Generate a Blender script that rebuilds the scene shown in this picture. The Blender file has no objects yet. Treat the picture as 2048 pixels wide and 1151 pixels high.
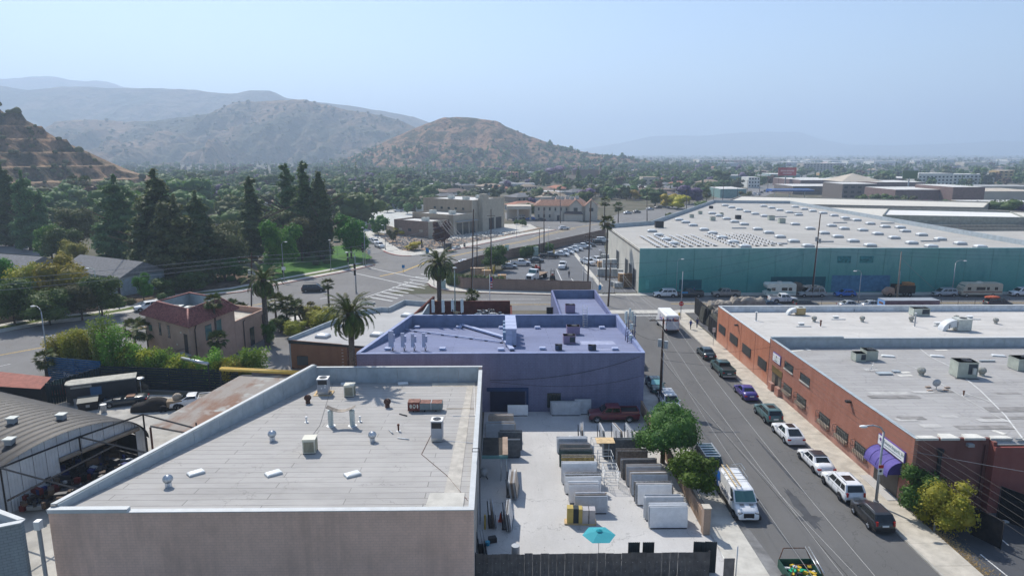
import bpy,bmesh,math,random
import numpy as np
from math import sin,cos,pi,radians as rad
R=random.Random(7)
NR=np.random.RandomState(5)
sc=bpy.context.scene
C=sc.collection

# ---------------------------------------------------------------- camera, sky, sun, exposure
F,PITCH,YAW,CAMZ=1366.0,rad(11.2),rad(.8),30.0
cam=bpy.data.cameras.new('camera');camo=bpy.data.objects.new('camera',cam);C.objects.link(camo)
cam.sensor_width=36;cam.lens=F/2048*36;cam.clip_start=.5;cam.clip_end=60000
camo.location=(0,0,CAMZ);camo.rotation_euler=(pi/2-PITCH,0,-YAW)
sc.camera=camo
SUN_EL,SUN_AZ=rad(46),rad(-30)
world=bpy.data.worlds.new('World');sc.world=world;world.use_nodes=True
wn=world.node_tree.nodes;wl=world.node_tree.links;wn.clear()
sky=wn.new('ShaderNodeTexSky');sky.sky_type='NISHITA';sky.sun_disc=False
sky.sun_elevation=SUN_EL;sky.sun_rotation=SUN_AZ;sky.air_density=1.0;sky.dust_density=.6;sky.ozone_density=3.0
bg=wn.new('ShaderNodeBackground');bg.inputs['Strength'].default_value=.125
wo=wn.new('ShaderNodeOutputWorld');wl.new(sky.outputs[0],bg.inputs[0]);wl.new(bg.outputs[0],wo.inputs[0])
sun=bpy.data.lights.new('sun','SUN');suno=bpy.data.objects.new('sun',sun);C.objects.link(suno)
sun.energy=5.0;sun.angle=rad(.53);sun.color=(1,.945,.86)
suno.rotation_euler=(pi/2-SUN_EL,0,pi-SUN_AZ)
vs=sc.view_settings;vs.view_transform='Standard';vs.look='None';vs.gamma=1;vs.use_curve_mapping=False
vs.exposure=0.25
sc.cycles.max_bounces=5;sc.cycles.diffuse_bounces=3;sc.cycles.glossy_bounces=3
sc.cycles.transmission_bounces=2;sc.cycles.transparent_max_bounces=6;sc.cycles.volume_bounces=1
sc.cycles.caustics_reflective=False;sc.cycles.caustics_refractive=False
sc.cycles.use_adaptive_sampling=True;sc.cycles.adaptive_threshold=.02
sc.cycles.volume_max_steps=64
HAZE_D=2.75e-4

# ---------------------------------------------------------------- survey helpers: photo point at a known height -> place
def g(px,py,z=0.):
 x=(px-1024)/F;y=(575.5-py)/F
 dy=cos(PITCH)+y*sin(PITCH);dz=-sin(PITCH)+y*cos(PITCH)
 t=(z-CAMZ)/dz;X=x*t;Y=dy*t
 return(X*cos(YAW)+Y*sin(YAW),-X*sin(YAW)+Y*cos(YAW))
def pj(X,Y,z):
 x=X*cos(YAW)-Y*sin(YAW);y=X*sin(YAW)+Y*cos(YAW);h=z-CAMZ
 d=y*cos(PITCH)-h*sin(PITCH);u=y*sin(PITCH)+h*cos(PITCH)
 return(1024+F*x/d,575.5-F*u/d)
def hat(X,Y,py):
 lo,hi=-60.,CAMZ+Y*4
 for _ in range(50):
  m=(lo+hi)/2
  if pj(X,Y,m)[1]>py:lo=m
  else:hi=m
 return m
def xat(px,Y,z):
 x=(px-1024)/F
 lo,hi=-Y*3-50,Y*3+50
 for _ in range(50):
  m=(lo+hi)/2
  if pj(m,Y,z)[0]<px:lo=m
  else:hi=m
 return m

# ---------------------------------------------------------------- materials
MATS={}
def srgb(h):
 v=[int(h[i:i+2],16)/255 for i in(0,2,4)]
 return tuple((c/12.92 if c<=.04045 else((c+.055)/1.055)**2.4)for c in v)
class NT:
 def __init__(s,name):
  s.m=bpy.data.materials.new(name);s.m.use_nodes=True;s.n=s.m.node_tree.nodes;s.l=s.m.node_tree.links
  s.b=s.n['Principled BSDF'];s._pos=None
 def pos(s,scale=(1,1,1),obj=False):
  if obj:src=s.n.new('ShaderNodeTexCoord').outputs['Object']
  else:src=s.n.new('ShaderNodeNewGeometry').outputs['Position']
  mp=s.n.new('ShaderNodeMapping');mp.inputs['Scale'].default_value=scale
  s.l.new(src,mp.inputs['Vector']);return mp.outputs[0]
 def swiz(s,a,b):
  src=s.n.new('ShaderNodeNewGeometry').outputs['Position']
  sp=s.n.new('ShaderNodeSeparateXYZ');s.l.new(src,sp.inputs[0])
  cb=s.n.new('ShaderNodeCombineXYZ');s.l.new(sp.outputs[a],cb.inputs[0]);s.l.new(sp.outputs[b],cb.inputs[1])
  return cb.outputs[0]
 def noise(s,scale,detail=4,vec=None,rough=.6,lo=.35,hi=.65):
  t=s.n.new('ShaderNodeTexNoise');t.inputs['Scale'].default_value=scale;t.inputs['Detail'].default_value=detail
  t.inputs['Roughness'].default_value=rough
  s.l.new(vec if vec is not None else s.pos(),t.inputs['Vector'])
  r=s.n.new('ShaderNodeMapRange');r.inputs[1].default_value=lo;r.inputs[2].default_value=hi
  s.l.new(t.outputs['Fac'],r.inputs[0]);return r.outputs[0]
 def mix(s,f,a,b,mode='MIX'):
  x=s.n.new('ShaderNodeMix');x.data_type='RGBA';x.blend_type=mode
  for i,v in((0,f),(6,a),(7,b)):
   if isinstance(v,(int,float)):x.inputs[i].default_value=v
   elif isinstance(v,tuple):x.inputs[i].default_value=(*v[:3],1)
   else:s.l.new(v,x.inputs[i])
  return x.outputs[2]
 def mul(s,a,k):
  m=s.n.new('ShaderNodeMath');m.operation='MULTIPLY';s.l.new(a,m.inputs[0]);m.inputs[1].default_value=k;return m.outputs[0]
 def bump(s,h,strength=.3,dist=.05):
  b=s.n.new('ShaderNodeBump');b.inputs['Strength'].default_value=strength;b.inputs['Distance'].default_value=dist
  s.l.new(h,b.inputs['Height']);s.l.new(b.outputs[0],s.b.inputs['Normal'])
 def done(s,col,rough=.85,spec=.3,metal=0):
  if isinstance(col,tuple):s.b.inputs['Base Color'].default_value=(*col[:3],1)
  else:s.l.new(col,s.b.inputs['Base Color'])
  s.b.inputs['Roughness'].default_value=rough;s.b.inputs['Specular IOR Level'].default_value=spec
  s.b.inputs['Metallic'].default_value=metal;return s.m
def dk(c,k):return tuple(x*k for x in c)
def pl(name,col,rough=.75,spec=.3,metal=0,var=.18,sc_=1.2):
 """plain weathered material: colour with gentle two-scale mottling"""
 if name in MATS:return MATS[name]
 t=NT(name)
 c=t.mix(t.noise(sc_,5),dk(col,1-var),dk(col,1+var*.6))if var else col
 MATS[name]=t.done(c,rough,spec,metal);return MATS[name]
def paint(name,col,flake=0.0):
 if name in MATS:return MATS[name]
 t=NT(name);t.done(t.mix(t.noise(2.5,3),dk(col,.9),col),.32,.5,flake)
 t.b.inputs['Coat Weight'].default_value=.6;t.b.inputs['Coat Roughness'].default_value=.08
 MATS[name]=t.m;return t.m
def roofmat(name,col,seam=.9,length=9.,seamk=.62,stain=.25,ax=(0,1),patch=None,vstreak=None):
 t=NT(name);v=t.swiz(*ax)
 br=t.n.new('ShaderNodeTexBrick');t.l.new(v,br.inputs['Vector'])
 br.inputs['Scale'].default_value=1;br.inputs['Brick Width'].default_value=length;br.inputs['Row Height'].default_value=seam
 br.inputs['Mortar Size'].default_value=.045;br.inputs['Mortar Smooth'].default_value=.5;br.inputs['Bias'].default_value=0
 br.inputs['Color1'].default_value=(*dk(col,.95),1);br.inputs['Color2'].default_value=(*dk(col,1.04),1)
 br.inputs['Mortar'].default_value=(*dk(col,seamk),1)
 c=br.outputs[0]
 c=t.mix(t.mul(t.noise(.28,6,t.pos((.45,1.3,1)),lo=.45,hi=.75),stain),c,dk(col,.55))
 c=t.mix(t.mul(t.noise(1.7,6,t.pos((.5,2.2,1)),lo=.5,hi=.8),stain*1.1),c,dk(col,.6))
 c=t.mix(t.mul(t.noise(.13,3,lo=.5,hi=.75),.5),c,patch or dk(col,1.18))
 cr=t.n.new('ShaderNodeTexVoronoi');cr.feature='DISTANCE_TO_EDGE';cr.inputs['Scale'].default_value=.33
 w=t.n.new('ShaderNodeTexNoise');w.inputs['Scale'].default_value=2.2;w.inputs['Detail'].default_value=5;t.l.new(t.pos(),w.inputs['Vector'])
 ad=t.n.new('ShaderNodeMixRGB');ad.blend_type='ADD';ad.inputs[0].default_value=.9;t.l.new(t.pos(),ad.inputs[1]);t.l.new(w.outputs['Color'],ad.inputs[2])
 t.l.new(ad.outputs[0],cr.inputs['Vector'])
 mr=t.n.new('ShaderNodeMapRange');mr.inputs[1].default_value=0;mr.inputs[2].default_value=.012;mr.inputs[3].default_value=1;mr.inputs[4].default_value=0
 t.l.new(cr.outputs['Distance'],mr.inputs[0])
 gate=t.noise(.2,2,lo=.5,hi=.56)
 mm=t.n.new('ShaderNodeMath');mm.operation='MULTIPLY';t.l.new(mr.outputs[0],mm.inputs[0]);t.l.new(gate,mm.inputs[1])
 c=t.mix(t.mul(mm.outputs[0],.55),c,dk(col,.4))
 t.bump(t.noise(5,4),.15,.02)
 MATS[name]=t.done(c,.9,.15);return t.m
def brick(name,c1,c2,mortar,ax,w=.22,h=.075,fade=None,spec=.1):
 t=NT(name);v=t.swiz(*ax)
 br=t.n.new('ShaderNodeTexBrick');t.l.new(v,br.inputs['Vector']);br.inputs['Scale'].default_value=1
 br.inputs['Brick Width'].default_value=w;br.inputs['Row Height'].default_value=h;br.inputs['Mortar Size'].default_value=h*.11
 for k,cc in(('Color1',c1),('Color2',c2),('Mortar',mortar)):br.inputs[k].default_value=(*cc,1)
 c=t.mix(t.mul(t.noise(.5,6,lo=.4,hi=.8),.5),br.outputs[0],dk(c1,.62))
 c=t.mix(t.mul(t.noise(3.,5,lo=.45,hi=.75),.3),c,dk(c2,1.25))
 c=t.mix(t.mul(t.noise(1.1,6,t.pos((1,1,.09)),lo=.48,hi=.72),.45),c,dk(c1,.6))
 c=t.mix(t.mul(t.noise(.9,5,t.pos((1,1,.13)),lo=.56,hi=.75),.4),c,dk(c2,1.35))
 if fade:
  sp=t.n.new('ShaderNodeSeparateXYZ');t.l.new(t.pos(),sp.inputs[0])
  nz=t.n.new('ShaderNodeTexNoise');nz.inputs['Scale'].default_value=.7;nz.inputs['Detail'].default_value=7;nz.inputs['Roughness'].default_value=.7;t.l.new(t.pos(),nz.inputs['Vector'])
  m1=t.n.new('ShaderNodeMath');m1.operation='MULTIPLY_ADD';t.l.new(nz.outputs['Fac'],m1.inputs[0]);m1.inputs[1].default_value=7;m1.inputs[2].default_value=-2.6
  m2=t.n.new('ShaderNodeMath');m2.operation='SUBTRACT';t.l.new(m1.outputs[0],m2.inputs[0]);t.l.new(sp.outputs[2],m2.inputs[1])
  mr=t.n.new('ShaderNodeMapRange');mr.inputs[1].default_value=-1.3;mr.inputs[2].default_value=1.2;t.l.new(m2.outputs[0],mr.inputs[0])
  c=t.mix(t.mul(mr.outputs[0],.6),c,fade)
 t.bump(br.outputs['Fac'],.35,-.008)
 MATS[name]=t.done(c,.9,spec);return t.m
def leafmat(name,c1,c2,trans=.25):
 """leaf colour varies clump by clump"""
 t=NT(name)
 gn=t.n.new('ShaderNodeNewGeometry');oi=t.n.new('ShaderNodeObjectInfo')
 c=t.mix(gn.outputs['Random Per Island'],c1,c2)
 c=t.mix(t.noise(.35,3,lo=.35,hi=.7),c,t.mix(.5,c,dk(c1,.7)))
 h=t.n.new('ShaderNodeHueSaturation');t.l.new(c,h.inputs['Color'])
 mr=t.n.new('ShaderNodeMapRange');mr.inputs[3].default_value=.75;mr.inputs[4].default_value=1.25;t.l.new(oi.outputs['Random'],mr.inputs[0])
 t.l.new(mr.outputs[0],h.inputs['Value'])
 m2=t.n.new('ShaderNodeMapRange');m2.inputs[3].default_value=.47;m2.inputs[4].default_value=.53;t.l.new(oi.outputs['Random'],m2.inputs[0])
 t.l.new(m2.outputs[0],h.inputs['Hue'])
 t.done(h.outputs[0],.65,.25)
 if trans:
  tr=t.n.new('ShaderNodeBsdfTranslucent');t.l.new(h.outputs[0],tr.inputs[0])
  mx=t.n.new('ShaderNodeMixShader');mx.inputs[0].default_value=trans
  out=[n for n in t.n if n.type=='OUTPUT_MATERIAL'][0]
  t.l.new(t.b.outputs[0],mx.inputs[1]);t.l.new(tr.outputs[0],mx.inputs[2]);t.l.new(mx.outputs[0],out.inputs[0])
 MATS[name]=t.m;return t.m
def asphalt(name,col,patchy=.3):
 t=NT(name)
 c=t.mix(t.noise(.09,5,lo=.35,hi=.7),dk(col,.88),dk(col,1.15))
 c=t.mix(t.mul(t.noise(.5,7,t.pos((1.6,.25,1)),lo=.45,hi=.8),patchy),c,dk(col,.6))
 c=t.mix(t.mul(t.noise(14,3),.22),c,dk(col,1.5))
 c=t.mix(t.mul(t.noise(.8,6,lo=.6,hi=.8),.25),c,dk(col,1.5))
 v=t.n.new('ShaderNodeTexVoronoi');v.feature='DISTANCE_TO_EDGE';v.inputs['Scale'].default_value=.12
 w=t.n.new('ShaderNodeTexNoise');w.inputs['Scale'].default_value=.8;w.inputs['Detail'].default_value=6;t.l.new(t.pos(),w.inputs['Vector'])
 ad=t.n.new('ShaderNodeMixRGB');ad.blend_type='ADD';ad.inputs[0].default_value=1;t.l.new(t.pos(),ad.inputs[1])
 k=t.n.new('ShaderNodeMixRGB');k.blend_type='MULTIPLY';k.inputs[0].default_value=1;k.inputs[2].default_value=(3,3,3,1);t.l.new(w.outputs['Color'],k.inputs[1])
 t.l.new(k.outputs[0],ad.inputs[2]);t.l.new(ad.outputs[0],v.inputs['Vector'])
 mr=t.n.new('ShaderNodeMapRange');mr.inputs[1].default_value=0;mr.inputs[2].default_value=.006;mr.inputs[3].default_value=1;mr.inputs[4].default_value=0
 t.l.new(v.outputs['Distance'],mr.inputs[0])
 c=t.mix(t.mul(mr.outputs[0],.6),c,dk(col,.5))
 t.bump(t.noise(40,2),.2,.01)
 MATS[name]=t.done(c,.88,.25);return t.m
def glassm(name,col=(.02,.03,.035),rough=.06):
 if name in MATS:return MATS[name]
 t=NT(name);MATS[name]=t.done(col,rough,.6);return t.m

ASPH=asphalt('asphalt',(.125,.123,.12));ASPH2=asphalt('asphalt_old',(.175,.17,.165),.35);ASPH3=asphalt('asphalt_dark',(.055,.057,.062),.4)
CONC=asphalt('concrete_yard',(.47,.46,.445),.3)
CONCW=pl('concrete_walk',(.5,.46,.39),.9,.15,var=.2,sc_=.8)
CONCW2=pl('concrete_walk_light',(.52,.5,.45),.9,.15,var=.16,sc_=.9)
KERB=pl('concrete_kerb',(.4,.38,.34),.9,.15)
REDK=pl('red_kerb_paint',(.3,.06,.05),.8,.2,var=.4,sc_=3);YELK=pl('yellow_kerb_paint',(.5,.33,.06),.8,.2,var=.35,sc_=3)
WHITEP=pl('white_road_paint',(.62,.62,.6),.8,.2,var=.35,sc_=4);YELP=pl('yellow_road_paint',(.6,.4,.1),.8,.2,var=.35,sc_=3)
METAL=pl('galvanised_metal',(.5,.52,.53),.35,.5,.7,var=.12,sc_=4)
GREYM=pl('grey_metal',(.36,.38,.4),.5,.4,.3,var=.12)
DARKM=pl('dark_metal',(.03,.03,.034),.55,.4,.2,var=.2)
RUST=pl('rusty_metal',(.16,.075,.05),.85,.2,.1,var=.5,sc_=5)
WHITE=pl('white_paint',(.78,.78,.76),.5,.4,var=.06)
OFFW=pl('cream_paint',(.6,.58,.5),.6,.3,var=.1)
ACGREY=pl('cabinet_grey',(.5,.52,.48),.55,.35,var=.12,sc_=3)
WOODP=pl('pole_wood',(.1,.062,.045),.9,.15,var=.35,sc_=4)
PLY=pl('plywood',(.6,.44,.25),.85,.15,var=.2,sc_=2)
TYRE=pl('tyre_rubber',(.022,.022,.024),.85,.2,var=.2);RIM=pl('wheel_rim',(.4,.41,.42),.3,.5,.7,var=.08)
RIMD=pl('dark_wheel_rim',(.09,.09,.1),.3,.5,.6,var=.1)
GLASS=glassm('car_glass',(.012,.016,.018));GLASSW=glassm('window_glass',(.03,.045,.05),.1);GLASST=glassm('windscreen_glass',(.05,.13,.13),.05)
BLACK=pl('black_plastic',(.018,.018,.02),.6,.35,var=.1)
LAMPR=pl('tail_lamp_red',(.35,.015,.015),.2,.6,var=0);LAMPW=pl('head_lamp_clear',(.3,.32,.34),.15,.6,.3,var=0)
PLATE=pl('number_plate',(.7,.72,.72),.5,.3,var=0)
BARK=pl('bark',(.11,.085,.06),.95,.1,var=.4,sc_=6);PALMT=pl('palm_trunk',(.12,.1,.085),.95,.1,var=.45,sc_=5)

# ---------------------------------------------------------------- mesh builder
class MB:
 def __init__(s):s.v=[];s.f=[];s.mi=[];s.sm=[]
 def add(s,vs_,fs,mi=0,sm=False):
  o=len(s.v);s.v+=[tuple(p)for p in vs_]
  for f in fs:s.f.append(tuple(i+o for i in f));s.mi.append(mi);s.sm.append(sm)
  return s
 def box(s,x0,x1,y0,y1,z0,z1,mi=0):
  return s.add([(x,y,z)for z in(z0,z1)for y in(y0,y1)for x in(x0,x1)],
                     [(0,2,3,1),(4,5,7,6),(0,1,5,4),(2,6,7,3),(0,4,6,2),(1,3,7,5)],mi)
 def obox(s,cx,cy,z0,L,W,H,a=0,mi=0,tilt=0):
  c_,s_=cos(a),sin(a);out=[]
  for z in(0,H):
   for y in(-W/2,W/2):
    for x in(-L/2,L/2):
     yy=y+tilt*z;out.append((cx+x*c_-yy*s_,cy+x*s_+yy*c_,z0+z))
  return s.add(out,[(0,2,3,1),(4,5,7,6),(0,1,5,4),(2,6,7,3),(0,4,6,2),(1,3,7,5)],mi)
 def prism(s,pts,z0,z1,mi=0,mt=None):
  a=sum(pts[i][0]*pts[(i+1)%len(pts)][1]-pts[(i+1)%len(pts)][0]*pts[i][1]for i in range(len(pts)))
  if a<0:pts=pts[::-1]
  n=len(pts);zt=z1 if isinstance(z1,(list,tuple))else[z1]*n
  s.add([(p[0],p[1],z0)for p in pts]+[(p[0],p[1],zt[i])for i,p in enumerate(pts)],
              [(i,(i+1)%n,n+(i+1)%n,n+i)for i in range(n)]+[tuple(range(n))[::-1]],mi)
  return s.add([(p[0],p[1],zt[i])for i,p in enumerate(pts)],[tuple(range(n))],mi if mt is None else mt)
 def sheet(s,pts,z,mi=0):
  a=sum(pts[i][0]*pts[(i+1)%len(pts)][1]-pts[(i+1)%len(pts)][0]*pts[i][1]for i in range(len(pts)))
  if a<0:pts=pts[::-1]
  return s.add([(p[0],p[1],z)for p in pts],[tuple(range(len(pts)))],mi)
 def cyl(s,x,y,z0,z1,r0,r1=None,n=12,mi=0,cap=True):
  r1=r0 if r1 is None else r1
  a=[2*pi*i/n for i in range(n)]
  s.add([(x+r0*cos(t),y+r0*sin(t),z0)for t in a]+[(x+r1*cos(t),y+r1*sin(t),z1)for t in a],
              [(i,(i+1)%n,n+(i+1)%n,n+i)for i in range(n)],mi,True)
  if cap:
   s.add([(x+r1*cos(t),y+r1*sin(t),z1)for t in a],[tuple(range(n))],mi)
   s.add([(x+r0*cos(t),y+r0*sin(t),z0)for t in a],[tuple(range(n))[::-1]],mi)
  return s
 def tube(s,p0,p1,r,r1=None,n=6,mi=0):
  p0=np.array(p0,float);p1=np.array(p1,float);d=p1-p0;L=np.linalg.norm(d)
  if L<1e-6:return s
  d/=L;u=np.cross(d,(0,0,1.))if abs(d[2])<.95 else np.cross(d,(1.,0,0));u/=np.linalg.norm(u);w=np.cross(d,u)
  r1=r if r1 is None else r1;vs_=[]
  for p,rr in((p0,r),(p1,r1)):
   for i in range(n):
    t=2*pi*i/n;vs_.append(tuple(p+rr*(cos(t)*u+sin(t)*w)))
  return s.add(vs_,[(i,n+i,n+(i+1)%n,(i+1)%n)for i in range(n)]+[tuple(range(n)),tuple(range(n,2*n))[::-1]],mi,n>5)
 def path(s,pts,r,n=5,mi=0):
  for a,b in zip(pts,pts[1:]):s.tube(a,b,r,n=n,mi=mi)
  return s
 def ball(s,c,rx,ry=None,rz=None,nu=12,nv=7,mi=0):
  ry=rx if ry is None else ry;rz=rx if rz is None else rz;vs_=[];fs=[]
  for j in range(nv+1):
   ph=pi*j/nv
   for i in range(nu):
    t=2*pi*i/nu;vs_.append((c[0]+rx*sin(ph)*cos(t),c[1]+ry*sin(ph)*sin(t),c[2]+rz*cos(ph)))
  for j in range(nv):
   for i in range(nu):fs.append((j*nu+i,(j+1)*nu+i,(j+1)*nu+(i+1)%nu,j*nu+(i+1)%nu))
  return s.add(vs_,fs,mi,True)
 def quad(s,a,b,c,d,mi=0):return s.add([a,b,c,d],[(0,1,2,3)],mi)
 def loft(s,rings,mi=0,cap=True,sm=True,close=True):
  n=len(rings[0]);vs_=[p for r_ in rings for p in r_];fs=[]
  for j in range(len(rings)-1):
   for i in range(n if close else n-1):
    fs.append((j*n+i,j*n+(i+1)%n,(j+1)*n+(i+1)%n,(j+1)*n+i))
  s.add(vs_,fs,mi,sm)
  if cap:
   s.add(rings[0],[tuple(range(n))[::-1]],mi);s.add(rings[-1],[tuple(range(n))],mi)
  return s
 def mesh(s,name,mats,org=(0,0,0)):
  me=bpy.data.meshes.new(name)
  v=[(p[0]-org[0],p[1]-org[1],p[2]-org[2])for p in s.v]
  me.from_pydata(v,[],s.f)
  for m in(mats if isinstance(mats,(list,tuple))else[mats]):me.materials.append(m)
  me.polygons.foreach_set('material_index',s.mi);me.polygons.foreach_set('use_smooth',s.sm);me.update();return me

ORG={};KIDS={}
def kid(p,o):KIDS.setdefault(p.name,[]).append(o)
def tag(o,label=None,cat=None,group=None,kind=None):
 if label:o['label']=label
 if cat:o['category']=cat
 if group:o['group']=group
 if kind or cat:o['kind']=kind or 'thing'
 return o
def thing(name,label,cat,loc=(0,0,0),rz=0,group=None):
 o=bpy.data.objects.new(name,None);C.objects.link(o);o.empty_display_size=.3
 loc=tuple(loc)if len(loc)==3 else(*loc,0);o.location=loc;o.rotation_euler=(0,0,rz);ORG[o.name]=loc
 return tag(o,label,cat,group)
def part(name,mb,mats,parent,world=False,label=None,kind=None,loc=None,rz=0):
 """child mesh; world=True: the shapes were written in world metres and the thing is not rotated"""
 org=ORG.get(parent.name,(0,0,0))if world else(0,0,0)
 me=mb if isinstance(mb,bpy.types.Mesh)else mb.mesh(name,mats,org)
 o=bpy.data.objects.new(name,me);C.objects.link(o);o.parent=parent;kid(parent,o)
 ORG[o.name]=ORG.get(parent.name,(0,0,0))
 if loc:o.location=loc
 if rz:o.rotation_euler=(0,0,rz)
 return tag(o,label,None,None,kind)
def single(name,mb,mats,label=None,cat=None,group=None,kind=None,loc=None,rz=0):
 if loc is None:
  a=np.array(mb.v);loc=(float(a[:,0].mean()),float(a[:,1].mean()),float(a[:,2].min()))if kind!='structure' and kind!='stuff' else(0,0,0)
  me=mb.mesh(name,mats,loc)
 else:me=mb if isinstance(mb,bpy.types.Mesh)else mb.mesh(name,mats)
 o=bpy.data.objects.new(name,me);C.objects.link(o);o.location=loc;o.rotation_euler=(0,0,rz);ORG[o.name]=tuple(loc)
 return tag(o,label,cat,group,kind)
def struct(name,mb,mats):return single(name,mb,mats,kind='structure',loc=(0,0,0))
def copy_tree(o,parent=None,loc=None,rz=None,label=None):
 c=o.copy();C.objects.link(c);c.parent=parent
 if loc is not None:c.location=loc if len(loc)==3 else(*loc,0)
 if rz is not None:c.rotation_euler=(0,0,rz)
 if label:c['label']=label
 if parent is not None:kid(parent,c)
 for ch in list(KIDS.get(o.name,())):copy_tree(ch,c)
 return c
def text(s_,size,mat,parent,loc,rot,name='lettering',ext=.01,bold=0,align='CENTER'):
 cu=bpy.data.curves.new(name,'FONT');cu.body=s_;cu.size=size;cu.extrude=ext;cu.align_x=align;cu.align_y='CENTER';cu.offset=bold
 cu.resolution_u=2;cu.materials.append(mat)
 tmp=bpy.data.objects.new('tmp_text',cu);me=bpy.data.meshes.new_from_object(tmp);bpy.data.objects.remove(tmp);me.name=name
 o=bpy.data.objects.new(name,me);C.objects.link(o);o.parent=parent;kid(parent,o);o.location=loc;o.rotation_euler=rot;return o
def lerp(a,b,t):return a+(b-a)*t
# ---------------------------------------------------------------- ground and roads
def ground_mat():
 t=NT('valley_floor')
 c=t.mix(t.noise(.012,5),(.13,.12,.085),(.075,.085,.05))
 c=t.mix(t.noise(.05,6,lo=.45,hi=.6),c,(.17,.15,.115))
 c=t.mix(t.mul(t.noise(.4,5),.35),c,(.09,.08,.06))
 MATS['g']=t.done(c,.95,.1);return t.m
mb=MB();mb.sheet([(-15500,-900),(15500,-900),(15500,15500),(-15500,15500)],0)
struct('ground',mb,ground_mat())

U=np.array([.58,.8146]);NV=np.array([.8146,-.58])
near_edge=[(-150,-32),(-65.9,86.2),(-34.8,131.9),(-17.5,157),(-.7,195),(36.6,255),(57,291),(80,330),(150,416),(228,560),(420,890),(900,1700)]
far_edge=[(-185,-26),(-85.4,113.6),(-57.3,147.5),(-34.7,183.9),(-32.2,203.3),(-7.6,228.2),(20.7,268.6),(48,318),(60,345),(128,430),(204,575),(395,905),(870,1715)]
struct('boulevard',MB().sheet(near_edge+far_edge[::-1],.016),ASPH2)
struct('side_street',MB().sheet([(19.3,-40),(31.6,-40),(31.6,129),(19.3,129)],.012),ASPH)
struct('cross_street',MB().sheet([(-36.5,129),(420,129),(420,142.5),(-25,145),(-22,150)],.008),ASPH2)
north=[g(767,502),g(722,462),g(690,432),g(655,402),g(640,400),g(660,425),g(700,462),g(733,500),g(752,530),g(790,535),g(800,512)]
struct('north_street',MB().sheet(north,.012),ASPH2)
struct('apartment_street',MB().sheet([g(1112,462),g(1180,447),g(1080,432),g(1010,425),g(1010,437)],.012),ASPH2)
mb=MB()
mb.sheet([(19.3,126.3),(31.6,126.3),(31.6,129),(19.3,129)],.02)
struct('cross_gutter',mb,CONCW2)

mb=MB();mw=MB()
mw.sheet([(24.8,124.2),(30.6,124.2),(30.6,124.7),(24.8,124.7)],.02)
def line(m,a,b,w,z=.024):
 a=np.array(a);b=np.array(b);d=b-a;d=d/np.linalg.norm(d);n=np.array([-d[1],d[0]])*w/2
 m.sheet([tuple(a+n),tuple(b+n),tuple(b-n),tuple(a-n)],z)
def curve(m,pts,w,z=.024):
 for a,b in zip(pts,pts[1:]):line(m,a,b,w,z)
for i in range(11):
 a=np.array(g(741+i*11.2,594-i*5.1));b=np.array(g(785+i*10.6,602-i*5.4))
 line(mw,a,b,.55)
line(mw,g(715,600),g(826,562),.3);line(mw,g(715,608),g(752,612),.25)
line(mw,g(700,544),g(850,577),.35,.028);line(mw,g(742,536),g(855,560),.35,.028)
line(mw,g(653,613),g(735,603),.3)
line(mw,g(640,597),g(665,594),.3);line(mw,g(835,575),g(870,566),.25)
for yy,x0,x1 in((136,-12,12),(139.2,-16,8),(132.6,-14,-5)):line(mw,(x0,yy),(x1,yy),.18,.02)
for k in range(9):
 x,y=(g(930+k*18,495-k*5)if k<5 else g(1050+(k-5)*34,452-(k-5)*8))
 line(mw,(x,y),(x+2.2,y+1.6),.3);line(mw,(x+2.2,y+1.6),(x+1.2,y+1.7),.3)
 line(mw,(x-1,y+2),(x+.4,y+3),.25)
for f in(.32,.72):
 for i in range(len(near_edge)-2):
  if i==2 or i==3:continue
  a=np.array(near_edge[i]);b=np.array(near_edge[i+1]);d=b-a;L=np.linalg.norm(d);d=d/L;n=np.array([-d[1],d[0]])
  wdt=31 if i<3 else 25
  for k in range(int(L/12)):line(mw,a+d*(k*12+2)+n*wdt*f,a+d*(k*12+5)+n*wdt*f,.15)
struct('white_road_markings',mw,WHITEP)
curve(mb,[g(760,552),g(805,543),g(860,521),g(905,512),g(985,495),g(1020,487)],.5)
curve(mb,[g(1020,487),g(1060,479),g(1090,469),g(1110,464),g(1150,455),g(1195,448)],.4)
curve(mb,[g(1020,489),g(1062,481),g(1092,471),g(1112,466),g(1152,457)],.25)
for o_ in(0,.45):curve(mb,[(-160,5+o_),(-72.5,104+o_),(-47,138+o_)],.14)
for o_ in(0,.35):
 curve(mb,[g(820,586),g(850,597),(-8,134.1+o_),(18,134.1+o_)],.13,.02)
 line(mb,(34,134.3+o_),(160,134.3+o_),.13,.02)
struct('yellow_road_markings',mb,YELP)

LTP=pl('dusty_patch',(.2,.2,.2),.9,.15,var=.35,sc_=.6)
mb=MB()
def blob(m,cx,cy,rx,ry,z,n=26,a=0,j=.25):
 pts=[]
 for i in range(n):
  t=2*pi*i/n;k=1+j*(R.random()-.5);x=rx*k*cos(t);y=ry*k*sin(t)
  pts.append((cx+x*cos(a)-y*sin(a),cy+x*sin(a)+y*cos(a)))
 m.sheet(pts,z)
for i,(px,py,rx,ry)in enumerate(((1600,1012,.45,3.6),(1618,1036,1.1,.5),(1560,930,.16,6),(1450,760,.14,7))):x,y=g(px,py);blob(mb,x,y,rx,ry,.015+i*.001,j=.5)
struct('tar_patches',mb,pl('tar_patch',(.072,.075,.082),.85,.25,var=.25,sc_=.7))
mb=MB()
struct('dusty_apron',MB().sheet([(19.25,-5),(22.2,-5),(21.4,30),(20.4,43),(20.0,50),(19.25,56)],.016),LTP)

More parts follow.
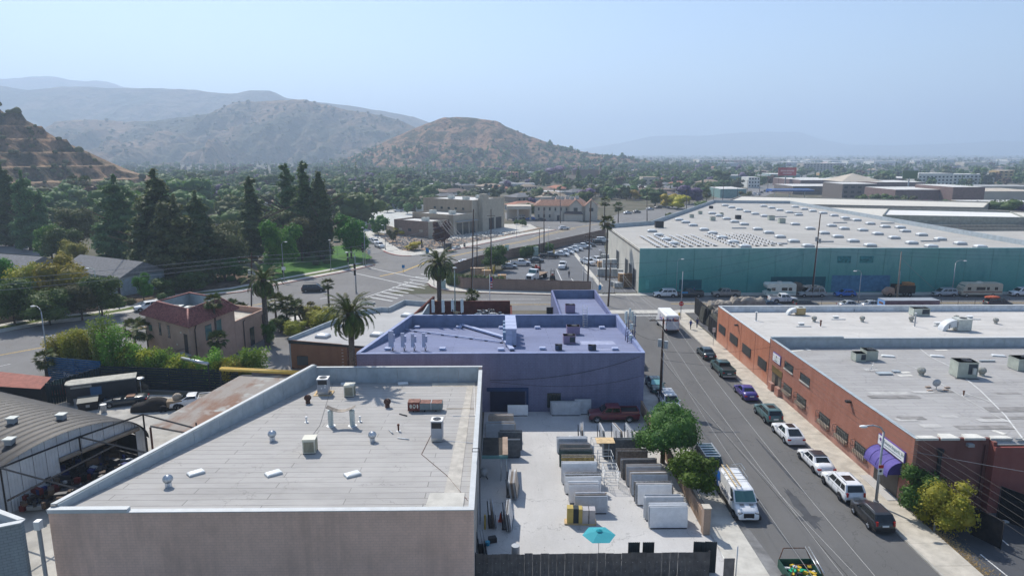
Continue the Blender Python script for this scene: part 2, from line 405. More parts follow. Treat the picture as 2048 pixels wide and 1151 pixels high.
# ---------------------------------------------------------------- pavements: separate slabs with joints, kerbs
def pavement(name,x0,x1,y0,y1,mat,step=3.0,kerb_x=None,h=.13,seed=0):
 root=single(name,MB().box(x0,x1,y0,y1,0.001,h-.03),KERB,kind='structure',loc=(0,0,0))
 n=int((y1-y0)/step);xs0=x0;xs1=x1
 if kerb_x==x0:
  xs0=x0+.17;part('kerb',MB().box(x0-.01,x0+.16,y0,y1,.001,h+.004),KERB,root)
 if kerb_x==x1:
  xs1=x1-.17;part('kerb',MB().box(x1-.16,x1+.01,y0,y1,.001,h+.004),KERB,root)
 rr=random.Random(seed)
 me=MB().box(xs0,xs1,.012,step-.012,0,h).mesh('slab',mat)
 for i in range(n):
  o=part('slab',me,None,root);o.location=(0,y0+i*step,rr.uniform(-.006,.004));o.rotation_euler=(rr.uniform(-.001,.001),0,0)
 return root
pavement('sidewalk',31.6,34.62,36,126,CONCW,3.0,31.6)
mb=MB();mb.prism([(29.5,142.5),(260,142.5),(260,144.98),(29.5,144.98)],.001,.13);struct('sidewalk_along_warehouse',mb,CONCW2)

mb=MB();mb.prism([(31.6,126),(34.6,126),(62,126.2),(62,129),(35.5,129),(33,128.2),(31.8,127)],.001,.13);struct('sidewalk_corner',mb,CONCW2)
pts=[g(855,567),g(862,573),g(875,578),g(900,582),g(960,586),g(1103,590),(18.5,142.5),(18.5,144.9),g(1103,583),g(960,575),g(900,568),g(893,556),g(905,546),g(955,526),g(1210,470),g(1205,466),g(950,519),g(880,543),g(860,556)]
struct('corner_sidewalk',MB().prism(pts,.001,.13),CONCW2)
mb=MB();rk=MB()
for a,b in zip(pts[:6],pts[1:6]):line(rk,np.array(a),np.array(b),.35,.137)
struct('red_kerb',rk,pl('red_kerb_dark',(.12,.04,.04),.85,.2,var=.3,sc_=3))
mb=MB().prism([(18.5,142.5),(29.5,142.5),(29.5,144.9),(18.5,144.9)],.001,.05);struct('driveway',mb,CONCW2)

mb=MB();mb.prism([(16.55,-5),(19.25,-5),(19.25,128),(16.55,128)],.001,.03);struct('apron',mb,CONCW2)
fs=[g(0,665),g(88,648),g(200,636),g(280,622),g(383,595),g(483,584),g(563,568),g(693,543),g(750,530)]
def offs(pts,d):
 out=[]
 for i,p in enumerate(pts):
  a=np.array(pts[max(i-1,0)]);b=np.array(pts[min(i+1,len(pts)-1)]);t=b-a;t=t/np.linalg.norm(t)
  out.append((p[0]-t[1]*d,p[1]+t[0]*d))
 return out
fs=[(-170,-5)]+fs
struct('far_sidewalk',MB().prism(fs+offs(fs,2.3)[::-1],.001,.14),CONCW2)
struct('verge',MB().prism(offs(fs,2.3)+offs(fs,4.4)[::-1],.001,.14),pl('verge_grass',(.1,.13,.035),.95,.1,var=.4,sc_=.5))
struct('park_path',MB().prism(offs(fs,4.4)+offs(fs,6.2)[::-1],.001,.15),CONCW2)
rk=MB()
for i in(5,6,7,8):line(rk,np.array(fs[i]),np.array(fs[i+1]),.4,.147)
nc=[g(767,502),g(775,506),g(790,510),g(805,512),g(823,512)]
for a,b in zip(nc,nc[1:]):line(rk,a,b,.5,.147)
fb=[g(893,503),g(960,489),g(1050,470),g(1112,460)]
for a,b in zip(fb,fb[1:]):line(rk,a,b,.5,.147)
struct('red_kerbs',rk,REDK)
struct('north_corner_sidewalk',MB().prism(nc+fb+[g(1090,458),g(1045,466),g(955,483),g(890,496),g(830,505),g(800,500),g(735,458),g(722,458),g(722,463)],.001,.14),CONCW2)
struct('near_sidewalk',MB().prism([(-160,-51),(-64.6,86),(-36.5,127.6),(-34.2,126),(-62.5,84.6),(-156,-50)],.001,.13),CONCW2)

struct('stone_yard_floor',MB().sheet([(-2.2,30),(16.6,30),(16.6,76.2),(-2.2,76.2)],.034),CONC)
struct('garage_yard_floor',MB().sheet([(-62,84),(-75,50),(-60,30),(-28,30),(-21,74),(-35,82)],.02),pl('yard_concrete_warm',(.43,.41,.37),.9,.15,var=.22,sc_=.5))
struct('restaurant_lot',MB().sheet([(-62,85.5),(-34,126),(-10,128.5),(-14,95),(-22,76),(-35,83)],.024),ASPH2)
struct('warehouse_yard',MB().sheet([(-10,150),(-6,146),(29.4,146),(29.3,190),(37,250),(30,246)],.02),asphalt('asphalt_lot',(.13,.135,.145),.35))
mb=MB()
line(mb,g(1148,505),g(1202,572),1.1,.026);line(mb,g(1150,494),g(1145,500),.8,.026)
struct('concrete_swale',mb,CONCW2)
mb=MB();line(mb,g(1113,538),g(1124,562),.2,.026);line(mb,g(1142,556),g(1148,563),.2,.026);line(mb,g(1166,540),g(1190,560),.2,.026)
struct('bay_lines',mb,WHITEP)
struct('brick_side_lot',MB().sheet([(34.62,20),(80,20),(80,53),(34.62,53)],.02),asphalt('asphalt_side',(.075,.078,.085),.25))
mb=MB();a=g(1952,1035);b=g(2017,1090);line(mb,a,b,.12);a=g(1961,1108);b=g(2025,1160);line(mb,a,b,.12);line(mb,b,(b[0]+1.5,b[1]-4),.12)
struct('parking_lines',mb,WHITEP)
struct('storage_lot',MB().sheet([(35,105),(140,105),(140,126),(35,126)],.02),asphalt('asphalt_storage',(.11,.11,.115),.4))
DIRT=pl('bare_dirt',(.27,.2,.14),.95,.1,var=.35,sc_=.5)
lot=[g(742,470),g(800,500),g(830,504),g(890,495),g(955,482),g(1045,465),g(1085,455),g(985,455),g(860,480),g(800,465)]
t=NT('rocky_lot');c=t.mix(t.noise(.25,6,lo=.42,hi=.58),(.33,.2,.11),(.25,.225,.2));c=t.mix(t.noise(1.2,5,lo=.5,hi=.62),c,(.3,.28,.25));ROCKY=t.done(c,.95,.1)
struct('vacant_lot',MB().sheet(lot,.05),ROCKY)
struct('station_forecourt',MB().sheet([g(885,480),g(1010,470),g(1075,456),g(1060,448),g(980,448),g(925,455)],.054),CONCW2)
struct('station_back_lot',MB().sheet([g(745,462),g(800,472),g(865,470),g(870,430),g(790,418),g(700,425),g(715,440)],.054),pl('pale_concrete',(.5,.5,.47),.9,.15,var=.15,sc_=.2))
struct('dry_lot',MB().sheet([g(215,505),g(215,522),g(300,528),g(330,500),g(240,494)],.03),pl('dry_dirt',(.4,.29,.19),.95,.1,var=.3,sc_=.3))
struct('court',MB().sheet([g(255,530),g(320,535),g(330,520),g(290,515)],.034),pl('court_concrete',(.55,.5,.44),.9,.15,var=.1))
struct('far_parking',MB().sheet([g(0,505),g(120,515),g(90,480),g(0,472)],.03),ASPH2)

lw=offs(fs,6.2);a=lw[7:];struct('lawn',MB().prism([lw[7],lw[8],lw[9],g(745,515),g(705,490),g(560,500),g(520,530)],.001,.1),pl('lawn_grass',(.07,.16,.03),.95,.1,var=.3,sc_=.4))
struct('planted_strip',MB().prism(lw[:8]+[g(520,535),g(330,560),g(200,590),g(0,610)],.001,.08),pl('mulch_ground',(.14,.1,.07),.95,.1,var=.5,sc_=.8))

def scatter(name,n,fn,s0,s1,mat):
 vs_=[];fs_=[];rr=NR
 for i in range(n):
  x,y,z=fn();s=rr.uniform(s0,s1);o=len(vs_)
  a=rr.uniform(0,6.28);k=[(cos(a),sin(a),0),(cos(a+2.1),sin(a+2.1),0),(cos(a+4.2),sin(a+4.2),0),(0,0,.9)]
  vs_+=[(x+p[0]*s,y+p[1]*s,z+p[2]*s)for p in k];fs_+=[(o,o+1,o+3),(o+1,o+2,o+3),(o+2,o,o+3)]
 m_=MB();m_.add(vs_,fs_);return single(name,m_,mat,kind='stuff',loc=(0,0,0))
ROCK=pl('stone_rubble',(.36,.34,.31),.95,.1,var=.3)
def inpoly(p,poly):
 c=False;j=len(poly)-1
 for i in range(len(poly)):
  if(poly[i][1]>p[1])!=(poly[j][1]>p[1])and p[0]<(poly[j][0]-poly[i][0])*(p[1]-poly[i][1])/(poly[j][1]-poly[i][1])+poly[i][0]:c=not c
  j=i
 return c
def f1():
 while 1:
  p=(NR.uniform(-55,22),NR.uniform(203,262))
  if inpoly(p,lot):return(*p,.05)
scatter('rubble',1500,f1,.12,.5,ROCK)
scatter('yard_grit',500,lambda:(NR.uniform(-2,16),NR.uniform(44,75),.034),.015,.05,ROCK)
scatter('leaf_litter',1500,lambda:(34.62+abs(NR.normal(0,.55)),NR.uniform(44,50.5),.02),.02,.07,pl('dead_leaves',(.38,.27,.13),.95,.1,var=.4,sc_=5))

# ---------------------------------------------------------------- hills
def fbm(x,y,sc_,oct=5,seed=0):
 from mathutils import noise,Vector
 return noise.fractal(Vector((x*sc_+seed*13.7,y*sc_+seed*5.1,seed*3.3)),1.0,2.0,oct)
def hill(name,sil,Y,depth,mat,gully,gs,seed,nu=240,nv=44,base_off=0,back=.6,terr=0,prof=1.3):
 """terrain whose crest follows surveyed (photo x, photo y) at distance Y, falling towards the viewer over `depth` metres"""
 xs=[p[0]for p in sil];us=np.linspace(xs[0],xs[-1],nu)
 hs=[hat(0,Y,py)for _,py in sil]
 cr=np.interp(us,xs,hs)
 V=[];Fc=[]
 for j in range(nv):
  t=j/(nv-1)*(1+back)
  for i,u in enumerate(us):
   h=cr[i];yy=Y-depth*(1-t);X=xat(u,Y,h)*(1 if t>1 else(.5+.5*1))
   e=fbm(X,0,gs*.8,4,seed)*depth*.1
   k=min(t,1)
   f=(k**prof)if t<=1 else max(0,1-((t-1)/back)**1.5*.8)
   if terr and t<=1:
    q=f*terr;f=(math.floor(q)+min(1,(q-math.floor(q))*3))/terr
   amp=sin(pi*min(t,1))**.7 if t<=1 else .3
   gl=-abs(fbm(X,yy*.35,gs,5,seed))*gully+(fbm(X,yy,gs*2.5,4,seed+3)-.6)*gully*.3
   z=base_off+(h-base_off)*f+gl*amp*(.3+.7*min(1,h/(max(hs)+1)))
   if terr and t<=1:q=z/terr+.15*fbm(X,yy,.02,3,7);z=(math.floor(q)+min(1,(q-math.floor(q))*2.6)-.45)*terr
   V.append((X,yy+e*amp,max(z,-8)))
 for j in range(nv-1):
  for i in range(nu-1):a=j*nu+i;Fc.append((a,a+1,a+nu+1,a+nu))
 m_=MB();m_.add(V,Fc,0,True);o=single(name,m_,mat,kind='structure',loc=(0,0,0));return o,V,nu,nv
def hillmat(name,dry,green,s1,s2,lo=.45,hi=.6):
 t=NT(name);c=t.mix(t.noise(s1,7,lo=lo,hi=hi),dry,green);c=t.mix(t.mul(t.noise(s2,6,lo=.5,hi=.62),.8),c,dk(green,.75))
 c=t.mix(t.mul(t.noise(s2*.5,4,lo=.6,hi=.75),.4),c,dk(dry,1.3));t.bump(t.noise(s2,5),.6,.6/s2)
 return t.done(c,.97,.05)
HM1=hillmat('dry_hill',(.33,.205,.125),(.1,.09,.055),.02,.09,.42,.62)
HMB=hillmat('brown_hill_scrub',(.31,.185,.115),(.085,.08,.045),.035,.11,.46,.56)
HMT=hillmat('terrace_scrub',(.3,.19,.12),(.075,.07,.045),.06,.2,.42,.6)
nt=HMT.node_tree;gn=nt.nodes.new('ShaderNodeNewGeometry');sx=nt.nodes.new('ShaderNodeSeparateXYZ');nt.links.new(gn.outputs['Normal'],sx.inputs[0]);mr=nt.nodes.new('ShaderNodeMapRange');mr.inputs[1].default_value=.82;mr.inputs[2].default_value=.97;nt.links.new(sx.outputs[2],mr.inputs[0]);mx=nt.nodes.new('ShaderNodeMixRGB');b_=nt.nodes['Principled BSDF'];src=b_.inputs['Base Color'].links[0].from_socket;nt.links.new(mr.outputs[0],mx.inputs[0]);nt.links.new(src,mx.inputs[1]);mx.inputs[2].default_value=(.36,.25,.16,1);nt.links.new(mx.outputs[0],b_.inputs['Base Color'])
HM2=hillmat('chaparral',(.24,.165,.11),(.085,.085,.06),.006,.04,.4,.58)
HM3=hillmat('far_chaparral',(.16,.13,.1),(.07,.08,.06),.003,.02)
_,VT,nuT,nvT=hill('terraced_hill',[(-260,215),(-120,190),(-40,205),(10,228),(40,238),(80,262),(130,285),(170,305),(205,325),(235,338),(262,346),(290,362),(330,380)],470,150,HMT,2.2,.03,2,nu=260,nv=110,terr=8.5,back=.5)
_,VB,nuB,nvB=hill('brown_hill',[(640,330),(700,312),(750,292),(800,268),(850,246),(890,231),(925,230),(960,235),(1000,243),(1010,250),(1040,262),(1060,271),(1085,280),(1130,296),(1180,305),(1230,311),(1300,320)],1500,420,HMB,46,.009,5,nu=300,nv=90)
_,VM,nuM,nvM=hill('mid_hills',[(100,300),(110,240),(180,236),(260,240),(330,236),(420,225),(470,200),(545,195),(600,197),(640,203),(690,212),(740,222),(800,236),(830,250),(870,300)],2300,900,HM2,130,.004,8,nu=340,nv=90)
hill('far_ridge',[(-500,150),(-200,160),(0,168),(60,178),(130,170),(240,172),(330,173),(400,178),(440,184),(475,184),(500,177),(540,178),(575,192),(640,202),(700,208),(780,222),(830,230),(860,242),(900,262),(930,300)],3600,1300,HM3,120,.0022,11,nu=240,nv=40)
hill('blue_ridge',[(-500,120),(-200,140),(0,150),(60,146),(110,150),(190,156),(245,170),(330,182),(500,215),(620,300)],5600,1400,HM3,150,.0015,14,nu=160,nv=26)
hill('valley_far_mountains',[(1120,305),(1240,285),(1300,272),(1340,270),(1400,271),(1450,266),(1540,261),(1600,263),(1640,277),(1700,288),(1790,290),(1900,286),(1990,280),(2048,282),(2200,276),(2600,290)],9500,1800,HM3,160,.001,17,nu=160,nv=22)
# ---------------------------------------------------------------- near buildings
def ray(px,py):
 x=(px-1024)/F;y=(575.5-py)/F
 dy=cos(PITCH)+y*sin(PITCH);dz=-sin(PITCH)+y*cos(PITCH)
 return(x*cos(YAW)+dy*sin(YAW),-x*sin(YAW)+dy*cos(YAW),dz)
def ony(px,py,Y):r_=ray(px,py);t=Y/r_[1];return(r_[0]*t,CAMZ+r_[2]*t)
def onx(px,py,X):r_=ray(px,py);t=X/r_[0];return(r_[1]*t,CAMZ+r_[2]*t)
def gr(px,py,fn):
 z=5.5
 for _ in range(12):x,y=g(px,py,z);z=fn(x,y)
 return(x,y,z)
ROOFL=roofmat('cap_sheet_roof',(.41,.395,.375),.92,11,.55,.4)
ROOFB=roofmat('coated_roof_blue',(.2,.225,.345),1.0,12,.6,.3,patch=(.26,.285,.4))
ROOFW=roofmat('white_coated_roof',(.52,.5,.47),1.05,12,.82,.34)
ROOFG=roofmat('patched_grey_roof',(.37,.36,.35),.95,5,.7,.4)
ROOFO=roofmat('smooth_grey_roof',(.42,.415,.405),3.2,14,.7,.15)
ROOFT=roofmat('warehouse_roof',(.42,.405,.375),7,40,.7,.28)
CAP=pl('white_coping',(.52,.54,.54),.6,.3,var=.08)
PARA=pl('grey_parapet',(.37,.42,.45),.75,.2,var=.14,sc_=1.1)
PARAB=pl('blue_parapet',(.17,.215,.33),.75,.2,var=.14,sc_=1.1)
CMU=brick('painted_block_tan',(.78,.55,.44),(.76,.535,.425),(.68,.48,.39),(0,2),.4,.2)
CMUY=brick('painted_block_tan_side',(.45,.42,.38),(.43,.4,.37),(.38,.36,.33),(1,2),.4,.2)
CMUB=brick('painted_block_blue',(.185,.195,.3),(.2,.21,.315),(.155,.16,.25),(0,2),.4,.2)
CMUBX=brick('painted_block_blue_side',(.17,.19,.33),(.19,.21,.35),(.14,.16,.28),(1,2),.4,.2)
def wallring(parent,pts,z0,z1s,th,mats,name='wall',closed=True,split=None):
 """each straight run of wall is its own part; z1s per run"""
 n=len(pts);out=[]
 for i in range(n if closed else n-1):
  a=np.array(pts[i],float);b=np.array(pts[(i+1)%n],float);d=b-a;L=np.linalg.norm(d);d=d/L;nn=np.array([-d[1],d[0]])*th
  z1=z1s[i]if isinstance(z1s,(list,tuple))else z1s;m_=mats[i]if isinstance(mats,(list,tuple))else mats
  e=th if closed else 0
  q=[tuple(a),tuple(b-d*(e+.003)),tuple(b-d*(e+.003)+nn),tuple(a+nn)]
  out.append(part(name,MB().prism(q,z0,z1),m_,parent,True))
 return out
def panels(parent,a,b,z0,z1,th,w,mat,name='panel',gap=.03,rr=R,zj=0,jit=.01):
 """separate upright panels from a to b; inward thickness to the left of a->b"""
 a=np.array(a,float);b=np.array(b,float);d=b-a;L=np.linalg.norm(d);d/=L;nn=np.array([-d[1],d[0]])
 n=max(1,round(L/w));s=L/n;out=[]
 for i in range(n):
  j=rr.uniform(-jit,jit);p=a+d*(i*s+gap/2)+nn*j;q=a+d*((i+1)*s-gap/2)+nn*j
  zz=z1+rr.uniform(-zj,zj)
  out.append(part(name,MB().prism([tuple(p),tuple(q),tuple(q+nn*th),tuple(p+nn*th)],z0,zz),mat,parent,True))
 return out

# --- A: the long grey-roofed workshop in front
A=thing('workshop_building','low flat-roofed workshop with tan block front wall, nearest the camera','building',(-14,57,0))
AP=[(-30.35,42.2),(-2.0,42.2),(-2.35,73.4),(-21.0,73.6)]
def zA(x,y):return 6.38-(y-42.2)/31.2*1.65
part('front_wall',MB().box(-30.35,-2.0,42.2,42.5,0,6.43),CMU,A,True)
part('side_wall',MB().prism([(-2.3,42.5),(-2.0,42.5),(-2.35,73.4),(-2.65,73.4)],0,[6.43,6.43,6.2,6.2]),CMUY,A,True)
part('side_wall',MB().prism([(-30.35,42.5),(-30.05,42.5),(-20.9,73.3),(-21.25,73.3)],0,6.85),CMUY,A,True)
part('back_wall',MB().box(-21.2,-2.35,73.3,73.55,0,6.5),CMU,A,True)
rb=MB()
rb.add([(-30.0,42.5,zA(0,42.5)),(-2.3,42.5,zA(0,42.5)),(-2.65,73.3,zA(0,73.3)),(-20.95,73.3,zA(0,73.3)),(-30,42.5,5.9),(-2.3,42.5,5.9),(-2.65,73.3,4.2),(-20.95,73.3,4.2)],[(0,1,2,3),(7,6,5,4)],0)
rf=part('roof',rb,ROOFL,A,True)

panels(rf,(-29.95,42.6),(-20.8,73.2),4.4,6.84,-.06,3.3,PARA,'parapet_panel',.02)
panels(rf,(-20.85,73.22),(-2.7,73.22),4.4,6.48,-.06,2.3,PARA,'parapet_panel',.02)
cp=MB();cp.prism([(-30.4,42.15),(-25.1,42.15),(-25.1,42.6),(-30.4,42.6)],6.43,6.7);part('coping',cp,CAP,A,True)
part('coping',MB().box(-25.1,-1.96,42.15,42.62,6.431,6.49),CAP,A,True)
part('coping',MB().prism([(-30.4,42.6),(-30.02,42.6),(-20.88,73.2),(-21.27,73.2)],6.845,6.9),CAP,A,True)
part('coping',MB().box(-21.25,-2.3,73.2,73.6,6.505,6.55),CAP,A,True)
part('coping',MB().prism([(-2.36,42.62),(-1.96,42.62),(-2.3,73.2),(-2.7,73.2)],6.2,[6.49,6.49,6.26,6.26]),CAP,A,True)
part('membrane_patch',MB().prism([(-5.3,42.63),(-2.72,42.63),(-2.72,44.9),(-5.2,44.9)],6.2,[6.44,6.44,6.3,6.3]),CONCW2,A,True)
part('membrane_patch',MB().prism([(-7.8,71.6),(-3.1,71.6),(-3.1,72.7),(-7.9,72.7)],4.6,4.86),pl('tan_membrane',(.55,.49,.4),.9,.1),A,True)
wl_=MB().prism([(-4.2,44.9),(-3.1,44.9),(-3.3,71.5),(-3.9,71.5)],4.6,[6.275,6.275,4.87,4.87]);part('walkway_strip',wl_,pl('buff_membrane',(.47,.44,.39),.9,.1,var=.2),A,True)
# --- corner of the next building lower left
N=thing('corner_building','grey painted block building cut off by the lower left corner, with a grey parapet','building',(-36,38,0))
part('wall',MB().prism([(-30.9,40.4),(-30.9,40.7),(-45,33.6),(-45,33.3)],0,6.75),brick('grey_block',(.3,.33,.34),(.29,.32,.33),(.22,.24,.25),(0,2),.4,.2),N,True)
part('wall',MB().prism([(-31.0,40.75),(-31.25,40.75),(-45,47.3),(-45,47.7)],0,6.75),PARA,N,True)
part('roof',MB().prism([(-31.2,40.8),(-45,33.8),(-45,47.2)],5.2,5.9),ROOFG,N,True)
cpn=MB().prism([(-30.85,40.35),(-30.85,40.8),(-45,33.95),(-45,33.25)],6.75,6.82);part('coping',cpn,CAP,N,True)
part('coping',MB().prism([(-30.9,40.85),(-31.3,40.7),(-45,47.2),(-45,47.8)],6.755,6.825),CAP,N,True)
dp=MB();dp.box(-30.78,-30.42,41.3,41.7,5.7,6.3);pt=part('rain_head',dp,WHITE,A,True);part('downpipe',MB().cyl(-30.6,41.5,0,5.7,.13),GREYM,A,True)

# --- B: the taller two-part building behind the stone yard
Bb=thing('block_building','tall blue-grey block building with deep parapets and rooftop antennas behind the stone yard','building',(0,86,0))
def zB(x,y):return 7.02-(y-76.3)/18.9*1.45
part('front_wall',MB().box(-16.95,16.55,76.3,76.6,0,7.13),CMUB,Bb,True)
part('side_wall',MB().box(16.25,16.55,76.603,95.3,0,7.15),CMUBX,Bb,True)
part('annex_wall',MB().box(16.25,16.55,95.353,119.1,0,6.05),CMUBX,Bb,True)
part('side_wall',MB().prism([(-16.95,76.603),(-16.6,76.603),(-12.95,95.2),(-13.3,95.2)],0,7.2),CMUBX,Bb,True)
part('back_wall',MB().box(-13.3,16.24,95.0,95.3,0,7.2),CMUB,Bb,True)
rb=MB();rb.add([(-16.6,76.6,7.02),(16.25,76.6,7.02),(16.25,95,5.57),(-12.95,95,5.57)],[(0,1,2,3)],0)
rf=part('roof',rb,ROOFB,Bb,True)
panels(rf,(-12.9,94.97),(16.2,94.97),5.3,7.17,-.05,1.55,PARAB,'parapet_panel',.03)
panels(rf,(-16.55,76.8),(-12.92,94.9),5.3,7.17,-.05,3.2,PARAB,'parapet_panel',.03)
panels(rf,(16.22,94.85),(16.22,76.8),5.3,7.12,-.05,3.2,pl('lavender_parapet',(.25,.29,.47),.7,.2),'parapet_panel',.02)
cp=MB();cp.box(-16.97,16.57,76.28,76.68,7.135,7.19);part('coping',cp,pl('blue_coping',(.24,.29,.47),.6,.3),Bb,True)
part('coping',MB().box(-13.3,16.57,94.95,95.35,7.205,7.25),MATS['blue_coping'],Bb,True)
part('coping',MB().prism([(-17,76.7),(-16.55,76.7),(-12.9,94.9),(-13.35,94.9)],7.205,7.25),MATS['blue_coping'],Bb,True)
part('coping',MB().box(16.2,16.6,76.7,94.9,7.155,7.19),MATS['blue_coping'],Bb,True)
an=part('annex_wall',MB().box(8.6,8.9,95.35,119.1,0,6.05),CMUBX,Bb,True)
part('annex_wall',MB().box(8.6,16.24,118.8,119.1,0,6.05),CMUB,Bb,True)
rb=MB();rb.add([(8.9,95.35,5.55),(16.24,95.35,5.55),(16.24,118.8,4.6),(8.9,118.8,4.6)],[(0,1,2,3)],0)
r2=part('annex_roof',rb,ROOFB,Bb,True)
panels(r2,(8.95,118.75),(16.2,118.75),4.5,6.0,-.05,.95,PARAB,'parapet_panel',.03)
def zAn(x,y):return 5.55-(y-95.35)/23.45*.95
mp=MB()
for(x0,y0,w_,h_)in((9.8,78.8,4.5,5.2),):
 z=lambda yy:zB(0,yy)+.012
 mp.add([(x0,y0,z(y0)),(x0+w_,y0,z(y0)),(x0+w_-.3,y0+h_,z(y0+h_)),(x0,y0+h_,z(y0+h_))],[(0,1,2,3)])
for k in range(5):
 y0=77.5+k*1.1 if k<2 else 77.5;x0=9.2+(k%3)*1.6
 mp.add([(x0,y0,zB(0,y0)+.02),(x0+2.5,y0,zB(0,y0)+.02),(x0+2.5,y0+.45,zB(0,y0+.45)+.02),(x0,y0+.45,zB(0,y0+.45)+.02)],[(0,1,2,3)])
part('roof_patch',mp,pl('pale_lavender_membrane',(.36,.39,.53),.85,.1),Bb,True)
part('roll_door',MB().box(-1.5,2.6,76.2,76.3-.003,0,2.6),pl('roll_door_dark',(.012,.018,.05),.6,.3),Bb,True)
part('door_frame',MB().box(-1.9,3.0,76.12,76.29,2.6,3.0).box(2.75,3.0,76.12,76.29,0,2.6),pl('door_frame_blue',(.03,.06,.15),.7,.2),Bb,True)
bars=MB()
for x in(5.4,5.7,6.0,6.3,6.6):bars.tube((x,76.15,.6),(x,76.15,2.3),.03)
for z in(.6,1.4,2.3):bars.tube((5.2,76.15,z),(6.8,76.15,z),.03)
part('window',MB().box(5.2,6.8,76.22,76.297,.6,2.3),GLASSW,Bb,True);part('window_bars',bars,DARKM,Bb,True)

# --- brick buildings on the right
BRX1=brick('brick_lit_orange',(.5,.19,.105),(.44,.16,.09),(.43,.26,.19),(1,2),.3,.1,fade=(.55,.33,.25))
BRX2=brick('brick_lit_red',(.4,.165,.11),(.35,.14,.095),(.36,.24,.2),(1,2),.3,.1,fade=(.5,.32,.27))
BRF=brick('brick_front_shaded',(.17,.065,.06),(.2,.08,.07),(.27,.19,.17),(0,2),.26,.1)  # darker copy of the sunlit side brick, shade put into the colour
BRF2=brick('brick_front_lit',(.3,.09,.075),(.27,.08,.07),(.3,.2,.18),(0,2),.26,.1)  # redder front brick, stronger light put into the colour
PW=34.65
K1=thing('brick_warehouse','orange brick warehouse with four barred windows and a white coated roof, up by the corner','building',(60,95,0))
def z1(x,y):return 5.72-(y-85.3)/21*.75
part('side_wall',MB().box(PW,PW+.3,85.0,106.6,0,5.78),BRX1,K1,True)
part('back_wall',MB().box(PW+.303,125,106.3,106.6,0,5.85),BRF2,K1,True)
part('roof',MB().add([(PW+.3,85.2,z1(0,85.2)),(125,85.2,z1(0,85.2)),(125,106.3,z1(0,106.3)),(PW+.3,106.3,z1(0,106.3))],[(0,1,2,3)]),ROOFW,K1,True)
part('parapet',MB().box(PW+.31,125,106.2,106.297,4.7,5.84),pl('white_parapet',(.6,.64,.68),.7,.2),K1,True)
part('coping',MB().box(PW-.03,125,106.15,106.65,5.855,5.91),CAP,K1,True)
part('coping',MB().box(PW-.04,PW+.36,85.0,106.14,5.785,5.85),CAP,K1,True)
for y in(90.0,95.6,101.2):part('pilaster_joint',MB().box(PW-.012,PW-.002,y,y+.06,0,5.78),pl('joint_dark',(.12,.06,.05),.9,.1),K1,True)
K2=thing('brick_import_building','long red brick building with barred windows, a purple awning and a grey patched roof','building',(60,69,0))
def z2(x,y):return 6.4-(y-53.4)/31.4*1.15
part('side_wall',MB().box(PW,PW+.3,53.4,84.9,0,6.42),BRX2,K2,True)
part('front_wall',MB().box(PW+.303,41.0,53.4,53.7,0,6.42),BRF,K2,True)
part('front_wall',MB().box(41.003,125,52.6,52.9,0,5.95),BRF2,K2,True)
part('side_wall',MB().box(41.003,41.3,52.903,53.7,0,6.3),BRF2,K2,True)
rb=MB();rb.add([(PW+.3,53.7,z2(0,53.7)),(125,53.7,z2(0,53.7)),(125,84.7,z2(0,84.7)),(PW+.3,84.7,z2(0,84.7))],[(0,1,2,3)])
rb.add([(41.3,52.9,6.05),(125,52.9,6.05),(125,53.7,z2(0,53.7)),(41.3,53.7,z2(0,53.7))],[(0,1,2,3)])
rf=part('roof',rb,ROOFG,K2,True)
part('back_wall',MB().box(PW+.303,125,84.7,84.98,0,6.45),PARA,K2,True)
pp=panels(rf,(PW+.5,84.69),(110,84.69),4.9,6.4,-.03,1.35,PARA,'parapet_panel',.025)
part('coping',MB().box(PW+.0,44.0,84.6,85.0,6.46,6.72),PARA,K2,True)
part('coping',MB().box(44.0,125,84.62,85.05,6.46,6.52),CAP,K2,True)
part('coping',MB().box(PW-.03,PW+.33,53.4,84.58,6.425,6.47),PARA,K2,True)
cp=MB()
for x0,x1,y1 in((PW,36.6,53.9),(36.8,38.4,54.3),(38.8,40.6,54.2),(41.0,42.9,53.9),(43.1,46,53.4)):cp.prism([(x0,53.3),(x1,53.3),(x1-.25,y1),(x0+.3,y1)],6.3,6.5 if x0<41 else 6.47)
part('coping',cp,pl('white_flashing',(.66,.64,.58),.7,.2),K2,True)
part('pilaster_joint',MB().box(PW-.02,PW+.1,84.9,84.99,0,6.42),MATS['joint_dark'],K2,True)

PW1=pl('membrane_pale',(.47,.46,.44),.92,.1,var=.15);PW2=pl('membrane_dark',(.27,.26,.25),.92,.1,var=.25)
for k in range(26):
 x=R.uniform(35.5,62);y=R.uniform(54.5,66);L=R.uniform(1.5,5.5);w_=R.uniform(.6,1.0)
 m_=MB();zz=.008+k*.0012;m_.add([(x,y,z2(0,y)+zz),(x+L,y,z2(0,y)+zz),(x+L,y+w_,z2(0,y+w_)+zz),(x,y+w_,z2(0,y+w_)+zz)],[(0,1,2,3)])
 part('membrane_strip',m_,(PW1 if R.random()<.3 else PW2),rf,True)
tp=MB()
def roofpath(m_,pts,fz,w_,off=.03):
 for(a,b)in zip(pts,pts[1:]):
  p=np.array(gr(*a,fz));q=np.array(gr(*b,fz));d=(q-p)[:2];d=d/np.linalg.norm(d);n=np.array([-d[1],d[0],0])*w_/2
  up=np.array([0,0,off]);m_.add([p+n+up,q+n+up,q-n+up,p-n+up],[(3,2,1,0)]);m_.add([p+n,q+n,q-n+up,p-n+up],[(3,2,1,0)])
roofpath(tp,[(1840,697),(1860,713),(1900,732),(1960,780),(2010,830),(2048,880)],z2,.14)
roofpath(tp,[(1785,718),(1830,735),(1870,760),(1920,790),(1980,825),(2030,850)],z2,.08)
roofpath(tp,[(1930,785),(1945,791),(1965,797),(1985,805),(1997,808)],z2,.12)
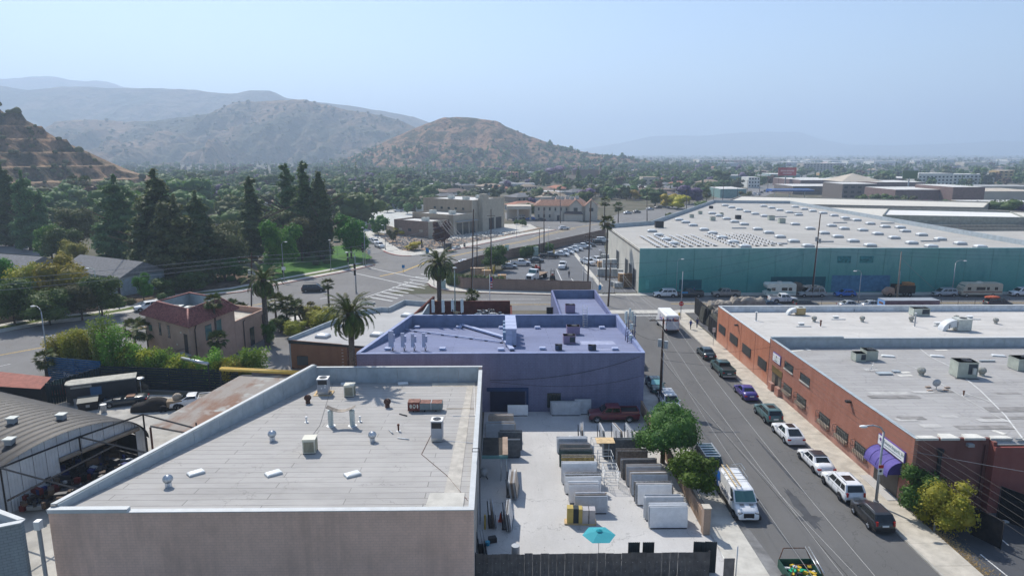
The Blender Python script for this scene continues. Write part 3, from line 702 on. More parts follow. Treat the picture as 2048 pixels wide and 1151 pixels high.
part('sealant_line',tp,pl('sealant_white',(.6,.6,.58),.8,.15),rf,True)
tp=MB()
for(a,b)in(((1582,702),(1607,700)),((1612,696),(1620,701)),((1790,745),(1820,744)),((1797,751),(1824,750)),((1985,860),(2010,868)),((1870,700),(1895,700))):roofpath(tp,[a,b],z2,.5,.025)
part('membrane_patch',tp,MATS['white_flashing'],rf,True)

def window_x(parent,y0,y1,z0,z1_,style):
 fr=MB();t_=.07
 w=part('window',fr.box(PW-.04,PW-.002,y0,y1,z0,z0+t_).box(PW-.04,PW-.002,y0,y1,z1_-t_,z1_).box(PW-.04,PW-.002,y0,y0+t_,z0+t_,z1_-t_).box(PW-.04,PW-.002,y1-t_,y1,z0+t_,z1_-t_),DARKM,parent,True)
 part('pane',MB().box(PW-.02,PW-.003,y0+t_,y1-t_,z0+t_,z1_-t_),GLASSW if style!='mesh' else pl('mesh_pane',(.1,.095,.08),.6,.3),w,True)
 b=MB()
 if style=='upper':
  part('sill',MB().box(PW-.12,PW-.002,y0-.05,y1+.05,z0-.14,z0),CONCW2,w,True)
 if style=='cage':
  X=PW-.38
  for k in range(9):
   y=lerp(y0-.1,y1+.1,k/8);b.tube((X,y,z0-.1),(X,y,z1_+.05),.022,n=4)
  for z in(z0-.1,(z0+z1_)/2,z1_+.05):
   b.tube((X,y0-.1,z),(X,y1+.1,z),.022,n=4)
   for y in(y0-.1,y1+.1):b.tube((X,y,z),(PW,y,z),.022,n=4)
  part('sill',MB().box(PW-.3,PW-.002,y0,y1,z0+.02,z0+.3),pl('tan_sill',(.36,.3,.24),.8,.2),w,True)
 if style=='mesh':
  for k in range(11):
   y=lerp(y0,y1,k/10);b.tube((PW-.1,y,z0),(PW-.1,y,z1_),.02,n=4)
  for k in range(6):
   z=lerp(z0,z1_,k/5);b.tube((PW-.1,y0,z),(PW-.1,y1,z),.025,n=4)
 if b.v:part('bars',b,DARKM,w,True)
for y0,y1,z0,zz in((102.5,105.6,2.0,3.5),(96.8,100.2,1.9,3.45),(91.4,94.7,1.8,3.35),(85.6,88.5,1.75,3.3)):window_x(K1,y0,y1,z0,zz-.25,'mesh')
for y0,y1 in((77.6,80.1),(73.1,75.6)):window_x(K2,y0,y1,4.1,5.0,'upper')
for y0,y1 in((77.5,79.9),(73.6,76.0),(67.8,70.2),(63.9,66.3),(60.2,62.5)):window_x(K2,y0,y1,1.15,2.3,'cage')

e=part('entrance',MB().box(PW-.06,PW-.003,80.5,83.7,2.5,3.3),pl('mustard_panel',(.16,.11,.04),.7,.2),K2,True)
part('door',MB().box(PW-.03,PW-.003,81.6,82.5,.05,2.5),pl('door_black',(.012,.013,.015),.5,.3),e,True)
part('glass_panel',MB().box(PW-.03,PW-.003,82.52,83.6,1.1,2.5).box(PW-.03,PW-.003,80.6,81.58,1.1,2.5),glassm('bronze_glass',(.06,.045,.035),.15),e,True)
part('stub_wall',MB().box(PW-.45,PW-.003,80.4,81.5,0,1.2),BRX2,e,True);part('stub_wall',MB().box(PW-.45,PW-.003,82.55,83.7,0,1.1),BRX2,e,True)

aw=MB();n=12;Y0,Y1=54.7,58.6;rr_=[]
for j in range(9):
 y=lerp(Y1,Y0,j/8);rr_.append([(PW-1.2*sin(pi/2*i/n),y,2.5+1.1*cos(pi/2*i/n))for i in range(n+1)])
m_=MB()
for j in range(8):
 a_,b_=rr_[j],rr_[j+1];base=a_+b_
 m_.add(base,[(i,i+1,n+2+i,n+1+i)for i in range(n)],0,True)
AWN=pl('purple_canvas',(.13,.105,.33),.8,.15,var=.12)
awn=part('awning',m_,AWN,K2,True)
for yy in(Y1,Y0):part('awning_end',MB().add([(PW,yy,2.5)]+[(PW-1.2*sin(pi/2*i/n),yy,2.5+1.1*cos(pi/2*i/n))for i in range(n+1)],[tuple(range(n+2))]),pl('purple_canvas_dark',(.08,.07,.28),.8,.15,var=.1),awn,True)
rib=MB()
for j in(0,2,4,6,8):rib.path([(p[0]-.012,p[1],p[2]+.012)for p in rr_[j]],.02,4)
part('awning_rib',rib,MATS['purple_canvas_dark'],awn,True)
part('valance',MB().box(PW-1.24,PW-1.2,Y0,Y1,2.3,2.51),AWN,awn,True)
en=part('entrance',MB().box(PW-.03,PW-.003,55.0,58.8,.2,2.4),pl('entrance_dark',(.02,.02,.022),.4,.4),K2,True)
part('step',MB().box(PW-1.0,PW-.01,54.6,59.4,.002,.17),CONC,en,True)
sgn=part('sign_board',MB().box(PW-.14,PW-.003,54.3,58.5,3.78,4.75),pl('purple_sign_frame',(.12,.07,.32),.6,.3),K2,True)
part('sign_face',MB().box(PW-.16,PW-.141,54.36,58.44,3.83,4.7),WHITE,sgn,True)
INK=pl('sign_ink_green',(.05,.16,.13),.7,.2,var=0);INKP=pl('sign_ink_purple',(.14,.06,.3),.7,.2,var=0)
o_=text('e Estates Imports, Inc',.4,INK,K2,(PW-.165-60,56.05-69,4.38),(pi/2,0,-pi/2),'sign_lettering',.004)
lg=MB();lg.ball((PW-.165,58.05,4.35),.01,.16,.16,12,6).ball((PW-.168,57.85,4.15),.01,.1,.1,8,6);part('sign_logo',lg,INKP,sgn,True)
part('sign_small_line',MB().box(PW-.168,PW-.161,54.7,57.4,4.0,4.05),INK,sgn,True)
s2=part('sign_board',MB().box(PW-.1,PW-.003,81.2,83.6,3.95,5.1),MATS['purple_sign_frame'],K2,True,'square white sign board with purple edge')
part('sign_face',MB().box(PW-.12,PW-.101,81.28,83.52,4.02,5.03),WHITE,s2,True)
part('sign_logo',MB().ball((PW-.125,82.4,4.72),.008,.13,.14,10,6),RUST,s2,True);part('sign_small_line',MB().box(PW-.128,PW-.121,82.0,82.9,4.14,4.24).box(PW-.128,PW-.121,81.6,83.2,4.42,4.45),INK,s2,True)
for(yy,zz)in((97.2,5.0),(64.1,5.6)):
 lamp=part('wall_lamp',MB().box(PW-.5,PW-.01,yy-.2,yy+.2,zz,zz+.2),DARKM,K1 if yy>90 else K2,True)
part('wall_lamp',MB().box(39.0,39.5,53.0,53.39,5.8,6.05),GREYM,K2,True)
part('flue',MB().cyl(36.75,53.1,2.0,5.3,.16,n=10).cyl(36.75,53.1,5.3,5.6,.26,n=10),DARKM,K2,True)
part('downpipe',MB().path([(40.6,53.3,5.9),(40.6,53.3,1.3),(40.3,53.3,.9),(39.2,53.3,.8)],.06),pl('maroon_pipe',(.08,.03,.03),.6,.3),K2,True)

# --- teal warehouse
def tealmat():
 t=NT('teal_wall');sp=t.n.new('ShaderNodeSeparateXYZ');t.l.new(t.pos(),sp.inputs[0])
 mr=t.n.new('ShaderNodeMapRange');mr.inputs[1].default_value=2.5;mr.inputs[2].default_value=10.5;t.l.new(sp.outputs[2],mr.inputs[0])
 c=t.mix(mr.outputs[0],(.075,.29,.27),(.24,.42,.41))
 c=t.mix(t.mul(t.noise(.12,4,lo=.4,hi=.7),.5),c,(.08,.31,.25))
 c=t.mix(t.mul(t.noise(.7,6,t.pos((1,1,.35)),lo=.5,hi=.78),.5),c,(.03,.19,.19))
 c=t.mix(t.mul(t.noise(2.2,5,t.pos((1,1,.6)),lo=.58,hi=.8),.35),c,(.02,.1,.1))
 return t.done(c,.85,.15)
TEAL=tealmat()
TW=thing('teal_warehouse','huge warehouse with a teal painted panel wall and a pale roof dotted with skylights','warehouse',(70,200,0))
TP=[(29.5,145),(118,145),(118,280),(88,285),(42.8,197),(29.5,189)]
ZT=9.45
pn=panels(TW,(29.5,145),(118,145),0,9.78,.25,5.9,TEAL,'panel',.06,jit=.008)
pn2=panels(TW,(29.5,189),(29.5,145.3),0,9.7,.25,6.2,pl('cream_tilt_wall',(.55,.53,.47),.8,.2,var=.12,sc_=.3),'panel',.05)
for a,b in(((118,145.3),(118,280)),((118,280),(88,285)),((88,285),(42.8,197)),((42.8,197),(29.5,189))):panels(TW,a,b,0,10.6,.3,14,PARA,'panel',.04)
trf=part('roof',MB().prism([(29.75,145.25),(117.7,145.25),(117.7,279.7),(88.2,284.6),(43.05,196.7),(29.75,188.8)],8.3,ZT),ROOFT,TW,True)
part('coping',MB().box(29.45,118,144.96,145.35,9.785,9.83),pl('pale_teal_coping',(.3,.5,.52),.6,.3),TW,True)
part('stain_panel',MB().box(31.0,31.7,144.99,144.998,1,3),pl('teal_overpaint_light',(.1,.36,.33),.85,.1),TW,True)
OVP=pl('teal_overpaint_dark',(.018,.12,.14),.85,.1,var=.15)
for a,b,z0,zz in((38.3,43.2,.9,3.0),(58.2,70.2,.9,3.6)):part('overpainted_patch',MB().box(a,b,144.985,144.994,z0,zz),OVP,TW,True)
for(px,py)in((1688,519),(1733,519)):x,z=ony(px,py,145);part('overpainted_patch',MB().box(x-1.5,x+1.5,144.985,144.994,z-.7,z+.8),pl('teal_faded_patch',(.05,.22,.23),.85,.1,var=.5,sc_=2),TW,True)
x0,z0=ony(1660,595,145);x1,zz=ony(1780,560,145);part('overpainted_patch',MB().box(x0,x1,144.985,144.994,.3,3.9),pl('blue_overpaint',(.07,.2,.32),.85,.1,var=.25),TW,True,'faded blue overpainted patch')
for(y0,y1,h_)in((148.5,151.5,4.6),(153.5,156.5,4.8),(158.5,161.5,5.2),(171,174.5,5.4)):
 d_=part('dock_door',MB().box(29.42,29.49,y0,y1,0.05,h_),pl('dock_dark',(.035,.04,.045),.6,.2),TW,True);part('door_frame',MB().box(29.36,29.41,y0-.15,y0,0.05,h_+.15).box(29.36,29.41,y1,y1+.15,.05,h_+.15).box(29.36,29.41,y0,y1,h_,h_+.15),GREYM,d_,True)
part('edge_strip',MB().box(29.38,29.48,145.3,189,9.1,9.25),pl('brown_edge',(.1,.08,.07),.8,.1),TW,True)

def flatblock(name,label,pts,z,wall,roof,para=.6,cat='building',panelw=None):
 cx=sum(p[0]for p in pts)/len(pts);cy=sum(p[1]for p in pts)/len(pts)
 b=thing(name,label,cat,(cx,cy,0));a=sum(pts[i][0]*pts[(i+1)%len(pts)][1]-pts[(i+1)%len(pts)][0]*pts[i][1]for i in range(len(pts)))
 if a<0:pts=pts[::-1]
 wallring(b,pts,0,z,.3,wall)
 c_=np.array([cx,cy]);ins=[tuple(np.array(p)+(c_-np.array(p))/max(1e-6,np.linalg.norm(c_-np.array(p)))*.25)for p in pts]
 part('roof',MB().sheet(ins,z-para),roof,b,True)
 return b
WR=roofmat('bright_white_roof',(.7,.69,.66),6,30,.9,.12)
flatblock('industrial_building','white-roofed industrial building behind the right end of the teal warehouse',[(118.5,150),(210,150),(210,205),(118.5,205)],7.6,pl('dull_tan_wall',(.33,.31,.27),.85,.1),ROOFT,.9)
b_=flatblock('penthouse_block','raised grey block with a gleaming white roof on the building behind the teal warehouse',[(121,216),(160,207),(171,228),(136,240)],10.6,pl('grey_green_wall',(.27,.28,.25),.85,.1),WR,.4)
flatblock('industrial_building','low industrial building with a pale curved-edge roof behind the warehouse',[(118.6,206),(230,206),(190,262),(124,283)],8.4,MATS['dull_tan_wall'],roofmat('pale_roof_warm',(.6,.57,.5),5,30,.9,.15),.5)
flatblock('industrial_building','pale tan roofed building running along the boulevard past the warehouse',[(92,290),(126,286),(190,268),(215,300),(120,345)],8.8,MATS['dull_tan_wall'],MATS['pale_roof_warm'],.5)
flatblock('industrial_building','building with a peach stripe roof far right beside the white block',[(172,206.2),(260,206.2),(260,236),(185,236)],8.0,MATS['dull_tan_wall'],pl('peach_roof',(.62,.47,.3),.9,.1,var=.15,sc_=.2),.4)

# --- orange office building with grey roof
OB=thing('brick_office','low orange-brown brick office with a smooth grey roof behind the tall palm','building',(-22,104,0))
ORB=brick('tan_orange_brick',(.31,.155,.085),(.28,.14,.075),(.26,.15,.1),(0,2),.3,.1)
c0=(-30.1,93.2);c1=(-16.6,90.0)
part('front_wall',MB().prism([c0,c1,(c1[0],c1[1]+.3),(c0[0],c0[1]+.3)],0,[4.15,3.9,3.9,4.15]),ORB,OB,True)
p=[c0,(-26.6,103),(-23.9,109.9),(-20.4,112.3),(-19.2,112.0),(-17.4,118.0),(-12.6,116.4),(-13.2,96.3)]
for a,b in zip(p[:-1],p[1:]):panels(OB,a,b,0,4.55,-.22,7,PARA,'side_wall',.01)
rb=MB();pz=p+[c1];rb.add([(x,y,4.0-(y-92)*.012)for x,y in pz],[tuple(range(len(pz)))[::-1]]);part('roof',rb,ROOFO,OB,True)
part('edge_trim',MB().prism([(c0[0]-.05,c0[1]-.06),(c1[0],c1[1]-.06),(c1[0],c1[1]-.003),(c0[0]-.05,c0[1]-.003)],3.7,[4.2,3.95,3.95,4.2]),pl('dark_trim',(.05,.045,.04),.7,.2),OB,True)
part('window',MB().box(-28.9,-27.3,92.55,92.72,.7,2.0),GLASSW,OB,True)
part('flue',MB().tube((-21.35,91.0,0),(-21.35,91.0,3.7),.14),RUST,OB,True)
part('door',MB().box(-18.6,-17.6,90.05,90.2,0,2.6),pl('cream_door',(.42,.37,.28),.7,.2),OB,True)
lt=MB()
for zz in range(6):lt.box(-20.8,-20.3,90.75,90.82,.5+zz*.42,.72+zz*.42);lt.box(-22.3,-22.05,91.2,91.24,1.0+zz*.45,1.12+zz*.45)
part('wall_lettering',lt,pl('faded_letter',(.5,.4,.33),.8,.1),OB,True)
def skylight_proto(L,W,H,dome):
 o=thing('skylight','white dome skylight','skylight')
 part('curb',MB().box(-L/2,L/2,-W/2,W/2,-.12,H),GREYM if dome>.1 else CAP,o)
 rings=[]
 for k in range(5):
  a=pi/2*k/4;s_=cos(a);s_=max(s_,.05);rings.append([(-L/2*s_*.94,-W/2*s_*.94,H+dome*sin(a)),(L/2*s_*.94,-W/2*s_*.94,H+dome*sin(a)),(L/2*s_*.94,W/2*s_*.94,H+dome*sin(a)),(-L/2*s_*.94,W/2*s_*.94,H+dome*sin(a))])
 part('dome',MB().loft(rings,sm=False),pl('skylight_plastic',(.75,.76,.74),.3,.5,var=.05),o);return o
sk=skylight_proto(1.8,1.5,.3,.3)
def zO(x,y):return 4.0-(y-92)*.012
for i,(px,py,lab)in enumerate(((646,674,'square dome skylight near the front edge of the orange brick office roof'),(690,652,'square dome skylight half behind the palm on the brick office roof'),(755,671,'square dome skylight beside the blue building parapet on the brick office roof'),(815,632,'small dome skylight at the back of the brick office roof'))):
 x,y,z=gr(px,py,zO)
 if i==0:sk.location=(x,y,z);sk['label']=lab;sk.rotation_euler=(0,0,-.25)
 else:copy_tree(sk,None,(x,y,z),-.25,lab)

# --- stucco restaurant with tiled hip roof
STU=pl('pink_stucco',(.42,.285,.225),.9,.1,var=.12,sc_=.6);TILE=pl('clay_roof_tile',(.29,.125,.11),.7,.25,var=.45,sc_=3)
TILD=pl('clay_roof_tile_shadow_joint',(.13,.05,.045),.8,.2,var=.2)
SB=thing('stucco_restaurant','two-storey pink stucco building with a red barrel tile roof around sunken rooftop units','building',(-45,97,0))
P0=(-42.6,90.4);P1=(-40.6,101.2);P2=(-38.9,110.2);P3=(-52.2,97.8);P4=(-49.6,106.8);P5=(-46.2,113.5)
ZE=6.9
wallring(SB,[P0,P1,P4,P3],0,ZE,.3,STU)
wallring(SB,[(P1[0]+.003,P1[1]+.02),P2,P5,(P4[0]+.3,P4[1])],0,4.9,.3,STU)
part('terrace_floor',MB().sheet([(P1[0]-.3,P1[1]+.3),(P2[0]-.3,P2[1]-.3),(P5[0]+.1,P5[1]-.3),(P4[0]+.5,P4[1]+.3)],3.9),CONCW,SB,True)
cx_=np.mean([P0[0],P1[0],P4[0],P3[0]]);cy_=np.mean([P0[1],P1[1],P4[1],P3[1]]);cc=np.array([cx_,cy_])
ev=[np.array(p)+(np.array(p)-cc)/np.linalg.norm(np.array(p)-cc)*.75 for p in(P0,P1,P4,P3)]
ri=[np.array(p)+(cc-np.array(p))*.30 for p in(P0,P1,P4,P3)]
ZR=ZE+1.75
for i in range(4):
 a,b,c_,d_=ev[i],ev[(i+1)%4],ri[(i+1)%4],ri[i]
 rs=part('roof_slope',MB().add([(*a,ZE-.05),(*b,ZE-.05),(*c_,ZR),(*d_,ZR)],[(0,1,2,3)]),TILD,SB,True)
 L=np.linalg.norm(b-a);nb_=max(8,int(L/.34));tm=MB();up=(c_+d_)/2-(a+b)/2;rows=9;e_=(b-a)/L
 H_=ZR-ZE+.05;sl=np.linalg.norm(up)
 cd0=np.dot(d_-a,e_);cd1=np.dot(c_-a,e_)
 for q in range(nb_):
  u=(q+.5)/nb_*L
  for r_ in range(rows):
   t0,t1=r_/rows,(r_+1)/rows
   if not(cd0*t1-.05<u<L+(cd1-L)*t1+.05):continue
   dn=(up-e_*np.dot(up,e_))
   A0=a+e_*u+dn*t0;A1=a+e_*u+dn*t1;z0=ZE-.05+H_*t0;z_1=ZE-.05+H_*t1
   rw=.13
   tm.add([(*(A0-e_*rw),z0+.03),(*(A0),z0+.17),(*(A0+e_*rw),z0+.03),(*(A1-e_*rw*.8),z_1+.02),(*(A1),z_1+.11),(*(A1+e_*rw*.8),z_1+.02)],[(0,1,4,3),(1,2,5,4),(0,2,1)],0,False)
 part('tile_field',tm,TILE,rs,True,kind='stuff')
rd=MB()
for i in range(4):
 rd.tube((*ev[i],ZE+.05),(*ri[i],ZR+.1),.14,n=6);rd.tube((*ri[i],ZR+.05),(*ri[(i+1)%4],ZR+.05),.13,n=6)
part('ridge_tiles',rd,TILE,SB,True)
wallring(SB,[tuple(x_)for x_ in ri],ZE-.3,ZR+.02,-.08,pl('well_wall',(.33,.39,.41),.8,.1),'well_wall')
part('well_floor',MB().sheet([tuple(x_)for x_ in ri],ZE-.2),ROOFO,SB,True)
def wseg(a,b,u,z0,zz,w_,mat,name,parent=SB,off=.03,frame=True):
 a=np.array(a);b=np.array(b);d=(b-a)/np.linalg.norm(b-a);n=np.array([d[1],-d[0]])
 q=lambda s_,o1,o2:[tuple(a+d*(u-s_)+n*o1),tuple(a+d*(u+s_)+n*o1),tuple(a+d*(u+s_)+n*o2),tuple(a+d*(u-s_)+n*o2)]
 w=part(name,MB().prism(q(w_/2,.003,off),z0,zz),mat,parent,True)
 if frame:part('frame',MB().prism(q(w_/2+.06,.004,off+.02)[:],zz,zz+.07).prism(q(w_/2+.06,.004,off+.05),z0-.08,z0),DARKM,w,True)
 return w
wseg(P0,P1,4.3,4.0,6.0,1.5,GLASST,'window');wseg(P0,P1,6.7,4.2,6.1,1.5,GLASST,'window')
wseg(P1,P2,4.4,0,2.8,1.2,GLASSW,'door')
wseg(P0,P1,5.2,.3,2.4,2.8,DARKM,'window')
wseg(P3,P0,4.1,4.5,6.1,.6,GLASSW,'window');wseg(P3,P0,6.6,4.5,6.1,.6,GLASSW,'window')
wseg(P3,P0,11.2,3.1,5.6,1.1,pl('brown_door',(.06,.045,.04),.7,.2),'door')
wseg(P3,P0,8.6,3.7,3.9,.3,OFFW,'lamp',frame=False);wseg(P3,P0,9.9,5.6,5.8,.3,OFFW,'lamp',frame=False)
wseg(P3,P0,1.2,4.6,5.5,1.0,pl('green_sign',(.03,.14,.1),.6,.3),'wall_sign',frame=False)
for u in(1.1,10.9):
 a=np.array(P0 if u<5 else P1);d=(np.array(P1)-np.array(P0));d/=np.linalg.norm(d);uu=u if u<5 else 2.0
 q=a+d*uu+np.array([d[1],-d[0]])*.15;part('downpipe',MB().path([(q[0]+.1,q[1]+.4,6.9 if u<5 else 4.6),(*q,6.2 if u<5 else 4.4),(*q,.1)],.08),pl('brown_pipe',(.06,.04,.035),.6,.3),SB,True)
q=np.array(P1)+(np.array(P2)-np.array(P1))*.82+np.array([.15,-.03]);part('downpipe',MB().tube((*q,4.2),(*q,.1),.08),MATS['brown_pipe'],SB,True)

a=np.array(P3);b=np.array(P0);d=(b-a)/np.linalg.norm(b-a);n=np.array([d[1],-d[0]])
def sp(u,o_):return tuple(a+d*u+n*o_)
st=part('stair_landing',MB().prism([sp(9.8,.01),sp(12.2,.01),sp(12.2,1.7),sp(9.8,1.7)],2.75,3.0),GREYM,SB,True)
for k in range(12):part('stair_step',MB().prism([sp(9.8-.36*(k+1),.3),sp(9.8-.36*k,.3),sp(9.8-.36*k,1.5),sp(9.8-.36*(k+1),1.5)],2.68-.23*k,2.75-.23*k),GREYM,SB,True)
rl=MB()
for(u,o_)in[(9.8+.3*i,1.7)for i in range(9)]:rl.tube((*sp(u,o_),3),(*sp(u,o_),4),.025,n=4)
rl.path([(*sp(5.5,1.5),1.1),(*sp(9.8,1.5),4),(*sp(9.8,1.7),4),(*sp(12.2,1.7),4),(*sp(12.2,.05),4)],.035,5)
for k in range(12):u=9.8-.36*k;rl.tube((*sp(u,1.5),2.9-.24*k),(*sp(u,1.5),3.95-.24*k),.02,n=4)
rl.tube((*sp(10,1.6),0),(*sp(10,1.6),2.75),.06);part('stair_railing',rl,DARKM,SB,True)
for i,(px,py)in enumerate(((352,612),(383,614))):
 x,y=g(px,py,ZE+.9);t_=thing('rooftop_unit',['grey rooftop cooling unit left in the tiled roof well','grey rooftop cooling unit right in the tiled roof well'][i],'air conditioner',(x,y,ZE-.2))
 part('cabinet',MB().box(-.9,.9,-.6,.6,0,1.1),pl('unit_dark',(.12,.15,.16),.6,.3),t_);part('lid',MB().box(-.95,.95,-.65,.65,1.1,1.2),ACGREY,t_);part('fan',MB().cyl(0,0,1.2,1.24,.42,n=16),BLACK,t_)

# --- fire station, oriented along the boulevard
uF=np.array([.58,.8146]);vF=np.array([-.8146,.58]);OF=np.array([-26.2,243.])
def Fp(u,v):return tuple(OF+uF*u+vF*v)
FS=thing('fire_station','tan block civic building with stepped flat roofs, a tall tower fin and bay doors','building',(*OF,0))
FW=brick('tan_block_station',(.35,.29,.22),(.33,.27,.205),(.3,.25,.19),(0,2),.8,.4);FW2=pl('station_pale_block',(.42,.38,.31),.85,.1,var=.12);FD=pl('station_brown_block',(.25,.185,.15),.85,.1,var=.15)
FRF=roofmat('station_white_roof',(.62,.61,.58),3,20,.85,.15)
def blockF(u0,u1,v0,v1,z,mats,par=.5,z0=0):
 wallring(FS,[Fp(u0,v0),Fp(u1,v0),Fp(u1,v1),Fp(u0,v1)],z0,z,.3,mats)
 part('roof',MB().sheet([Fp(u0+.3,v0+.3),Fp(u1-.3,v0+.3),Fp(u1-.3,v1-.3),Fp(u0+.3,v1-.3)],z-par),FRF,FS,True)
blockF(0,11,0,17,5.9,[FW2,FD,FD,FD]);blockF(11.03,24,-2.5,18,7.6,[FW2,FW,FW,FW]);blockF(24.03,45,-1,24,12.2,[FW2,FW,FW,FW])
wallring(FS,[Fp(27.5,-3.2),Fp(31.5,-3.2),Fp(31.5,-1.1),Fp(27.5,-1.1)],0,13.0,.4,FW2,'tower_wall');part('tower_cap',MB().prism([Fp(28.4,-3.4),Fp(30.6,-3.4),Fp(30.6,-1.0),Fp(28.4,-1.0)],12.4,14.4),FW2,FS,True)
part('tower_roof',MB().sheet([Fp(27.6,-3.1),Fp(31.4,-3.1),Fp(31.4,-1.2),Fp(27.6,-1.2)],12.8),FRF,FS,True)
for k in range(3):part('bay_door',MB().prism([Fp(12.5+k*3.9,-2.52),Fp(15.7+k*3.9,-2.52),Fp(15.7+k*3.9,-2.56),Fp(12.5+k*3.9,-2.56)],0.05,4.4),GLASSW,FS,True)
part('canopy',MB().prism([Fp(11.8,-2.52),Fp(24,-2.52),Fp(24,-4.0),Fp(11.8,-4.0)],4.9,5.1),GREYM,FS,True)
for k in range(2):part('bay_door',MB().prism([Fp(34+k*5.2,-1.02),Fp(37.8+k*5.2,-1.02),Fp(37.8+k*5.2,-1.06),Fp(34+k*5.2,-1.06)],0.05,4.6),DARKM,FS,True)
for k in range(5):part('window',MB().prism([Fp(23.99,3+k*3.6),Fp(23.99,4.1+k*3.6),Fp(24.02,4.1+k*3.6),Fp(24.02,3+k*3.6)],8.3,9.1),GLASSW,FS,True)
for v in(3,8.5,13):part('window',MB().prism([Fp(-.03,v),Fp(-.03,v+1.6),Fp(-.003,v+1.6),Fp(-.003,v)],2.0,2.9),GLASSW if v==8.5 else FW2,FS,True)
for i,(u,v,z)in enumerate(((5,6,5.5),(16,12,7.2),(18,4,7.2),(32,16,11.8),(40,8,11.8),(29,6,11.8))):
 x,y=Fp(u,v);t_=thing('rooftop_unit',['white unit on the lowest station roof','grey unit at the back of the middle station roof','white unit in front on the middle station roof','grey unit at the back of the tall station roof','grey unit at the right of the tall station roof','grey unit behind the station tower fin'][i],'air conditioner',(x,y,z),.95)
 part('cabinet',MB().box(-1.2,1.2,-.9,.9,0,1.3),ACGREY,t_);part('fan',MB().cyl(.3,0,1.3,1.36,.5,n=12),BLACK,t_)

w_=thing('block_wall','tan block wall curving from the north street to the station','wall',(-40,258,0));wallring(w_,[g(735,459),g(757,457),g(800,470)],0,2.3,.3,FW,'wall_run',closed=False)

# --- apartment-style office with gabled tile roofs
AO=thing('gabled_office','two-storey cream office with brown tiled roof, gables and small dark windows across the boulevard','building',(28,310,0))
aq=rad(-6)
def Ap(u,v):return(14.5+u*cos(aq)-v*sin(aq),309.5+u*sin(aq)+v*cos(aq))
CRM=pl('cream_stucco',(.56,.5,.42),.88,.1,var=.08);BTL=pl('brown_tile',(.3,.17,.12),.8,.15,var=.3,sc_=1.5)
wallring(AO,[Ap(0,0),Ap(23,0),Ap(23,26),Ap(0,26)],0,6.6,.3,CRM)
part('roof',MB().add([(*Ap(-.6,-.6),6.5),(*Ap(23.6,-.6),6.5),(*Ap(20,4),9),(*Ap(3.5,4),9)],[(0,1,2,3)]).add([(*Ap(-.6,-.6),6.5),(*Ap(3.5,4),9),(*Ap(3.5,24),9),(*Ap(-.6,26.6),6.5)],[(0,1,2,3)]).add([(*Ap(23.6,-.6),6.5),(*Ap(23.6,26.6),6.5),(*Ap(20,24),9),(*Ap(20,4),9)],[(0,1,2,3)]).sheet([Ap(3.5,4),Ap(20,4),Ap(20,24),Ap(3.5,24)],8.7),BTL,AO,True)
for(u,w_)in((18.5,5.5),(25.5,5.5)):
 part('gable_wall',MB().add([(*Ap(u-w_/2,-1.5),0),(*Ap(u+w_/2,-1.5),0),(*Ap(u+w_/2,-1.5),6.8),(*Ap(u,-1.5),9.3),(*Ap(u-w_/2,-1.5),6.8),(*Ap(u-w_/2,5),0),(*Ap(u+w_/2,5),0),(*Ap(u+w_/2,5),6.8),(*Ap(u,5),9.3),(*Ap(u-w_/2,5),6.8)],[(0,1,2,3,4),(1,6,7,2),(5,0,4,9)]),CRM,AO,True)
 part('gable_roof',MB().add([(*Ap(u-w_/2-.4,-2),6.5),(*Ap(u,-2),9.55),(*Ap(u,6),9.55),(*Ap(u-w_/2-.4,6),6.5),(*Ap(u+w_/2+.4,-2),6.5),(*Ap(u+w_/2+.4,6),6.5)],[(0,1,2,3),(1,4,5,2)]),BTL,AO,True)
 wq=part('window',MB().prism([Ap(u-.9,-1.54),Ap(u+.9,-1.54),Ap(u+.9,-1.51),Ap(u-.9,-1.51)],4.2,5.8),GLASSW,AO,True)
for k in range(6):
 for z in(1.2,4.3):part('window',MB().prism([Ap(1.5+k*2.5,-.04),Ap(2.3+k*2.5,-.04),Ap(2.3+k*2.5,-.01),Ap(1.5+k*2.5,-.01)],z,z+1.4),GLASSW,AO,True)
for k in range(4):part('window',MB().prism([Ap(23.01,8+k*4.5),Ap(23.04,8+k*4.5),Ap(23.04,9+k*4.5),Ap(23.01,9+k*4.5)],4.3,5.7),GLASSW,AO,True)
part('porch_wall',MB().prism([Ap(9,-2.2),Ap(13,-2.2),Ap(13,-.01),Ap(9,-.01)],0,3.6),CRM,AO,True);part('porch_door',MB().prism([Ap(10.2,-2.24),Ap(11.4,-2.24),Ap(11.4,-2.21),Ap(10.2,-2.21)],0,2.5),DARKM,AO,True)
part('porch_roof',MB().add([(*Ap(13.2,-3.5),3.1),(*Ap(22,-3.5),3.1),(*Ap(21,-1.4),4.2),(*Ap(14.2,-1.4),4.2)],[(0,1,2,3)]),pl('dark_shingle',(.1,.08,.075),.85,.1),AO,True);part('low_wall',MB().prism([Ap(13.4,-3.2),Ap(21.8,-3.2),Ap(21.8,-1.51),Ap(13.4,-1.51)],0,3.1),CRM,AO,True)
part('roof_enclosure',MB().prism([Ap(2.5,5),Ap(7.5,5),Ap(7.5,9),Ap(2.5,9)],8.2,10.2),CRM,AO,True)
for i in range(6):
 x,y=Ap(8+i*2.2,8+(i%2)*4);t_=thing('rooftop_unit','one of the pale units crowded behind the gabled office roof ridge','air conditioner',(x,y,8.7),0,'units on the gabled office');part('cabinet',MB().box(-.9,.9,-.7,.7,0,1.5),ACGREY,t_);part('fan',MB().cyl(0,0,1.5,1.55,.4,n=10),BLACK,t_)
CT=thing('canopy_building','small cream open-fronted building left of the gabled office','building',(3,310,0))
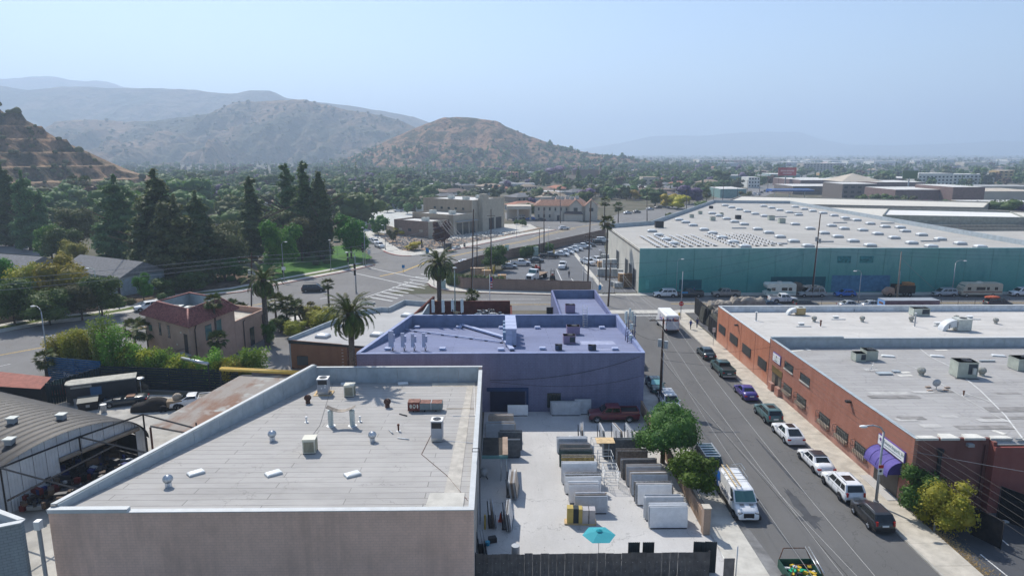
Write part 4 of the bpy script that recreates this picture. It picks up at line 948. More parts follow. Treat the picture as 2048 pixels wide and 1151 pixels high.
x0,x1=2.0,13.0;part('roof',MB().box(x0,x1,308,318,5.0,6.4),CRM,CT,True);part('rear_wall',MB().box(x0,x1,317.6,318,0,5),CRM,CT,True)
for x in(x0,6.6,x1-.8):part('column',MB().box(x,x+.8,308.2,309,0,5),CRM,CT,True)
# ---------------------------------------------------------------- vehicles
_wm={}
def wheel_mesh(r,w,dark=False):
 k=(r,w,dark)
 if k not in _wm:
  ty=MB();n=20
  prof=[(r*.62,-w/2),(r*.93,-w/2),(r,-w*.32),(r,w*.32),(r*.93,w/2),(r*.62,w/2)]
  rings=[[(p[0]*cos(2*pi*i/n),p[1],p[0]*sin(2*pi*i/n))for p in prof]for i in range(n+1)]
  ty.loft(rings,cap=False,close=False)
  rm=MB();rm.add([(0,-w*.3,0)]+[(r*.63*cos(2*pi*i/n),-w*.38,r*.63*sin(2*pi*i/n))for i in range(n)],[(0,1+i,1+(i+1)%n)for i in range(n)])
  rm.add([(0,w*.3,0)]+[(r*.63*cos(2*pi*i/n),w*.38,r*.63*sin(2*pi*i/n))for i in range(n)],[(0,1+(i+1)%n,1+i)for i in range(n)])
  for i in range(5):
   a=2*pi*i/5
   for s_ in(-1,1):rm.tube((0,s_*w*.42,0),(r*.58*cos(a),s_*w*.44,r*.58*sin(a)),r*.1,r*.07,4)
  _wm[k]=(ty.mesh('tyre',TYRE),rm.mesh('rim',RIMD if dark else RIM))
 return _wm[k]
def lerp3(a,b,t):return tuple(a[i]+(b[i]-a[i])*t for i in range(3))
def make_car(name,label,cat,kind,col,L=4.7,W=1.84,H=1.45,roofc=None,detail=2,group=None,sunroof=False,rimdark=False,glass=None,wr=None):
 root=thing(name,label,cat,(0,0,0),0,group);glass=glass or GLASS
 w=W/2;gz=.24 if kind in('sedan','hatch','coupe')else .3
 r=wr or{'sedan':.33,'hatch':.32,'coupe':.35,'suv':.37,'pickup':.4,'van':.35,'minivan':.34}[kind]
 hz_,bz={'sedan':(.86,.95),'hatch':(.9,.97),'coupe':(.92,1.0),'suv':(1.06,1.13),'pickup':(1.12,1.2),'van':(1.2,1.35),'minivan':(.98,1.08)}[kind]

 h=L/2
 if kind=='sedan':st=[(-h,.62,.84),(-h+.12,.9,.93),(-h+.5,1.02,.98),(-h+1.1,1.0,1),(0,bz,1),(h-1.3,bz-.02,1),(h-.9,hz_,.98),(h-.35,hz_-.1,.94),(h-.1,hz_*.8,.88),(h,.5,.8)]
 elif kind in('hatch','coupe','suv','minivan'):st=[(-h,.7,.88),(-h+.08,bz-.1,.94),(-h+.4,bz+.02,.98),(0,bz,1),(h-1.35,bz-.02,1),(h-1.0,hz_,.98),(h-.4,hz_-.07,.95),(h-.12,hz_*.84,.9),(h,.5,.82)]
 elif kind=='pickup':st=[(-h,.95,.95),(-h+.05,1.15,.97),(-h+1.9,1.16,.97),(0,bz,.98),(h-1.5,bz-.02,.98),(h-1.1,hz_,.98),(h-.15,hz_-.08,.95),(h-.02,.75,.9),(h,.55,.86)]
 else:st=[(-h,.8,.97),(-h+.06,bz,.99),(0,bz,1),(h-1.5,bz,1),(h-.9,hz_-.02,.97),(h-.3,hz_-.22,.9),(h-.04,.75,.84),(h,.5,.8)]
 rings=[]
 for(x,zt,f)in st:
  ww=w*f;zt=max(zt,gz+.2)
  rings.append([(x,-ww*.92,gz),(x,-ww,gz+(zt-gz)*.35),(x,-ww*.985,gz+(zt-gz)*.72),(x,-ww*.9,zt-.015),(x,-ww*.55,zt+.025),(x,0,zt+.04),(x,ww*.55,zt+.025),(x,ww*.9,zt-.015),(x,ww*.985,gz+(zt-gz)*.72),(x,ww,gz+(zt-gz)*.35),(x,ww*.92,gz)][::-1])
 part('body',MB().loft(rings),col,root)
 if detail>1:part('sill_trim',MB().box(-h+.15,h-.15,-w*.93,w*.93,gz-.06,gz+.06),BLACK,root)

 cb={'sedan':(-h+.75,h-1.15,-h+1.45,h-2.0),'hatch':(-h+.15,h-1.1,-h+.7,h-1.9),'coupe':(-h+.2,h-1.3,-h+1.25,h-2.25),'suv':(-h+.1,h-1.2,-h+.45,h-1.95),
          'pickup':(-h+2.05,h-1.35,-h+2.2,h-2.05),'van':(-h+.04,h-.95,-h+.12,h-1.75),'minivan':(-h+.1,h-.95,-h+.45,h-1.85)}[kind]
 wb=w*.93;wt=w*(.7 if kind in('sedan','coupe','hatch')else .78 if kind!='van' else .84);zb=bz-.02;zt=H-.05
 B=[(cb[0],-wb,zb),(cb[1],-wb,zb),(cb[1]+.08,0,zb),(cb[1],wb,zb),(cb[0],wb,zb)];T=[(cb[2],-wt,zt),(cb[3],-wt,zt),(cb[3]+.1,0,zt),(cb[3],wt,zt),(cb[2],wt,zt)]
 T2=[(cb[2]+.25,-wt*.8,H),(cb[3]-.2,-wt*.8,H),(cb[3]-.12,0,H+.01),(cb[3]-.2,wt*.8,H),(cb[2]+.25,wt*.8,H)]
 part('cabin',MB().loft([B,T,T2],sm=False,cap=True),col,root)
 if roofc:part('roof_panel',MB().loft([[tuple(np.array(p)+(0,0,.005))for p in T],[tuple(np.array(p)+(0,0,.012))for p in T2]],sm=False),roofc,root)
 if sunroof:part('sunroof',MB().box((cb[2]+cb[3])/2-.5,(cb[2]+cb[3])/2+.45,-wt*.55,wt*.55,H-.02,H+.02),GLASS,root)
 def face(a,b,c,d,u0,u1,v0,v1,off):
  P=lambda u,v:np.array(lerp3(lerp3(a,b,u),lerp3(d,c,u),v))+np.array(off)
  return[tuple(P(u0,v0)),tuple(P(u1,v0)),tuple(P(u1,v1)),tuple(P(u0,v1))]
 o=.015
 side=MB();
 segs={'sedan':[(.18,.5),(.53,.86)],'hatch':[(.1,.34),(.37,.64),(.67,.9)],'coupe':[(.22,.52),(.55,.84)],'suv':[(.05,.27),(.3,.58),(.61,.9)],'pickup':[(.07,.48),(.53,.92)],'van':[(.8,.95)],'minivan':[(.05,.3),(.33,.6),(.63,.88)]}[kind]
 if kind=='pickup' and L<5.3:segs=[(.1,.9)]
 wins=[]
 for s_ in(-1,1):
  a,b,c,d=((cb[0],s_*wb,zb),(cb[1],s_*wb,zb),(cb[3],s_*wt,zt),(cb[2],s_*wt,zt))
  for u0,u1 in segs:
   q=face(a,b,c,d,u0,u1,.12,.86,(0,s_*o,.004));wins.append(q if s_<0 else q[::-1])
 fr=[face((cb[1],-wb,zb),(cb[1]+.08,0,zb),(cb[3]+.1,0,zt),(cb[3],-wt,zt),.1,1,.06,.92,(o,0,o)),face((cb[1]+.08,0,zb),(cb[1],wb,zb),(cb[3],wt,zt),(cb[3]+.1,0,zt),0,.9,.06,.92,(o,0,o))]
 re=[face((cb[0],wb,zb),(cb[0],-wb,zb),(cb[2],-wt,zt),(cb[2],wt,zt),.1,.9,.1 if kind!='van' else .4,.9,(-o,0,.004))]
 if detail>=2:
  m_=MB();[m_.quad(*q)for q in fr];part('windscreen',m_,glass,root)
  m_=MB();[m_.quad(*q)for q in re];part('rear_window',m_,GLASS,root)
  for q in wins:part('side_window',MB().quad(*q),GLASS,root)
 else:
  m_=MB();[m_.quad(*q)for q in fr+re+wins];part('windows',m_,GLASS,root)

 wx=(h-.85*(1.05 if kind!='van' else 1),-h+(.95 if kind!='pickup' else 1.15));ty,rm=wheel_mesh(r,.24,rimdark);ar=MB()
 for x in wx:
  for s_ in(-1,1):
   t_=part('wheel',ty,None,root,loc=(x,s_*(w-.1),r));part('rim',rm,None,t_)
   n=14;ar.add([(x,s_*(w+.004),r)]+[(x+(r+.075)*cos(pi*i/n),s_*(w+.006),r+(r+.06)*sin(pi*i/n))for i in range(n+1)],[(0,1+i,2+i)if s_<0 else(0,2+i,1+i)for i in range(n)])
 part('wheel_arch',ar,BLACK,root,kind='stuff')

 lz={'sedan':.66,'hatch':.7,'coupe':.68,'suv':.8,'pickup':.85,'van':.82,'minivan':.74}[kind]
 if detail>=1:
  for s_ in(-1,1):
   part('headlight',MB().obox(h-.14,s_*w*.66,lz-.05,.2,w*.32,.12,-s_*.3),LAMPW,root)
   part('taillight',MB().obox(-h+.09,s_*w*.77,lz-.02,.22,w*.32 if kind not in('suv','minivan','van')else w*.16,.16 if kind not in('suv','minivan','van')else .36,s_*.15),LAMPR,root)
 if detail>=2:
  part('grille',MB().box(h-.05,h+.015,-w*.42,w*.42,.45,lz+.02),BLACK,root)
  part('number_plate',MB().box(-h-.02,-h+.02,-.26,.26,.62 if kind=='sedan' else .7,.76 if kind=='sedan' else .84),PLATE,root)
  part('number_plate',MB().box(h-.02,h+.03,-.26,.26,.36,.48),PLATE,root)
  part('bumper',MB().box(-h-.05,-h+.3,-w*.86,w*.86,gz+.02,gz+.24),BLACK if kind in('suv','hatch','van')else(METAL if kind=='pickup' else col),root)
  for s_ in(-1,1):part('mirror',MB().obox(cb[1]-.35,s_*(w+.06),bz,.16,.2,.15),col if kind!='van' else BLACK,root)
  for s_ in(-1,1):
   m_=MB()
   for u in((.5,)if kind in('sedan','coupe')else(.34,.64)):
    x=lerp(cb[0],cb[1],u);m_.box(x,x+.018,min(s_*w*.99,s_*(w+.003)),max(s_*w*.99,s_*(w+.003)),gz+.15,bz-.06)
   m_.box(cb[0]+.2,cb[1]-.1,min(s_*w*.985,s_*w),max(s_*w*.985,s_*w),bz-.1,bz-.085);part('door_seam',m_,BLACK,root)
 if kind=='pickup':
  xb=-h+1.98
  part('cargo_bed',MB().box(-h+.1,xb,-w*.8,w*.8,1.155,1.21),BLACK,root)
  part('bed_rail',MB().box(-h+.02,xb,-w*.96,-w*.84,1.13,1.32).box(-h+.02,xb,w*.84,w*.96,1.13,1.32).box(-h,-h+.12,-w*.84,w*.84,1.13,1.32),col,root)
 if kind in('suv','minivan')and detail>=2:
  m_=MB()
  for s_ in(-1,1):m_.tube((cb[2]+.2,s_*wt*.86,H+.05),(cb[3]-.2,s_*wt*.86,H+.05),.025)
  part('roof_rail',m_,GREYM,root)
 return root
def place(c,x,y,rz,z=0.0):c.location=(x,y,z);c.rotation_euler=(0,0,rz);return c
CW=paint('car_white',(.78,.79,.8));CBK=paint('car_black',(.02,.021,.024));CGR=paint('car_dark_green',(.02,.075,.07));CTEAL=paint('car_grey_teal',(.07,.15,.15));CPU=paint('car_purple',(.06,.04,.23))
CDK=paint('car_charcoal',(.045,.05,.055));CSIL=paint('car_silver',(.42,.45,.48),.3);CTAN=paint('car_tan',(.3,.27,.24),.2);CRED=paint('car_red',(.3,.03,.04));CBLU=paint('car_blue',(.01,.13,.5));CCRM=paint('car_cream',(.6,.58,.5))
UP=pi/2;DN=-pi/2;XR=30.5
place(make_car('parked_sedan','dark green-black sedan, farthest of the cars parked beside the brick buildings','car','sedan',paint('car_bottle',(.022,.04,.042)),4.8),XR,98.2,UP,.02)
place(make_car('parked_pickup','dark green pickup truck parked second from the corner on the brick side','pickup truck','pickup',CGR,5.7,1.95,1.75),XR,90.4,UP,.02)
place(make_car('parked_sedan','purple sedan parked at the kerb between the green pickup and teal-grey SUV','car','sedan',CPU,4.5,1.8,1.42),XR,81.3,UP,.02)
place(make_car('parked_suv','grey-teal SUV parked behind the purple sedan','car','suv',CTEAL,4.7,1.88,1.68,sunroof=True),XR,73.9,UP,.02)
place(make_car('parked_crossover','white low crossover with black glass roof panel behind the teal SUV','car','coupe',CW,4.75,1.95,1.6,sunroof=True),XR,68.4,UP,.02)
place(make_car('parked_sedan','white sedan with black roof parked between two white SUVs','car','sedan',CW,4.85,1.86,1.45,roofc=CBK,rimdark=True),XR,61.7,UP,.02)
place(make_car('parked_suv','white SUV with sunroof and dark rims parked next to the street light','car','suv',CW,4.85,1.95,1.76,sunroof=True,rimdark=True),XR,56.4,UP,.02)
place(make_car('parked_hatchback','boxy black hatchback, nearest of the parked row on the brick side','car','suv',CBK,4.2,1.82,1.62),XR,51.4,UP,.02)

place(make_car('parked_sedan','dark green sedan with pale windscreen parked beside the blue building','car','sedan',CGR,4.8,1.86,1.45,sunroof=True,glass=glassm('sunshade_glass',(.25,.55,.55),.1)),19.75,84.2,DN,.02)
c_=place(make_car('parked_suv','white SUV with roof rack parked by the utility pole','car','suv',CW,4.7,1.9,1.75),19.95,77.3,DN,.02)
rk=MB()
for x in np.linspace(-1.7,.5,5):rk.box(x-.12,x+.12,-.6,.6,1.8,1.86)
part('roof_rack',rk,CW,c_)
place(make_car('parked_truck','cream pickup half hidden by the corner of the blue building','pickup truck','pickup',CCRM,5.4,1.9,1.7),19.1,94.6,DN,.02)
c_=place(make_car('parked_minivan','dark teal van with ladder bars on the roof under the small street tree','van','minivan',paint('car_deep_teal',(.015,.07,.09)),5.2,1.95,1.9),19.8,60.6,DN,.02)
rk=MB()
for x in np.linspace(-2,.8,6):rk.box(x-.06,x+.06,-.75,.75,1.93,1.98)
rk.box(-2.1,.9,-.72,-.66,1.98,2.03).box(-2.1,.9,.66,.72,1.98,2.03);part('roof_rack',rk,METAL,c_)

v=make_car('service_van','white service van with roof ladder and blue stripe parked at the yard gate','van','van',CW,5.9,2.05,2.15,glass=GLASST);place(v,20.3,54.2,DN-.02,.03)
BLU=paint('livery_blue',(.01,.13,.5))
part('livery_band',MB().add([(-2.9,-1.03,.5),(-2.2,-1.034,.5),(-1.9,-1.0,1.3),(-2.3,-.9,1.9),(-2.9,-.9,1.9),(-2.9,-1.02,1.3)],[(0,1,2,3,4,5)]).add([(-2.9,1.03,.5),(-2.2,1.034,.5),(-1.9,1.0,1.3),(-2.3,.9,1.9),(-2.9,.9,1.9),(-2.9,1.02,1.3)],[(5,4,3,2,1,0)]),BLU,v)
text('Spectrum',.62,pl('livery_ink',(.02,.05,.14),.6,.3,var=0),v,(-.35,-1.06,1.1),(pi/2-.06,0,0),'lettering',.004)
text('Spectrum',.5,MATS['livery_ink'],v,(-.35,1.06,1.1),(pi/2-.06,0,pi),'lettering',.004)
ld=MB();FIB=pl('ladder_fibreglass',(.62,.47,.27),.6,.3)
for y in(-.62,-.2):ld.box(-2.9,1.2,y-.035,y+.035,2.32,2.42)
part('ladder_rail',ld,FIB,v);ld=MB()
for k in range(13):ld.tube((-2.8+k*.32,-.6,2.36),(-2.8+k*.32,-.22,2.36),.03)
part('ladder_rung',ld,METAL,v);rk=MB()
for x in(-2.6,-1.4,-.3):rk.tube((x,-.85,2.28),(x,.85,2.28),.03);rk.tube((x,-.85,2.1),(x,-.85,2.3),.03);rk.tube((x,.85,2.1),(x,.85,2.45),.03)
rk.path([(-2.6,.85,2.45),(-.3,.85,2.45)],.03);rk.path([(-2.7,.2,2.45),(-2.4,.9,2.75),(-1.4,1.0,2.6)],.03);part('roof_rack',rk,METAL,v)
part('lower_cladding',MB().box(-2.9,2.9,-1.045,1.045,.24,.55),BLACK,v)
part('bonnet_vent',MB().obox(2.2,-.4,1.24,.12,.35,.02).obox(2.2,.4,1.24,.12,.35,.02),BLACK,v)

t_=thing('parcel_truck','white parcel delivery truck with coloured lettering stopped at the corner','truck',(28.5,114.8,.02),UP)
part('cargo_body',MB().box(-3.9,2.3,-1.15,1.15,.75,3.1),CW,t_)
part('roof',MB().loft([[(-3.9,-1.15,3.1),(2.3,-1.15,3.1),(2.3,1.15,3.1),(-3.9,1.15,3.1)],[(-3.75,-1.0,3.22),(2.15,-1.0,3.22),(2.15,1.0,3.22),(-3.75,1.0,3.22)]],sm=False),WHITE,t_)
part('cab',MB().add([(2.3,-1.1,.6),(3.7,-1.05,.6),(3.7,-1.05,1.3),(3.0,-1.0,1.5),(2.4,-1.0,2.9),(2.3,-1.0,2.9),(2.3,1.1,.6),(3.7,1.05,.6),(3.7,1.05,1.3),(3.0,1.0,1.5),(2.4,1.0,2.9),(2.3,1.0,2.9)],[(0,1,2,3,4,5),(11,10,9,8,7,6),(1,7,8,2),(2,8,9,3),(3,9,10,4),(4,10,11,5)]),CW,t_)
part('windscreen',MB().quad((2.98,-.95,1.56),(2.98,.95,1.56),(2.46,.95,2.8),(2.46,-.95,2.8)),GLASS,t_)
part('rear_door',MB().box(-3.96,-3.903,-1.05,1.05,.85,2.95),pl('roll_door_white',(.62,.65,.68),.6,.3),t_)
FU=pl('parcel_purple',(.1,.03,.3),.5,.3,var=0);FO=pl('parcel_orange',(.75,.1,.03),.5,.3,var=0)
text('Fed',.85,FU,t_,(-3.97,.42,2.5),(pi/2,0,-pi/2),'lettering',.004,.012);text('Ex',.85,FO,t_,(-3.97,-.6,2.5),(pi/2,0,-pi/2),'lettering',.004,.012)
text('Fed',1.3,FU,t_,(-.4,1.16,2.0),(pi/2,0,pi),'lettering',.004,.02);text('Ex',1.3,FO,t_,(-2.5,1.16,2.0),(pi/2,0,pi),'lettering',.004,.02)
part('bumper',MB().box(-4.15,-3.9,-1.1,1.1,.45,.7),BLACK,t_);part('chassis',MB().box(-3.8,3.4,-.9,.9,.5,.75),BLACK,t_)
for s_ in(-1,1):part('taillight',MB().box(-4.0,-3.95,s_*.98-.1,s_*.98+.1,.72,.95),LAMPR,t_)
part('side_marker',MB().box(-3.99,-3.95,1.08,1.14,1.6,2.0).box(-3.99,-3.95,-1.14,-1.08,1.6,2.0),LAMPR,t_)
ty,rm=wheel_mesh(.4,.3)
for x in(2.6,-2.5):
 for s_ in(-1,1):w_=part('wheel',ty,None,t_,loc=(x,s_*.98,.4));part('rim',rm,None,w_)

def at(px,py):return g(px,py)
YW=141.3
for(px,nm,lb,ct,kd,cl,L_,W_,H_)in((1330,'parked_suv','white SUV at the left end of the teal wall','car','suv',CW,4.9,1.9,1.75),(1379,'parked_pickup','charcoal pickup beside the white SUV at the teal wall','pickup truck','pickup',CDK,5.6,1.95,1.8),
  (1451,'parked_pickup','tan crew cab pickup below the dark overpainted patch','pickup truck','pickup',CTAN,5.8,1.95,1.85),(1689,'parked_hatchback','bright blue hatchback in front of the teal wall','car','hatch',CBLU,4.3,1.8,1.5),
  (1888,'parked_minivan','silver minivan with roof ladder in front of the motorhome','van','minivan',CSIL,4.9,1.9,1.75),(2042,'parked_suv','white SUV cut by the right edge behind the fence','car','suv',CW,4.9,1.95,1.8)):
 place(make_car(nm,lb,ct,kd,cl,L_,W_,H_),xat(px,YW,0),YW,pi,.02)
vn=place(make_car('camper_van','grey-white van piled with belongings on its roof by the leaning pole','van','minivan',pl('van_dull_white',(.4,.42,.42),.5,.3),5.6,2.0,2.0),xat(1622,YW,0),YW,pi,.02)
jk=MB()
for i in range(14):jk.obox(R.uniform(-2.3,1.2),R.uniform(-.6,.6),2.0+R.uniform(0,.1),R.uniform(.4,1.2),R.uniform(.3,.7),R.uniform(.12,.4),R.uniform(0,3),0)
single('roof_luggage',jk,pl('mixed_bundles',(.45,.42,.36),.9,.1,var=.5,sc_=2),'heap of bundles and boards strapped on the camper van roof','luggage').location=(vn.location[0],YW,2.02)
bpy.data.objects['roof_luggage'].rotation_euler=(0,0,pi)
def motorhome(label,px,L,H,col,over):
 m_=thing('motorhome',label,'motorhome',(xat(px,YW,0),YW-.1,.02),pi);h=L/2;W=1.15
 prof=[(-h,.5),(-h,H-.25),(-h+.25,H),(h-(.4 if over else 1.2),H),(h-.1 if over else h-.75,H-.35),(h-.25 if over else h-.3,H-.95),(h-1.2,H-1.05)if over else(h-.25,1.5),(h-.9,1.25)if over else(h-.05,1.4),(h,1.05),(h,.5)]
 m2=MB();n=len(prof);m2.add([(p[0],-W,p[1])for p in prof]+[(p[0],W,p[1])for p in prof],[(i,n+i,n+(i+1)%n,(i+1)%n)for i in range(n)]+[tuple(range(n)),tuple(range(n,2*n))[::-1]])
 part('body',m2,col,m_)
 if over:part('windscreen',MB().quad((h-.88,-1,1.28),(h-.88,1,1.28),(h-1.2,.95,H-1.08),(h-1.2,-.95,H-1.08)),GLASST,m_)
 else:part('windscreen',MB().quad((h-.22,-1.05,1.5),(h-.22,1.05,1.5),(h-.66,1.0,H-.4),(h-.66,-1.0,H-.4)),GLASST,m_)
 for s_ in(-1,1):
  y=s_*(W+.01)
  for(a,b)in(((h-1.9,h-1.15),(h-4.4,h-3.2),(-h+.9,-h+1.6))if over else((h-1.9,h-1.1),(h-4.9,h-3.0),(h-5.8,h-5.2),(-h+1.0,-h+1.7))):part('side_window',MB().box(a,b,min(y,y-s_*.02),max(y,y-s_*.02),1.5,2.15),GLASS,m_)
  part('stripe',MB().box(-h+.05,h-.3,min(y,y-s_*.015),max(y,y-s_*.015),.95,1.25),pl('stripe_brown' if not over else 'stripe_teal',(.3,.2,.15)if not over else(.35,.5,.48),.6,.2),m_)
 ty,rm=wheel_mesh(.38,.26)
 for x in(h-1.1,-h+1.9):
  for s_ in(-1,1):w_=part('wheel',ty,None,m_,loc=(x,s_*(W-.12),.38));part('rim',rm,None,w_)
 part('roof_unit',MB().loft([[(-.5,-.4,H),(.6,-.4,H),(.6,.4,H),(-.5,.4,H)],[(-.35,-.3,H+.28),(.4,-.3,H+.28),(.4,.3,H+.28),(-.35,.3,H+.28)]],sm=False),OFFW,m_)
 for s_ in(-1,1):part('headlight',MB().box(h-.03,h+.02,s_*.8-.15,s_*.8+.15,.75,.95),LAMPW,m_)
 return m_
motorhome('pale green and white cab-over motorhome parked before the teal wall',1557,6.3,3.0,pl('rv_white',(.62,.65,.58),.5,.4,var=.08),True)
motorhome('long beige motorhome with brown stripe at the right of the teal wall',1955,8.6,2.9,pl('rv_beige',(.5,.46,.36),.5,.4,var=.1),False)
tp_=MB();tp_.ball((0,0,0),2.4,1.3,2.6,16,8);x=xat(1592,143.6,0);tp_=single('tarp_shelter',tp_,pl('brown_tarp',(.16,.12,.085),.9,.1,var=.35,sc_=1.5),'brown domed tarp shelter on the pavement against the teal wall','shelter',loc=(x,143.9,.1))
place(make_car('pickup','white lifted pickup in the middle of the cross street in front of the motorhome','pickup truck','pickup',CW,5.6,1.98,1.9,wr=.46),xat(1565,135.2,0),135.2,0,.06)
for(px,lb,kd,cl)in((1485,'dark sedan just visible over the tarps behind the fence','sedan',CDK),(1540,'dark blue sedan partly hidden by the white roof edge','sedan',paint('car_navy',(.02,.04,.09))),(1612,'grey station wagon behind the chain-link fence','suv',CDK),(1745,'silver car behind the fence left of the long trailer','sedan',CSIL),(1700,'pale grey car low behind the fence','sedan',CSIL)):
 place(make_car('parked_car',lb,'car',kd,cl,4.7,1.82,1.5 if kd=='sedan' else 1.7,detail=1),xat(px,130.4,0),130.4,0,.02)

t_=thing('box_trailer','long mauve box trailer with a light blue painted end in the storage lot','trailer',(xat(1817,121,3),121,0))
MAU=pl('mauve_panel',(.22,.17,.19),.8,.2,var=.15)
for k in range(9):part('side_panel',MB().box(-5+k*1.11,-5+k*1.11+1.08,-1.25,-1.2,.9,3.7),MAU,t_)
part('body',MB().box(-5,5,-1.2,1.25,.9,3.7),MAU,t_);part('roof',MB().box(-5.02,5.02,-1.27,1.27,3.705,3.78),GREYM,t_);part('end_panel',MB().box(-5.06,-5.003,-1.2,1.2,.95,3.65),paint('mural_blue',(.2,.4,.75)),t_);part('end_mark',MB().box(-5.08,-5.062,-.7,.7,2.9,3.3).box(-5.08,-5.062,-.6,.6,1.5,2.3),pl('mural_brown',(.2,.1,.07),.8,.1),t_)
ty,rm=wheel_mesh(.45,.3)
for x in(2.6,3.6):
 for s_ in(-1,1):part('wheel',ty,None,t_,loc=(x,s_*1.05,.45))
for i,(px,w_)in enumerate(((1886,2.2),(1916,1.8),(1949,1.8),(1983,1.8),(2047,1.9))):
 b_=thing('storage_box',['wide mauve storage box with grey lid right beside the long trailer','mauve storage box, second right of the long trailer','mauve storage box between two vehicles, third right of the trailer','mauve storage box with pale lid left of the red-topped car','storage box at the right edge of the lot'][i],'box',(xat(px,119,2),119,0))
 part('body',MB().box(-w_/2,w_/2,-.9,.9,.3,2.4),MAU,b_);part('lid',MB().box(-w_/2-.05,w_/2+.05,-.95,.95,2.405,2.55),CAP,b_);part('door',MB().box(-w_/2-.03,-w_/2-.003,-.8,.8,.35,2.3),pl('box_door',(.5,.55,.6),.7,.2),b_)
place(make_car('parked_car','dark van under an orange-red tarp by the right edge','van','minivan',CDK,5.0,1.9,1.8,detail=1),xat(1995,131.2,0),131.2,0,.02)
single('tarp',MB().ball((0,0,0),1.6,.9,.35,12,6),pl('orange_red_tarp',(.45,.12,.07),.9,.1,var=.35,sc_=3),'red and orange tarp lying over the dark van','tarp',loc=(xat(1985,131.2,1.8),131.2,1.85))

t_=thing('debris_truck','flatbed truck loaded with brown boards parked behind the trailer by the pole','truck',(xat(1795,YW,0),YW,0),pi)
part('cab',MB().loft([[(1.2,-.95,.5),(3,-.95,.5),(3,.95,.5),(1.2,.95,.5)],[(1.2,-.95,1.2),(3,-.95,1.1),(3,.95,1.1),(1.2,.95,1.2)],[(1.3,-.8,1.9),(2.2,-.8,1.9),(2.2,.8,1.9),(1.3,.8,1.9)]],sm=False),pl('dull_peach',(.45,.3,.22),.7,.2),t_)
part('flatbed',MB().box(-3,1.1,-1.1,1.1,.8,1.0),DARKM,t_);part('side_board',MB().box(-3,1.1,-1.15,-1.1,1,2.5).box(-3,1.1,1.1,1.15,1,2.5),pl('dark_boards',(.04,.04,.035),.9,.1),t_)
part('load',MB().obox(-2,0,1.0,1.6,1.9,2.0,.1).obox(-.4,0,1,1.2,1.6,1.3,-.1),pl('brown_board',(.35,.18,.08),.9,.1,var=.3),t_)
for x in(2.2,-2):
 for s_ in(-1,1):part('wheel',ty,None,t_,loc=(x,s_*.95,.45))

FAR=[
 (628,583,'black minivan driving through the intersection','van','minivan',CBK,.12,2),(931,529,'white sedan driving on the boulevard behind the corner palm','car','sedan',CW,.25,1),
 (1128,459,'white car driving on the boulevard near the gabled office','car','hatch',CW,.25,1),(1255,428,'silver-white car coming along the boulevard past the palms','car','sedan',CSIL,.5,1),
 (1273,426,'dark sedan behind the silver-white car on the boulevard','car','sedan',CDK,.5,1),(1300,420,'pale car near the warehouse parapet on the boulevard','car','sedan',CSIL,.5,1),(1316,417,'dark car farther up the boulevard beyond the pale car','car','sedan',CDK,.5,1),
 (1061,440,'blue car parked on the apartment side street','car','hatch',CBLU,3.1,1),(1081,442,'black sedan parked right of the blue car','car','sedan',CBK,3.1,1),(1041,437,'white car parked left of the blue car','car','suv',CW,3.1,1),
 (744,484,'silver car farthest of three parked on the north street','car','sedan',CSIL,-1.05,1),(750,488,'white pickup with tan load, middle of three on the north street','pickup truck','pickup',CW,-1.05,1),(759,495,'white pickup nearest the intersection on the north street','pickup truck','pickup',CW,-1.05,1),
 (684,432,'white car far up the north street','car','sedan',CW,-1.2,1),(731,433,'white pickup in the station back lot','pickup truck','pickup',CW,-.2,1),(797,424,'white car left of two in the station back lot','car','sedan',CW,0,1),(808,424,'silver car right of two in the station back lot','car','sedan',CSIL,0,1),(727,442,'dark car beside the red-brown container','car','sedan',CBK,0,1),
 (24,491,'dark SUV parked under the trees at the far left','car','suv',CBK,1.2,1),(46,492,'silver hatchback parked right of the dark SUV at the far left','car','hatch',CSIL,1.2,1),(3,489,'grey car cut by the left edge under the trees','car','sedan',CSIL,1.2,1),(181,527,'silver pickup behind the grey roofed house','pickup truck','pickup',CSIL,.2,1),(201,524,'white truck behind the grey roofed house','pickup truck','pickup',CW,.2,1),
 (1018,537,'silver hatchback by the lot wall near the yellow bollards','car','hatch',CSIL,.12,1),(1041,531,'white crew pickup beside the silver hatchback in the lot','pickup truck','pickup',CW,.1,1),(1071,525,'dark grey sedan in front of the pale green shed','car','sedan',CDK,.05,1),(1099,516,'black pickup along the lot wall','pickup truck','pickup',CBK,.0,1),
 (1123,512,'white sedan, first right of the black pickup in the lot','car','sedan',CW,-.3,1),(1133,508,'white sedan, second right of the black pickup in the lot','car','sedan',CW,-.3,1),(1142,504,'white sedan, third right of the black pickup in the lot','car','sedan',CW,-.3,1),(1152,501,'white hatchback at the end of the white row in the lot','car','hatch',CW,-.3,1),
 (1165,497,'white pickup in front of the utility pole in the lot','pickup truck','pickup',CW,-.3,1),(1178,493,'dark sedan beside the white pickup in the lot row','car','sedan',CBK,-.3,1),(1197,489,'large black SUV at the far end of the lot','car','suv',CBK,0,1),(1205,484,'white SUV behind the black SUV at the lot end','car','suv',CW,0,1),
 (1125,536,'white truck facing the camera in the middle of the lot','pickup truck','pickup',CW,-1.75,1),(1176,529,'white pickup with open bed beside the warehouse yard pole','pickup truck','pickup',CW,-1.1,1),(1194,525,'white pickup behind the yard pole next to stacked goods','pickup truck','pickup',CW,-1.2,1),
 (640,641,'white pickup with black bed beside the brick office','pickup truck','pickup',CW,.05,2),(296,620,'white SUV parked behind the stucco building','car','suv',CW,-2.45,2),
]
